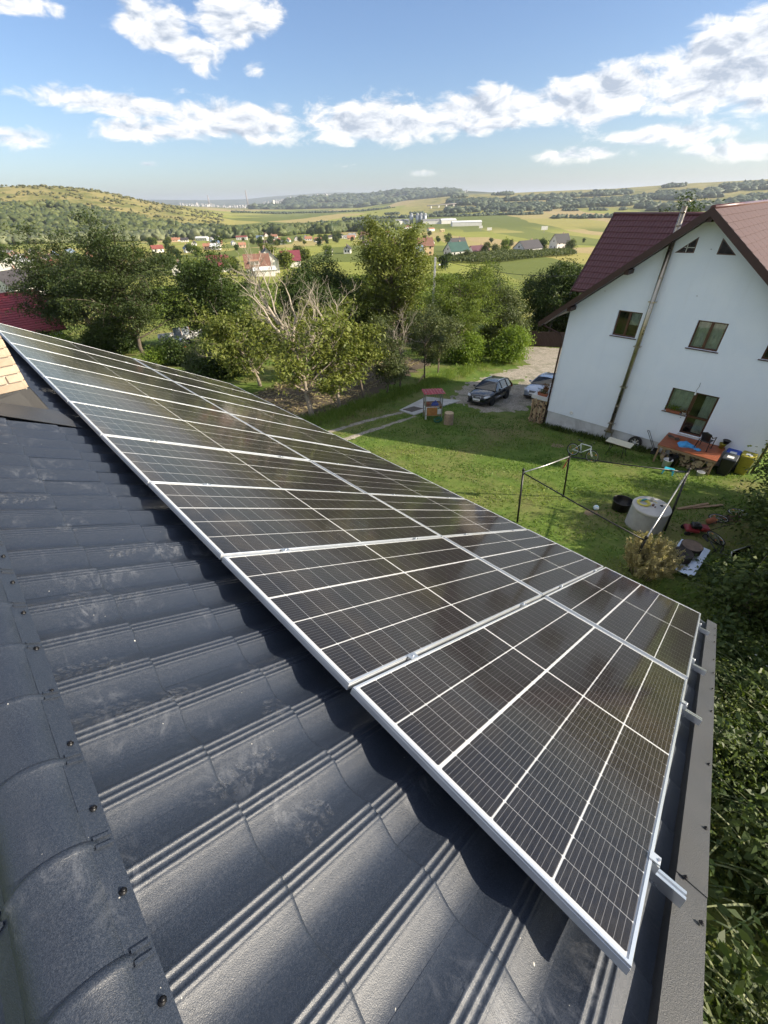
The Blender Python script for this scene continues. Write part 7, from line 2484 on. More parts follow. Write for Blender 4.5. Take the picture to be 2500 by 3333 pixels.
    MB().tube([(xf + 0.035, -0.30, 0.68), (xf + 0.035, 0.30, 0.68), (xf + 0.055, 0.25, 0.36), (xf + 0.055, -0.25, 0.36), (xf + 0.035, -0.30, 0.68)], 0.016, 6).build('surround', M_CHROME, gr)
    for z in (0.42, 0.57, 0.62):
        MB().tube([(xf + 0.042, -0.26, z), (xf + 0.042, 0.26, z)], 0.007, 5).build('slat', M_CHROME, gr)
    if logo:
        b = MB()
        for k in range(4):
            b.tube([(xf + 0.055, -0.098 + 0.065 * k + 0.042 * math.cos(a), 0.60 + 0.042 * math.sin(a)) for a in np.linspace(0, 6.283, 14)], 0.006, 4, False)
        b.build('emblem', M_CHROME, gr)
    else:
        MB().tube([(xf + 0.05, -0.22, 0.64), (xf + 0.055, 0.22, 0.40)], 0.012, 5).tube([(xf + 0.06, 0.06 * math.cos(a), 0.52 + 0.06 * math.sin(a)) for a in np.linspace(0, 6.283, 14)], 0.008, 4, False).build('emblem', M_CHROME, gr)
    np_ = MB().bbox((xf + 0.055, -0.26, 0.43), (xf + 0.068, 0.26, 0.54)).build('number_plate', M_WHITE, t)
    MB().bbox((xr - 0.035, -0.26, 0.66), (xr - 0.022, 0.26, 0.77)).build('number_plate', M_WHITE, t)
    MB().bbox((xf - 0.10, -0.70, 0.20), (xf + 0.045, 0.70, 0.29)).build('lower_intake', M_UNDER, t, bevel=0.02)
    return t


PAINT_BLACK = car_paint('black car paint', (0.008, 0.009, 0.013), 0.25, 0.2)
PAINT_SILVER = car_paint('silver blue car paint', (0.36, 0.42, 0.52), 0.28, 0.5)
PAINT_NAVY = car_paint('dark suv paint', (0.012, 0.014, 0.022), 0.25, 0.2)


def park(x, y, rz, *a, **k):
    dx, dy = math.cos(rz), math.sin(rz)
    z = (gz(x + dx * 1.3, y + dy * 1.3) + gz(x - dx * 1.3, y - dy * 1.3)) / 2
    slope = (gz(x + dx * 1.3, y + dy * 1.3) - gz(x - dx * 1.3, y - dy * 1.3)) / 2.6
    sroll = (gz(x - dy * 0.7, y + dx * 0.7) - gz(x + dy * 0.7, y - dx * 0.7)) / 1.4
    make_car((x, y, z + 0.03), rz, *a, pitch=-math.atan(slope), roll=math.atan(sroll), **k)


park(25.75, 16.05, R(189), PAINT_BLACK, 'black estate car with roof rails parked on the gravel')
park(30.3, 14.0, R(184), PAINT_SILVER, 'silver blue estate car parked close to the white house', logo=False, L=4.5)
park(16.2, 49.3, R(62), PAINT_NAVY, 'dark car seen from behind near the trailer, beyond the panels', logo=False, L=4.3, H=1.62, tall=0.10)


def trailer():
    t = empty('flat_trailer', at(19.5, 57.0), R(-20), label='white sided trailer carrying red racks with panels', cat='trailer')
    MB().bbox((-2.6, -1.0, 0.55), (2.6, 1.0, 0.65)).build('bed', M_DIRTYWHITE, t)
    for y in (-1.02, 1.0): MB().bbox((-2.6, y, 0.66), (2.6, y + 0.03, 1.15)).build('side_board', M_WHITE, t)
    for x in (-2.63, 2.6): MB().bbox((x, -1.0, 0.66), (x + 0.03, 1.0, 1.15)).build('end_board', M_WHITE, t)
    for x in (-0.6, 0.6):
        for y in (-0.95, 0.95):
            w = empty('wheel', (x, y, 0.33)); w.parent = t; wheel_parts(w, 0.33, 0.2)
    for x in (-0.9, 0.1, 1.1):
        MB().tube([(x, -0.6, 0.66), (x, -0.35, 2.1)], 0.035, 6).tube([(x, 0.1, 0.66), (x, -0.35, 1.9)], 0.03, 6).build('rack', simple('red steel', (0.35, 0.03, 0.02), 0.5), t)
    for x in (-0.8, 0.2): MB().slab([(x, -0.66, 0.75), (x + 0.9, -0.66, 0.75), (x + 0.9, -0.42, 1.95), (x, -0.42, 1.95)], 0.04).build('loaded_panel', simple('panel back', (0.30, 0.34, 0.38), 0.5), t)


trailer()

# ------------------------------------------------------------------ village, valley and far things
WALLC = {'w': simple('village white wall', (0.66, 0.64, 0.60), 0.9, 0.08, 0.3), 'p': simple('village peach wall', (0.58, 0.40, 0.28), 0.9, 0.08, 0.3), 'y': simple('village yellow wall', (0.52, 0.38, 0.22), 0.9, 0.08, 0.3)}
ROOFC = {'r': ('red', (0.22, 0.065, 0.05)), 'o': ('orange', (0.34, 0.16, 0.10)), 'd': ('dark', (0.050, 0.045, 0.048)), 'g': ('grey', (0.22, 0.22, 0.22)), 'l': ('pale metal', (0.62, 0.63, 0.62)), 'b': ('blue grey', (0.16, 0.21, 0.28)),
         'm': ('brown', (0.19, 0.095, 0.065)), 'w': ('white', (0.62, 0.60, 0.57)), 'y': ('yellow', (0.42, 0.35, 0.18)), 'k': ('black', (0.022, 0.022, 0.024)), 'e': ('green', (0.025, 0.075, 0.06)), 'c': ('crimson', (0.19, 0.040, 0.055)), 'u': ('plum', (0.12, 0.055, 0.065))}
ROOFM = {k: simple('%s roof' % v[0], v[1], 0.6, 0.15, 0.5) for k, v in ROOFC.items()}
M_WIN = simple('village window', (0.03, 0.035, 0.04), 0.15, 0.1)
M_CHIM = simple('village chimney', (0.42, 0.28, 0.22), 0.9, 0.1)


def v_house(x, y, w, d, h, rise, wall, roof, yaw, label, cat='house', group=None, wins=True, chim=True, over=0.5, dormer=False, name='village_house', sink=1.5, z=None):
    """gabled house: ridge along local x"""
    t = empty(name, (x, y, gz(x, y) if z is None else z), R(yaw), label=label, cat=cat, group=group)
    a, b = w / 2, d / 2
    MB().add([(-a, -b, -sink), (a, -b, -sink), (a, b, -sink), (-a, b, -sink), (-a, -b, h), (a, -b, h), (a, b, h), (-a, b, h), (-a, 0, h + rise), (a, 0, h + rise)],
             [(0, 1, 5, 4), (2, 3, 7, 6), (1, 2, 6, 9, 5), (3, 0, 4, 8, 7)]).build('wall', WALLC[wall], t)
    k = rise / b
    o_ = over
    rf = None
    for sg in (-1, 1):
        q = [(-a - o_, sg * (b + o_), h - k * o_), (a + o_, sg * (b + o_), h - k * o_), (a + o_, 0, h + rise), (-a - o_, 0, h + rise)]
        if sg > 0: q = q[::-1]
        q = [(p[0], p[1], p[2] + 0.14) for p in q]
        rf = MB().slab(q, 0.12).build('roof', ROOFM[roof], t)
    if chim:
        MB().bbox((a * 0.3, 0.2, h + rise * 0.5), (a * 0.3 + 0.6, 0.8, h + rise + 0.9)).build('chimney', M_CHIM, rf)
    if wins:
        n = max(2, int(w / 3.5))
        for i in range(n):
            xx = -a + (i + 0.5) * w / n
            for lv in range(1 if h < 4.2 else 2):
                zz = 0.9 + lv * 2.8
                MB().bbox((xx - 0.55, -b - 0.03, zz), (xx + 0.55, -b + 0.05, zz + 1.3)).build('window', M_WIN, t)
        for sg in (-1, 1):
            for yy in (-b * 0.45, b * 0.45):
                MB().bbox((sg * a - 0.04, yy - 0.5, 0.9), (sg * a + 0.04, yy + 0.5, 2.2)).build('window', M_WIN, t)
            MB().bbox((sg * a - 0.04, -0.5, h + 0.3), (sg * a + 0.04, 0.5, h + 1.4)).build('window', M_WIN, t)
    if dormer:
        dz = h + rise * 0.25
        MB().bbox((-a * 0.55, -b * 0.85, dz - 0.4), (a * 0.15, -b * 0.2, dz + 1.1)).build('dormer', WALLC[wall], t)
        MB().slab([(-a * 0.6, -b * 1.0, dz + 1.1), (a * 0.2, -b * 1.0, dz + 1.1), (a * 0.2, -b * 0.1, dz + 1.8), (-a * 0.6, -b * 0.1, dz + 1.8)], 0.1).build('dormer_roof', ROOFM['o'], t)
        for xx in (-a * 0.4, -a * 0.05): MB().bbox((xx - 0.5, -b * 0.87, dz - 0.1), (xx + 0.5, -b * 0.84, dz + 0.8)).build('dormer_window', M_WIN, t)
    return t


# houses that stand out
v_house(101, 178, 9.5, 8, 3.4, 4.2, 'w', 'm', -28, 'large house with brown roof, dormer and white gable above the pale dead branches', dormer=True)
v_house(100, 171.5, 8, 3.5, 2.4, 0.9, 'w', 'l', -28, 'low white annex with a rusty pale roof before the brown roofed house', chim=False, wins=False)
v_house(113, 190, 10, 9, 5.0, 4.2, 'w', 'k', 62, 'black roofed house right behind the brown roofed one')
v_house(100, 211, 8.8, 6.5, 2.8, 3.6, 'w', 'c', -28, 'white house with crimson roof and pale flue left of the brown roofed house')
v_house(138, 209, 9.2, 7.5, 3.2, 3.8, 'w', 'c', 150, 'crimson roofed house with a chimney right of the brown roofed house')
v_house(82, 211, 8, 6, 2.6, 2.4, 'w', 'k', 60, 'small white cottage with black roof in the middle distance on the left')
v_house(24, 200, 9.5, 8.5, 6.4, 1.7, 'w', 'l', 70, 'tall white house with flat pale roof at the left edge')
v_house(17, 158, 10, 8, 2.6, 3.4, 'w', 'd', 35, 'dark gabled roof peeping over the red tiled roof')
v_house(249, 188, 13, 9, 3.0, 4.2, 'w', 'e', -18, 'white house with dark green roof and two gable windows')
v_house(300, 226, 12, 9, 4.0, 4.6, 'w', 'd', -18, 'dark roofed house behind the green roofed one')
v_house(266, 183, 12, 7, 2.2, 2.6, 'w', 'u', -22, 'low plum coloured roof right of the green roofed house', wins=False)
v_house(295, 164, 17, 10, 3.4, 4.0, 'w', 'd', -12, 'long dark grey roofed house with white gable end in the cornfields')
v_house(392, 189, 13, 10, 5.0, 5.6, 'w', 'k', -24, 'white house with steep black roof, nearest the red tiled wing')
v_house(240, 207, 9.5, 9, 5.4, 4.0, 'y', 'm', -30, 'peach yellow house with brown hipped gable by the concrete pole')
v_house(223, 200, 9, 8, 2.4, 3.8, 'w', 'b', -30, 'slate blue roof left of the peach yellow house')


def red_roof_house():
    t = v_house(1.0, 68.0, 14.5, 13.0, 2.2, 3.0, 'w', 'c', 0, 'neighbouring house whose red tiled roof slopes up behind the panels', chim=False, z=-11.45, name='red_roof_house')
    b, k, h = 6.5, 3.0 / 6.5, 2.2
    ang = math.atan(k)
    n = 18
    ln = (b + 0.5) / math.cos(ang) / n
    prof = []
    vs, fs = [], []
    m_ = 121
    for j, (dd, dz) in enumerate(((0.0, 0.055), (ln * 0.97, 0.02), (ln, 0.0))):
        for i in range(m_):
            x = -7.7 + 15.4 * i / (m_ - 1)
            vs.append((x, dd, dz + 0.022 * math.sin(i * 2.1)))
    for j in range(2):
        for i in range(m_ - 1): fs.append((j * m_ + i, j * m_ + i + 1, (j + 1) * m_ + i + 1, (j + 1) * m_ + i))
    me = MB().add(vs, fs, True).mesh('tile_course'); me.materials.append(simple('crimson tile', (0.33, 0.045, 0.055), 0.45, 0.2, 0.8))
    for i in range(n):
        o = new_obj('tile_course', me, None, t)
        s = i * ln
        o.location = (0, -(b + 0.5) + s * math.cos(ang), h - k * 0.5 + s * math.sin(ang) + 0.16)
        o.rotation_euler = (ang, 0, 0)
    MB().tube([(-7.75, 0, h + 3.0 + 0.18), (7.75, 0, h + 3.0 + 0.18)], 0.12, 8).build('ridge_cap', ROOFM['c'], t)


red_roof_house()

VILL = [(340, 819, 13.4, 'wd'), (376, 830, 24.5, 'wl'), (142, 399, 9.5, 'wr'), (156, 375, 10.6, 'wb'), (197, 428, 8.5, 'po'), (200, 419, 9.5, 'wl'), (431, 793, 21.6, 'wr'), (314, 603, 9.8, 'ww'), (262, 485, 8.5, 'po'), (457, 777, 13.1, 'wb'), (523, 866, 13.4, 'wr'),
        (510, 820, 15.2, 'wo'), (548, 848, 12.3, 'yy'), (567, 856, 13.7, 'wr'), (378, 587, 12.9, 'wg'), (471, 684, 15.3, 'wd'), (507, 708, 11.8, 'wr'), (433, 887, 14.0, 'wg'), (483, 668, 13.2, 'wo'), (676, 857, 9.4, 'wd'), (561, 678, 16.4, 'wm'), (592, 684, 15.7, 'wg'),
        (535, 621, 14.3, 'po'), (625, 685, 17.3, 'pm'), (686, 720, 22.2, 'wg'), (482, 511, 13.2, 'wm'), (701, 702, 8.6, 'wr'), (881, 902, 23.3, 'wl'), (892, 823, 20.9, 'wr'), (814, 684, 19.6, 'wo'), (800, 642, 10.1, 'yy'), (506, 425, 12.4, 'wm'), (229, 271, 9.5, 'wd'),
        (236, 247, 9.8, 'wd'), (211, 270, 8.5, 'wd'), (45, 354, 9.5, 'wg'), (57, 360, 9.6, 'wm'), (51, 307, 12.8, 'wd'), (67, 373, 9.5, 'wb'), (81, 396, 8.5, 'wb'), (92, 338, 8.5, 'wl'), (25, 247, 9.5, 'pr'), (65, 418, 8.5, 'wg'), (81, 347, 9.5, 'wo'),
        (436, 701, 13.6, 'wr'), (372, 600, 9.9, 'wm'), (424, 666, 9.9, 'wr'), (505, 935, 13.0, 'wr'), (504, 706, 11.3, 'wb'), (462, 615, 13.2, 'wo'), (420, 1004, 10.2, 'wr'), (560, 661, 12.0, 'wg'), (430, 648, 11.5, 'wo'), (501, 800, 14.0, 'wo'), (542, 683, 10.1, 'wd'), (346, 858, 9.5, 'wo'), (550, 611, 13.8, 'wr'), (302, 619, 9.3, 'po'), (569, 559, 9.4, 'wg'), (567, 670, 9.4, 'pm'), (369, 929, 13.6, 'wm'), (488, 957, 9.3, 'wr'), (377, 799, 11.2, 'wg'), (488, 478, 11.1, 'po'), (393, 885, 10.1, 'wd'), (408, 446, 12.0, 'wr'), (422, 861, 13.3, 'wb'), (273, 631, 10.1, 'wd'), (331, 841, 13.2, 'po'), (435, 1023, 11.9, 'wg'), (376, 947, 12.1, 'wm'), (548, 550, 11.9, 'po'), (459, 961, 13.5, 'wb'), (472, 924, 12.7, 'wm'), (295, 615, 13.4, 'wb'), (443, 1034, 9.5, 'wm'), (614, 613, 12.5, 'wd'), (351, 583, 11.5, 'wm'), (38, 319, 8.2, 'wm'), (47, 317, 9.8, 'wr'), (37, 291, 8.6, 'wr'), (41, 373, 8.7, 'wr'), (45, 374, 9.7, 'wm'), (48, 415, 9.4, 'wg'), (52, 307, 9.8, 'wm'), (44, 280, 9.4, 'wg'), (46, 273, 8.1, 'wr')]
ORD = ['first', 'second', 'third', 'fourth', 'fifth', 'sixth', 'seventh', 'eighth', 'ninth', 'tenth', 'eleventh', 'twelfth', 'thirteenth', 'fourteenth', 'fifteenth', 'sixteenth', 'seventeenth', 'eighteenth']
WN = {'w': 'white', 'p': 'peach', 'y': 'yellow'}


def village():
    r_ = rng(31)
    cnt = {}
    order = sorted(range(len(VILL)), key=lambda i: -math.atan2(VILL[i][1], VILL[i][0]))
    for i in order:
        x, y, w, c = VILL[i]
        k = ('left' if x < 100 else 'far', c)
        cnt[k] = cnt.get(k, 0) + 1
        lab = '%s house with %s roof, %s such from the left in the %s' % (WN[c[0]], ROOFC[c[1]][0], ORD[cnt[k] - 1], 'left hamlet' if x < 100 else 'far village')
        big = w > 18
        d = w * (0.6 if not big else 0.45)
        w *= 0.85; d *= 0.85
        v_house(x, y, w, d, 2.9 if not big else 4.0, d * 0.42 if not big else d * 0.22, c[0], c[1], float(r_.choice([-30, -45, -15, 60, 40, 75])) + r_.normal(0, 6), lab, group='village houses', chim=not big, sink=3)


village()


def tree_blob_arrays(n_, seed):
    bm = bmesh.new(); bmesh.ops.create_icosphere(bm, subdivisions=2, radius=1.0)
    V = np.array([v.co[:] for v in bm.verts]); F = np.array([[v.index for v in f.verts] for f in bm.faces]); bm.free()
    return V, F


_BV, _BF = tree_blob_arrays(1, 0)
_bm = bmesh.new(); bmesh.ops.create_icosphere(_bm, subdivisions=1, radius=1.0)
_SV = np.array([v.co[:] for v in _bm.verts]); _SF = np.array([[v.index for v in f.verts] for f in _bm.faces]); _bm.free()


def wood(name, pts, rad, hgt, label, cols, seed, hi=False):
    """a far wood that reads as one mass: many lumpy crowns in one object"""
    r_ = rng(seed)
    BV, BF = (_BV, _BF) if hi else (_SV, _SF)
    n = len(pts)
    pts = np.asarray(pts, float)
    z = ground(pts[:, 0], pts[:, 1])
    R_ = rad * (0.6 + 0.8 * r_.random(n)); H_ = hgt * (0.65 + 0.7 * r_.random(n))
    nv = len(BV)
    lump = 1 + 0.33 * r_.normal(size=(n, nv)).clip(-1.6, 1.6)
    V = BV[None] * lump[..., None]
    V = V * np.stack([R_, R_, H_ * 0.5], -1)[:, None]
    V[..., 2] += (H_ * 0.42)[:, None] + z[:, None]
    V[..., 0] += pts[:, 0:1]; V[..., 1] += pts[:, 1:2]
    F = (BF[None] + (np.arange(n) * nv)[:, None, None]).reshape(-1, 3)
    t = np.clip(np.repeat(r_.random(n), nv) * 0.8 + 0.2 * r_.random(n * nv), 0, 1)
    o = new_obj(name, np_mesh(name, V.reshape(-1, 3), F, t), leaf_mat('wood ' + name, *cols, trans=0.15))
    return tag(o, label, kind='stuff')


def polar(n, a0, a1, r0, r1, seed, f=None):
    r_ = rng(seed)
    out = []
    while len(out) < n:
        a = np.radians(a0 + (a1 - a0) * r_.random(4000)); rr = np.sqrt(r0 ** 2 + (r1 ** 2 - r0 ** 2) * r_.random(4000))
        x, y = rr * np.cos(a), rr * np.sin(a)
        ok = np.ones(4000, bool) if f is None else f(x, y, np.degrees(a), rr)
        out += list(zip(x[ok], y[ok]))
    return np.array(out[:n])


GRN = ((0.042, 0.066, 0.022), (0.150, 0.170, 0.060)); GRY = ((0.080, 0.105, 0.052), (0.21, 0.225, 0.115)); OLV = ((0.065, 0.080, 0.028), (0.19, 0.175, 0.07)); BLU = ((0.035, 0.058, 0.036), (0.11, 0.135, 0.07))
wood('willow_belt', polar(700, 60.5, 97, 985, 1075, 1, lambda x, y, a, r: r < 1075 - (a - 60) * 1.0), 7.5, 12, 'grey green willow belt along the foot of the left hill', GRY, 1, True)
wood('hill_wood', polar(3600, 63, 98, 1085, 1620, 2, lambda x, y, a, r: (r < 1180 + (a - 63) * 30) & (vnoise(x, y, 95, 4) > -0.42)), 8.5, 13, 'dense wood on the lower slope of the left hill', GRN, 2, True)
wood('hill_scrub', polar(1500, 63, 98, 1350, 2200, 3, lambda x, y, a, r: (vnoise(x, y, 60, 7) > -0.1)), 4.5, 4.5, 'scattered scrub on the upper left hill', OLV, 3)
wood('river_wood', polar(1300, 44, 64, 985, 1240, 4, lambda x, y, a, r: np.abs(r - (1000 + (64 - a) * 9.5 + 22 * np.sin(a * 1.3))) < 42), 8.0, 14, 'tree belt along the river beyond the village', GRN, 4, True)
wood('hillside_wood', polar(4600, 2, 40, 2250, 3900, 5, lambda x, y, a, r: (vnoise(x, y, 240, 3) + 0.35 * vnoise(x, y, 90, 5) > 0.0 + np.abs(r - 2850) / 1500) & (a < 38 + vnoise(x, y, 300, 1))), 17, 19, 'wooded patches on the far right hillside', BLU, 5)
wood('hedgerows', np.concatenate([polar(420, 26, 50, 1880, 2080, 6, lambda x, y, a, r: np.abs(r - (2100 - (a - 26) * 9 + 20 * np.sin(a))) < 14), polar(150, 46, 53, 1500, 1570, 7), polar(160, 16, 27, 1640, 1720, 8), polar(330, 20, 46, 2350, 2420, 9, lambda x, y, a, r: np.sin(a * 2.3) > -0.2), polar(180, 63, 75, 1330, 1365, 10), polar(500, 44, 62, 3000, 3300, 12, lambda x, y, a, r: vnoise(x, y, 160, 2) > 0.2)]), 7.5, 9, 'hedgerows between the valley fields', BLU, 6)
wood('far_wood', polar(3000, 37, 60, 5000, 6900, 11, lambda x, y, a, r: (vnoise(x, y, 420, 8) > -0.25) & ((r < 5300) | (a < 56))), 42, 34, 'dark wooded hills behind the plain', BLU, 11)


def far_things():
    # town as a white scatter, too small to pick apart
    r_ = rng(41)
    b = MB()
    for i in range(300):
        a = R(50 + 17 * r_.random() ** 0.8); rr = 6200 + 1700 * r_.random()
        if i > 210: a = R(36 + 17 * r_.random()); rr = 5700 + 1500 * r_.random()
        x, y = rr * math.cos(a), rr * math.sin(a)
        s = 10 + 20 * r_.random(); h = 8 + 28 * r_.random() ** 2
        b.box((x, y, gz(x, y) + h / 2), (s, s * 0.6, h), R(float(r_.random() * 90)))
    tag(b.build('distant_town', simple('town wall', (0.42, 0.41, 0.40), 0.9, 0.1, 0.01)), 'white buildings of a distant town on the plain', kind='stuff')
    m_ = simple('stack concrete', (0.30, 0.27, 0.26), 0.9, 0.1, 0.01)
    for x, y, r0, h, lab in ((3394, 6984, 11, 128, 'shorter of two tall smokestacks on the horizon, nearer the left hill'), (4020, 7010, 13, 205, 'taller of two smokestacks on the horizon')):
        t = empty('smokestack', (x, y, gz(x, y) - 5), label=lab, cat='smokestack')
        MB().cyl((0, 0, 0), r0, h, 12, r0 * 0.62).build('shaft', m_, t)
        MB().cyl((0, 0, h), r0 * 0.68, 4, 12).build('rim', m_, t)
    t = empty('tower_block', (3101, 4853, gz(3101, 4853)), label='slim white tower right of the smokestacks', cat='tower')
    MB().bbox((-9, -9, -5), (9, 9, 62)).build('shaft', WALLC['w'], t); MB().bbox((-11, -11, 62), (11, 11, 66)).build('top', WALLC['w'], t)
    # viaduct
    p0 = Vector((2159, 1847, -30)); p1 = Vector((2560, 1790, -19))
    t = empty('viaduct', p0, label='pale concrete viaduct on piers below the right hillside', cat='bridge')
    d = p1 - p0
    M_ = Matrix.Rotation(math.atan2(d.y, d.x), 3, 'Z')
    MB().tube([Vector((0, 0, 0)), d], 2.6, 4).build('bridge_deck', m_, t)
    for k in range(7):
        p = d * ((k + 0.5) / 7)
        g = gz(p0.x + p.x, p0.y + p.y) - p0.z - 3
        MB().bbox((p.x - 3, p.y - 3, g), (p.x + 3, p.y + 3, p.z - 3)).build('pier', WALLC['w'], t)
    # sheds and silos of the farm plant
    v_house(1037, 756, 74, 22, 8, 3.0, 'w', 'l', -42, 'very long pale farm shed standing alone in the fields', cat='shed', wins=False, chim=False, name='farm_shed', sink=4)
    for k, (x, y, w) in enumerate(((1090, 908, 60), (1120, 880, 44), (1040, 990, 50), (935, 930, 46), (1145, 905, 40))):
        v_house(x, y, w, 20, 8, 3.5, 'w', 'gl'[k % 2], -40 + 8 * k, 'pale hall of the plant near the silos, %s from the left' % ['third', 'fourth', 'second', 'first', 'fifth'][k], cat='hall', wins=False, chim=False, name='farm_shed', group='plant halls', sink=4)
    ms = simple('silo steel', (0.36, 0.38, 0.40), 0.4, 0.1, 0.05, metal=0.5)
    for k, (x, y) in enumerate(((1058, 962), (1066, 946), (1072, 938), (1079, 930))):
        t = empty('grain_silo', (x, y, gz(x, y) - 1), label='grey grain silo at the plant, %s from the left' % ORD[k], cat='silo', group='grain silos')
        MB().cyl((0, 0, 0), 5.2, 24, 14).build('drum', ms, t); MB().cyl((0, 0, 24), 5.3, 3, 14, 0.6).build('cone_roof', ms, t)
    for x, y, w, lab in ((809, 535, 9, 'roadside billboard on a post beyond the cornfield'), (884, 606, 8, 'white sign board left of the billboard'), (867, 453, 12, 'white sign board right of the billboard')):
        t = empty('billboard', (x, y, gz(x, y)), R(-40), label=lab, cat='billboard')
        MB().bbox((-w / 2, -0.3, 4), (w / 2, 0.3, 4 + w * 0.5)).build('board', WALLC['w'], t); MB().bbox((-0.4, -0.4, -1), (0.4, 0.4, 3.99)).build('post', m_, t)


far_things()

# single trees in and around the village
def village_trees():
    protos = []
    for k in range(5):
        r_ = rng(600 + k)
        H = 7.0
        blobs = [(r_.normal(0, .9), r_.normal(0, .9), 2.2 + 3.2 * r_.random(), 1.1 + r_.random(), 1.1 + r_.random(), 0.9 + r_.random()) for q in range(6)]
        V, F, ti, cc = crown_leaves(blobs, 1300, 0.75, 0.5, 610 + k, 0.75, 12, 0.25)
        me = np_mesh('crown', V, F, ti); me.materials.append([LF_DARK, LF_GREY, LF_WALNUT, LF_DARK, LF_ROBINIA][k])
        b = MB(); limb(b, (0, 0, -0.5), (r_.normal(0, .3), r_.normal(0, .3), 4.5), 0.22, 0.06, r_, 4, 0.2, 6)
        tm = b.mesh('trunk'); tm.materials.append(M_BARK)
        protos.append((me, tm))
    P1 = [(337,691),(344,590),(569,703),(186,538),(424,842),(532,417),(496,474),(553,671),(517,631),(644,690),(452,475),(487,911),(506,466),(505,557),(537,462),(492,491),(692,585),(385,910),(538,438),(494,610),(444,637),(352,620),(474,617),(562,656),(500,463),(344,457),(217,466),(483,637),(197,525),(656,519),(499,498),(365,846),(657,681),(570,713),(518,571),(587,531),(576,450),(277,720),(356,985),(351,573),(435,995),(551,506),(392,665),(378,534),(416,534),(516,642),(305,485),(393,804),(570,774),(365,591),(260,740),(573,701),(444,548),(499,577),(644,719),(238,636),(589,481),(366,561),(403,737),(485,623),(281,478),(270,760),(526,569),(235,496),(427,870),(309,488)]
    P2 = [(31,299),(33,276),(50,276),(43,223),(55,479),(67,323),(134,351),(121,310),(142,330),(128,277),(165,441),(152,215),(144,242),(506,313),(435,262),(569,371),(359,193),(332,221),(214,166),(227,164),(523,238),(624,269),(92,259),(88,238),(20,215),(14,205),(8,240),(15,282),(36,330),(28,262),(74,300),(110,345),(58,262),(150,360),(205,390),(120,236),(92,186),(118,182),(128,200),(78,180),(60,150),(180,262),(195,250),(168,240),(270,205),(262,176),(285,182),(310,190),(330,172),(345,160),(375,172)]
    r_ = rng(620)
    for grp, pts, lab, sc in (('trees between the village houses', P1, 'small green tree standing between the far village houses', 1.2), ('trees round the nearer houses', P2, 'green garden tree near the houses in the middle distance', 1.0)):
        for x, y in pts:
            me, tm = protos[int(r_.integers(5))]
            t = empty('garden_tree', (x, y, gz(x, y)), float(r_.random() * 6.28), label=lab, cat='tree', group=grp)
            s = sc * (0.65 + 0.6 * r_.random()); t.scale = (s, s, s * (0.85 + 0.3 * r_.random()))
            new_obj('crown', me, None, t); new_obj('trunk', tm, None, t)
    # a few stand out
    for x, y, s, k, lab in ((51, 123, 1.35, 2, 'round yellow green tree left of the crimson roof'), (54, 137, 0.8, 0, 'dark bush beside the small black roofed cottage'), (170, 134, 0.9, 0, 'dark round tree behind the concrete pole'), (46, 112, 0.7, 3, 'low bush at the edge of the sunlit field')):
        t = empty('garden_tree', (x, y, gz(x, y)), 0.4, label=lab, cat='tree'); t.scale = (s, s, s)
        new_obj('crown', protos[k][0], None, t); new_obj('trunk', protos[k][1], None, t)


village_trees()


def crops():
    """leafy crops on the nearer fields"""
    r_ = rng(630)
    Cs = []
    def patch(poly, n, h):
        P = np.array(poly, float); lo, hi = P.min(0), P.max(0)
        c = lo + (hi - lo) * r_.random((n * 3, 2))
        ins = np.zeros(len(c), bool)
        for i in range(len(P)):
            a = P[i]; b = P[(i + 1) % len(P)]
            ins ^= ((a[1] > c[:, 1]) != (b[1] > c[:, 1])) & (c[:, 0] < (b[0] - a[0]) * (c[:, 1] - a[1]) / (b[1] - a[1] + 1e-12) + a[0])
        c = c[ins][:n]
        Cs.append(np.column_stack([c, ground(c[:, 0], c[:, 1]) + h * (0.35 + 0.65 * r_.random(len(c)))]))
    patch([(24, 82), (48, 78), (78, 128), (66, 150), (40, 140)], 15000, 1.5)
    patch([(52, 60), (98, 62), (150, 112), (118, 140), (78, 110)], 15000, 1.3)
    C = np.concatenate(Cs)
    V, F = leaf_cards(C, r_.normal(size=C.shape) * 0.6 + [0, 0, 1], r_.normal(size=C.shape), 0.55 + 0.4 * r_.random(len(C)), 0.34 + 0.2 * r_.random(len(C)))
    tag(new_obj('field_crop', np_mesh('field_crop', V, F, np.repeat(r_.random(len(C)), 4)), LF_ROBINIA), 'sunlit leafy crop on the nearer fields', kind='stuff')
    Cs.clear()
    patch([(214, 140), (300, 132), (345, 160), (250, 176), (205, 168)], 14000, 2.4)
    C = np.concatenate(Cs)
    V, F = leaf_cards(C, r_.normal(size=C.shape), r_.normal(size=C.shape) * 0.5 + [0, 0, 1], np.full(len(C), 1.5), np.full(len(C), 0.5))
    tag(new_obj('corn_field', np_mesh('corn_field', V, F, np.repeat(r_.random(len(C)), 4)), LF_GREY), 'tall maize standing in front of the far white houses', kind='stuff')


crops()

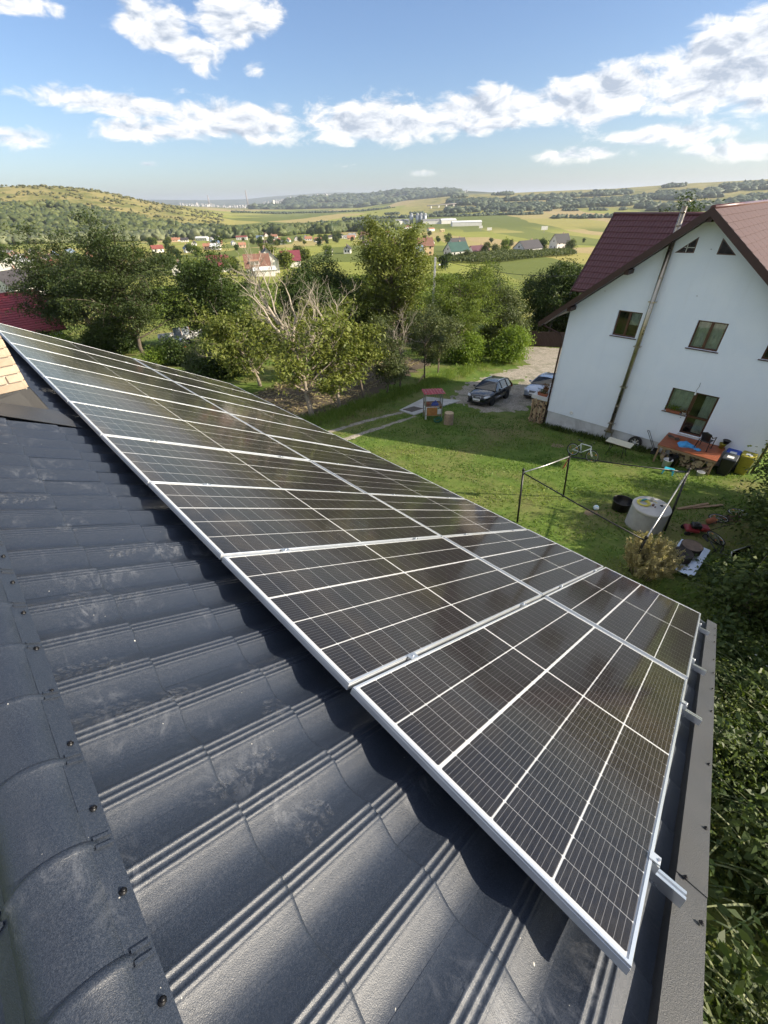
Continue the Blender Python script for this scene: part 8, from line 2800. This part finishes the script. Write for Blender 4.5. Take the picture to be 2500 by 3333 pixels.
# ------------------------------------------------------------------ grass and undergrowth
def grass():
    r_ = rng(700)
    n = 70000
    c = np.column_stack([5 + 21 * r_.random(n), -1.5 + 21 * r_.random(n)])
    # keep the house footprint, tracks and slab free
    q = np.ones(n, bool)
    q &= ~((c[:, 0] > 22.7) & (c[:, 1] < 10.4))
    for y0, y1 in ((17.0, 18.55), (15.6, 17.1)):
        yc = np.interp(c[:, 0], [5.8, 9.5, 12.7, 15.5, 18.6], [0.0, 0.35, 0.75, 0.95, 0.95])
        mid = (17.2 if y0 > 16.5 else 15.8) + yc
        q &= ~((np.abs(c[:, 1] - mid) < 0.30) & (c[:, 0] < 18.6))
    q &= ~((c[:, 0] > 18.4) & (c[:, 0] < 23.8) & (c[:, 1] > 17.1 + 0.05 * (c[:, 0] - 18.5)) & (c[:, 1] < 19.6))
    q &= ~((c[:, 0] > 22.6) & (c[:, 1] > 12.5))
    den = 0.55 + 0.5 * vnoise(c[:, 0], c[:, 1], 1.1, 5)
    q &= r_.random(n) < den
    c = c[q]
    C = np.column_stack([c, ground(c[:, 0], c[:, 1]) + 0.03])
    dryness = np.clip(0.48 + 0.6 * vnoise(c[:, 0], c[:, 1], 2.3, 1) + 0.18 * (10 - c[:, 0]) / 5 + 0.25 * r_.normal(size=len(c)), 0, 1)
    up = np.array([0, 0, 1.0])
    N_ = r_.normal(size=(len(C), 3)); N_[:, 2] *= 0.3
    T = r_.normal(size=(len(C), 3)) * 0.55 + up
    s = 0.6 + 0.8 * r_.random(len(C))
    V, F = leaf_cards(C, N_ + [0, 0, 0.5], T, 0.13 * s, 0.030 * s, 0.05)
    tag(new_obj('lawn_grass', np_mesh('lawn_grass', V, F, np.repeat(dryness, 4)), LF_GRASS), 'rough lawn grass between the two houses', kind='stuff')
    # taller tufts: track verges, fence foot, orchard edge
    def tufts(name, centres, per, h, w, spread, leaf, label, seed):
        rr = rng(seed)
        cc = np.repeat(np.asarray(centres, float), per, 0) + rr.normal(size=(len(centres) * per, 2)) * spread
        L = h * (0.5 + 0.8 * rr.random(len(cc)))
        T = rr.normal(size=(len(cc), 3)) * 0.35 + [0, 0, 1]
        C = np.column_stack([cc, ground(cc[:, 0], cc[:, 1]) + L * 0.42])
        N_ = rr.normal(size=(len(C), 3)); N_[:, 2] *= 0.2
        V, F = leaf_cards(C, N_, T, L, w * (0.6 + 0.8 * rr.random(len(C))), 0.05)
        tag(new_obj(name, np_mesh(name, V, F, np.repeat(rr.random(len(C)), 4)), leaf), label, kind='stuff')
    cs = []
    for i in range(420):
        t = r_.random(); cs.append((8 + 20 * t + r_.normal(0, .3), 19.3 + 3.4 * t + 0.5 * r_.normal()))
    for i in range(200):
        t = r_.random(); cs.append((27 + 16 * t, 22.8 + 1.6 * t + 0.7 * r_.normal()))
    for i in range(160): cs.append((12 + 12 * r_.random(), 45 + 10 * r_.random()))
    tufts('verge_grass', cs, 26, 0.42, 0.022, 0.22, LF_GRASS, 'tall grass along the far side of the track', 702)
    cs = [(22.75 + r_.normal(0, .12), 10.2 - 5.8 * r_.random()) for i in range(110)]
    tufts('wall_weeds', cs, 16, 0.30, 0.035, 0.13, LF_WEED, 'low weeds along the plinth of the white house', 703)
    # under the near verge: a deep bed of weeds
    blobs = []
    rr = rng(704)
    for i in range(170):
        x = 1.0 + 12.5 * rr.random(); y = -5.6 + 5.5 * rr.random()
        h = 0.45 + 0.95 * rr.random()
        blobs.append((x, y, gz(x, y) + h * 0.45, 0.45 + 0.5 * rr.random(), 0.45 + 0.5 * rr.random(), h * 0.65))
    for nm, frac, n_, L_, W_, cl_, mat, lab, sd in (('weed_bed', 0.75, 38000, 0.11, 0.05, 0.17, LF_WEED, 'dense weeds below the roof verge', 705), ('nettle_bed', 0.45, 13000, 0.17, 0.075, 0.20, LF_DARK, 'large dark leaves among the weeds below the verge', 707),
                                                  ('weed_tops', 0.40, 24000, 0.045, 0.024, 0.12, LF_ROBINIA, 'yellow green weed tops below the roof verge', 706), ('fern_weeds', 0.30, 15000, 0.07, 0.020, 0.13, LF_GREY, 'fine grey green weeds below the roof verge', 708)):
        bl = [(b[0], b[1], b[2] + 0.08 * rr.random(), b[3], b[4], b[5] * (0.8 + 0.4 * rr.random())) for b in blobs if rr.random() < frac]
        V, F, ti, cc = crown_leaves(bl, n_, L_, W_, sd, cl_, 26, 0.3, 0.3, zmin=-99)
        tag(new_obj(nm, np_mesh(nm, V, F, ti), mat), lab, kind='stuff')
    # white umbels
    cs = np.column_stack([9.2 + rr.normal(0, .45, 260), -2.3 + rr.normal(0, .35, 260)])
    C = np.column_stack([cs, ground(cs[:, 0], cs[:, 1]) + 0.75 + 0.12 * rr.normal(size=len(cs))])
    V, F = leaf_cards(C, rr.normal(size=C.shape) * 0.25 + [0, 0, 1], rr.normal(size=C.shape), np.full(len(C), 0.055), np.full(len(C), 0.05))
    tag(new_obj('white_blossom', np_mesh('white_blossom', V, F, np.ones(len(V))), leaf_mat('white petals', (0.6, 0.62, 0.55), (0.75, 0.75, 0.7), 0.2)), 'white blossom in the weeds below the verge', kind='stuff')
    # long reed blades: curved strips
    vs, fs, ti = [], [], []
    for i in range(420):
        x = 1.6 + 5.6 * rr.random(); y = -4.2 + 3.9 * rr.random()
        if i > 300: x = 7 + 5 * rr.random()
        a = rr.normal(2.2, 0.9); L = 0.8 + 0.8 * rr.random(); w = 0.012 + 0.010 * rr.random()
        p = np.array([x, y, gz(x, y) + 0.2]); d = np.array([0.35 * math.cos(a), 0.35 * math.sin(a), 1.0]); sd = np.array([-math.sin(a), math.cos(a), 0]) * w
        b = len(vs)
        for k in range(7):
            ww = 1 - (k / 6) ** 2 * 0.95
            vs += [p - sd * ww, p + sd * ww]
            d = d / np.linalg.norm(d); p = p + d * L / 6
            d = d + np.array([0.30 * math.cos(a), 0.30 * math.sin(a), -0.26])
        fs += [(b + 2 * k, b + 2 * k + 1, b + 2 * k + 3, b + 2 * k + 2) for k in range(6)]
        ti += [rr.random() ** 2] * 14
    tag(new_obj('reed_blades', np_mesh('reed_blades', np.array(vs), np.array(fs), np.array(ti)), leaf_mat('reed', (0.035, 0.065, 0.018), (0.30, 0.33, 0.17), 0.3)), 'long pale reed blades arching over the weeds', kind='stuff')


grass()


def bushes():
    """undergrowth that closes the gaps below the crowns"""
    protos = []
    for k in range(4):
        r_ = rng(720 + k)
        blobs = [(r_.normal(0, .3), r_.normal(0, .3), 1.1, 1.3, 1.3, 1.0), (r_.normal(0, .8), r_.normal(0, .8), 0.8, 1.0, 1.0, 0.8), (r_.normal(0, .4), r_.normal(0, .4), 1.9, 0.8, 0.8, 0.7)]
        V, F, ti, cc = crown_leaves(blobs, 3200, 0.20, 0.11, 730 + k, 0.3, 30, 0.4, zmin=0.05)
        me = np_mesh('foliage', V, F, ti); me.materials.append([LF_DARK, LF_WALNUT, LF_GREY, LF_DARK][k])
        b = MB()
        for i in range(4): limb(b, (r_.normal(0, .1), r_.normal(0, .1), -0.1), (r_.normal(0, .7), r_.normal(0, .7), 1.3), 0.03, 0.008, r_, 3, 0.2, 5)
        sm = b.mesh('stem'); sm.materials.append(M_BARK)
        protos.append((me, sm))
    r_ = rng(740)
    spots = []
    def clump(n, f, s, where):
        for i in range(n): spots.append((*f(r_.random(), r_), s, where))
    clump(26, lambda t, q: (49.5 - 14 * t + q.normal(0, 1.6), 33.5 + 22 * t + q.normal(0, 1.6)), 1.3, 'behind the weathered picket fence')
    clump(12, lambda t, q: (60 + 8 * t, 16 + 16 * q.random()), 1.6, 'behind the dark brown sheet fence')
    clump(14, lambda t, q: (22 + 12 * t, 42 + 14 * q.random()), 1.2, 'behind the half dead walnut tree')
    clump(12, lambda t, q: (13 + 8 * t, 34 + 10 * q.random()), 0.85, 'just beyond the far panel corner')
    clump(8, lambda t, q: (4 + 10 * t, 52 + 8 * q.random()), 1.0, 'at the foot of the dark robinias')
    clump(9, lambda t, q: (40 + 8 * t, 25.5 + 4 * q.random()), 0.9, 'beside the light feathery robinia')
    for x, y, s, where in spots:
        me, sm = protos[int(r_.integers(4))]
        t = empty('bush', (x, y, gz(x, y) - 0.05), float(r_.random() * 6.28), label='leafy undergrowth bush ' + where, cat='bush', group='undergrowth bushes')
        k = s * (0.7 + 0.6 * r_.random()); t.scale = (k, k, k)
        new_obj('foliage', me, None, t); new_obj('stem', sm, None, t)


bushes()

# ------------------------------------------------------------------ air
def haze():
    t = NT('haze air')
    v = t.n('ShaderNodeVolumePrincipled', Color=(0.80, 0.88, 1.0), Density=HAZE)
    v.inputs['Anisotropy'].default_value = 0.2
    t.t.links.new(v.outputs[0], t.out.inputs['Volume'])
    zmin = -62.0; zmax = 260.0
    o = MB().bbox((-29000, -29000, zmin), (29000, 29000, zmax)).build('haze', t.m)
    tag(o, 'thin blue haze over the valley', kind='stuff')


HAZE = 6.0e-5
haze()
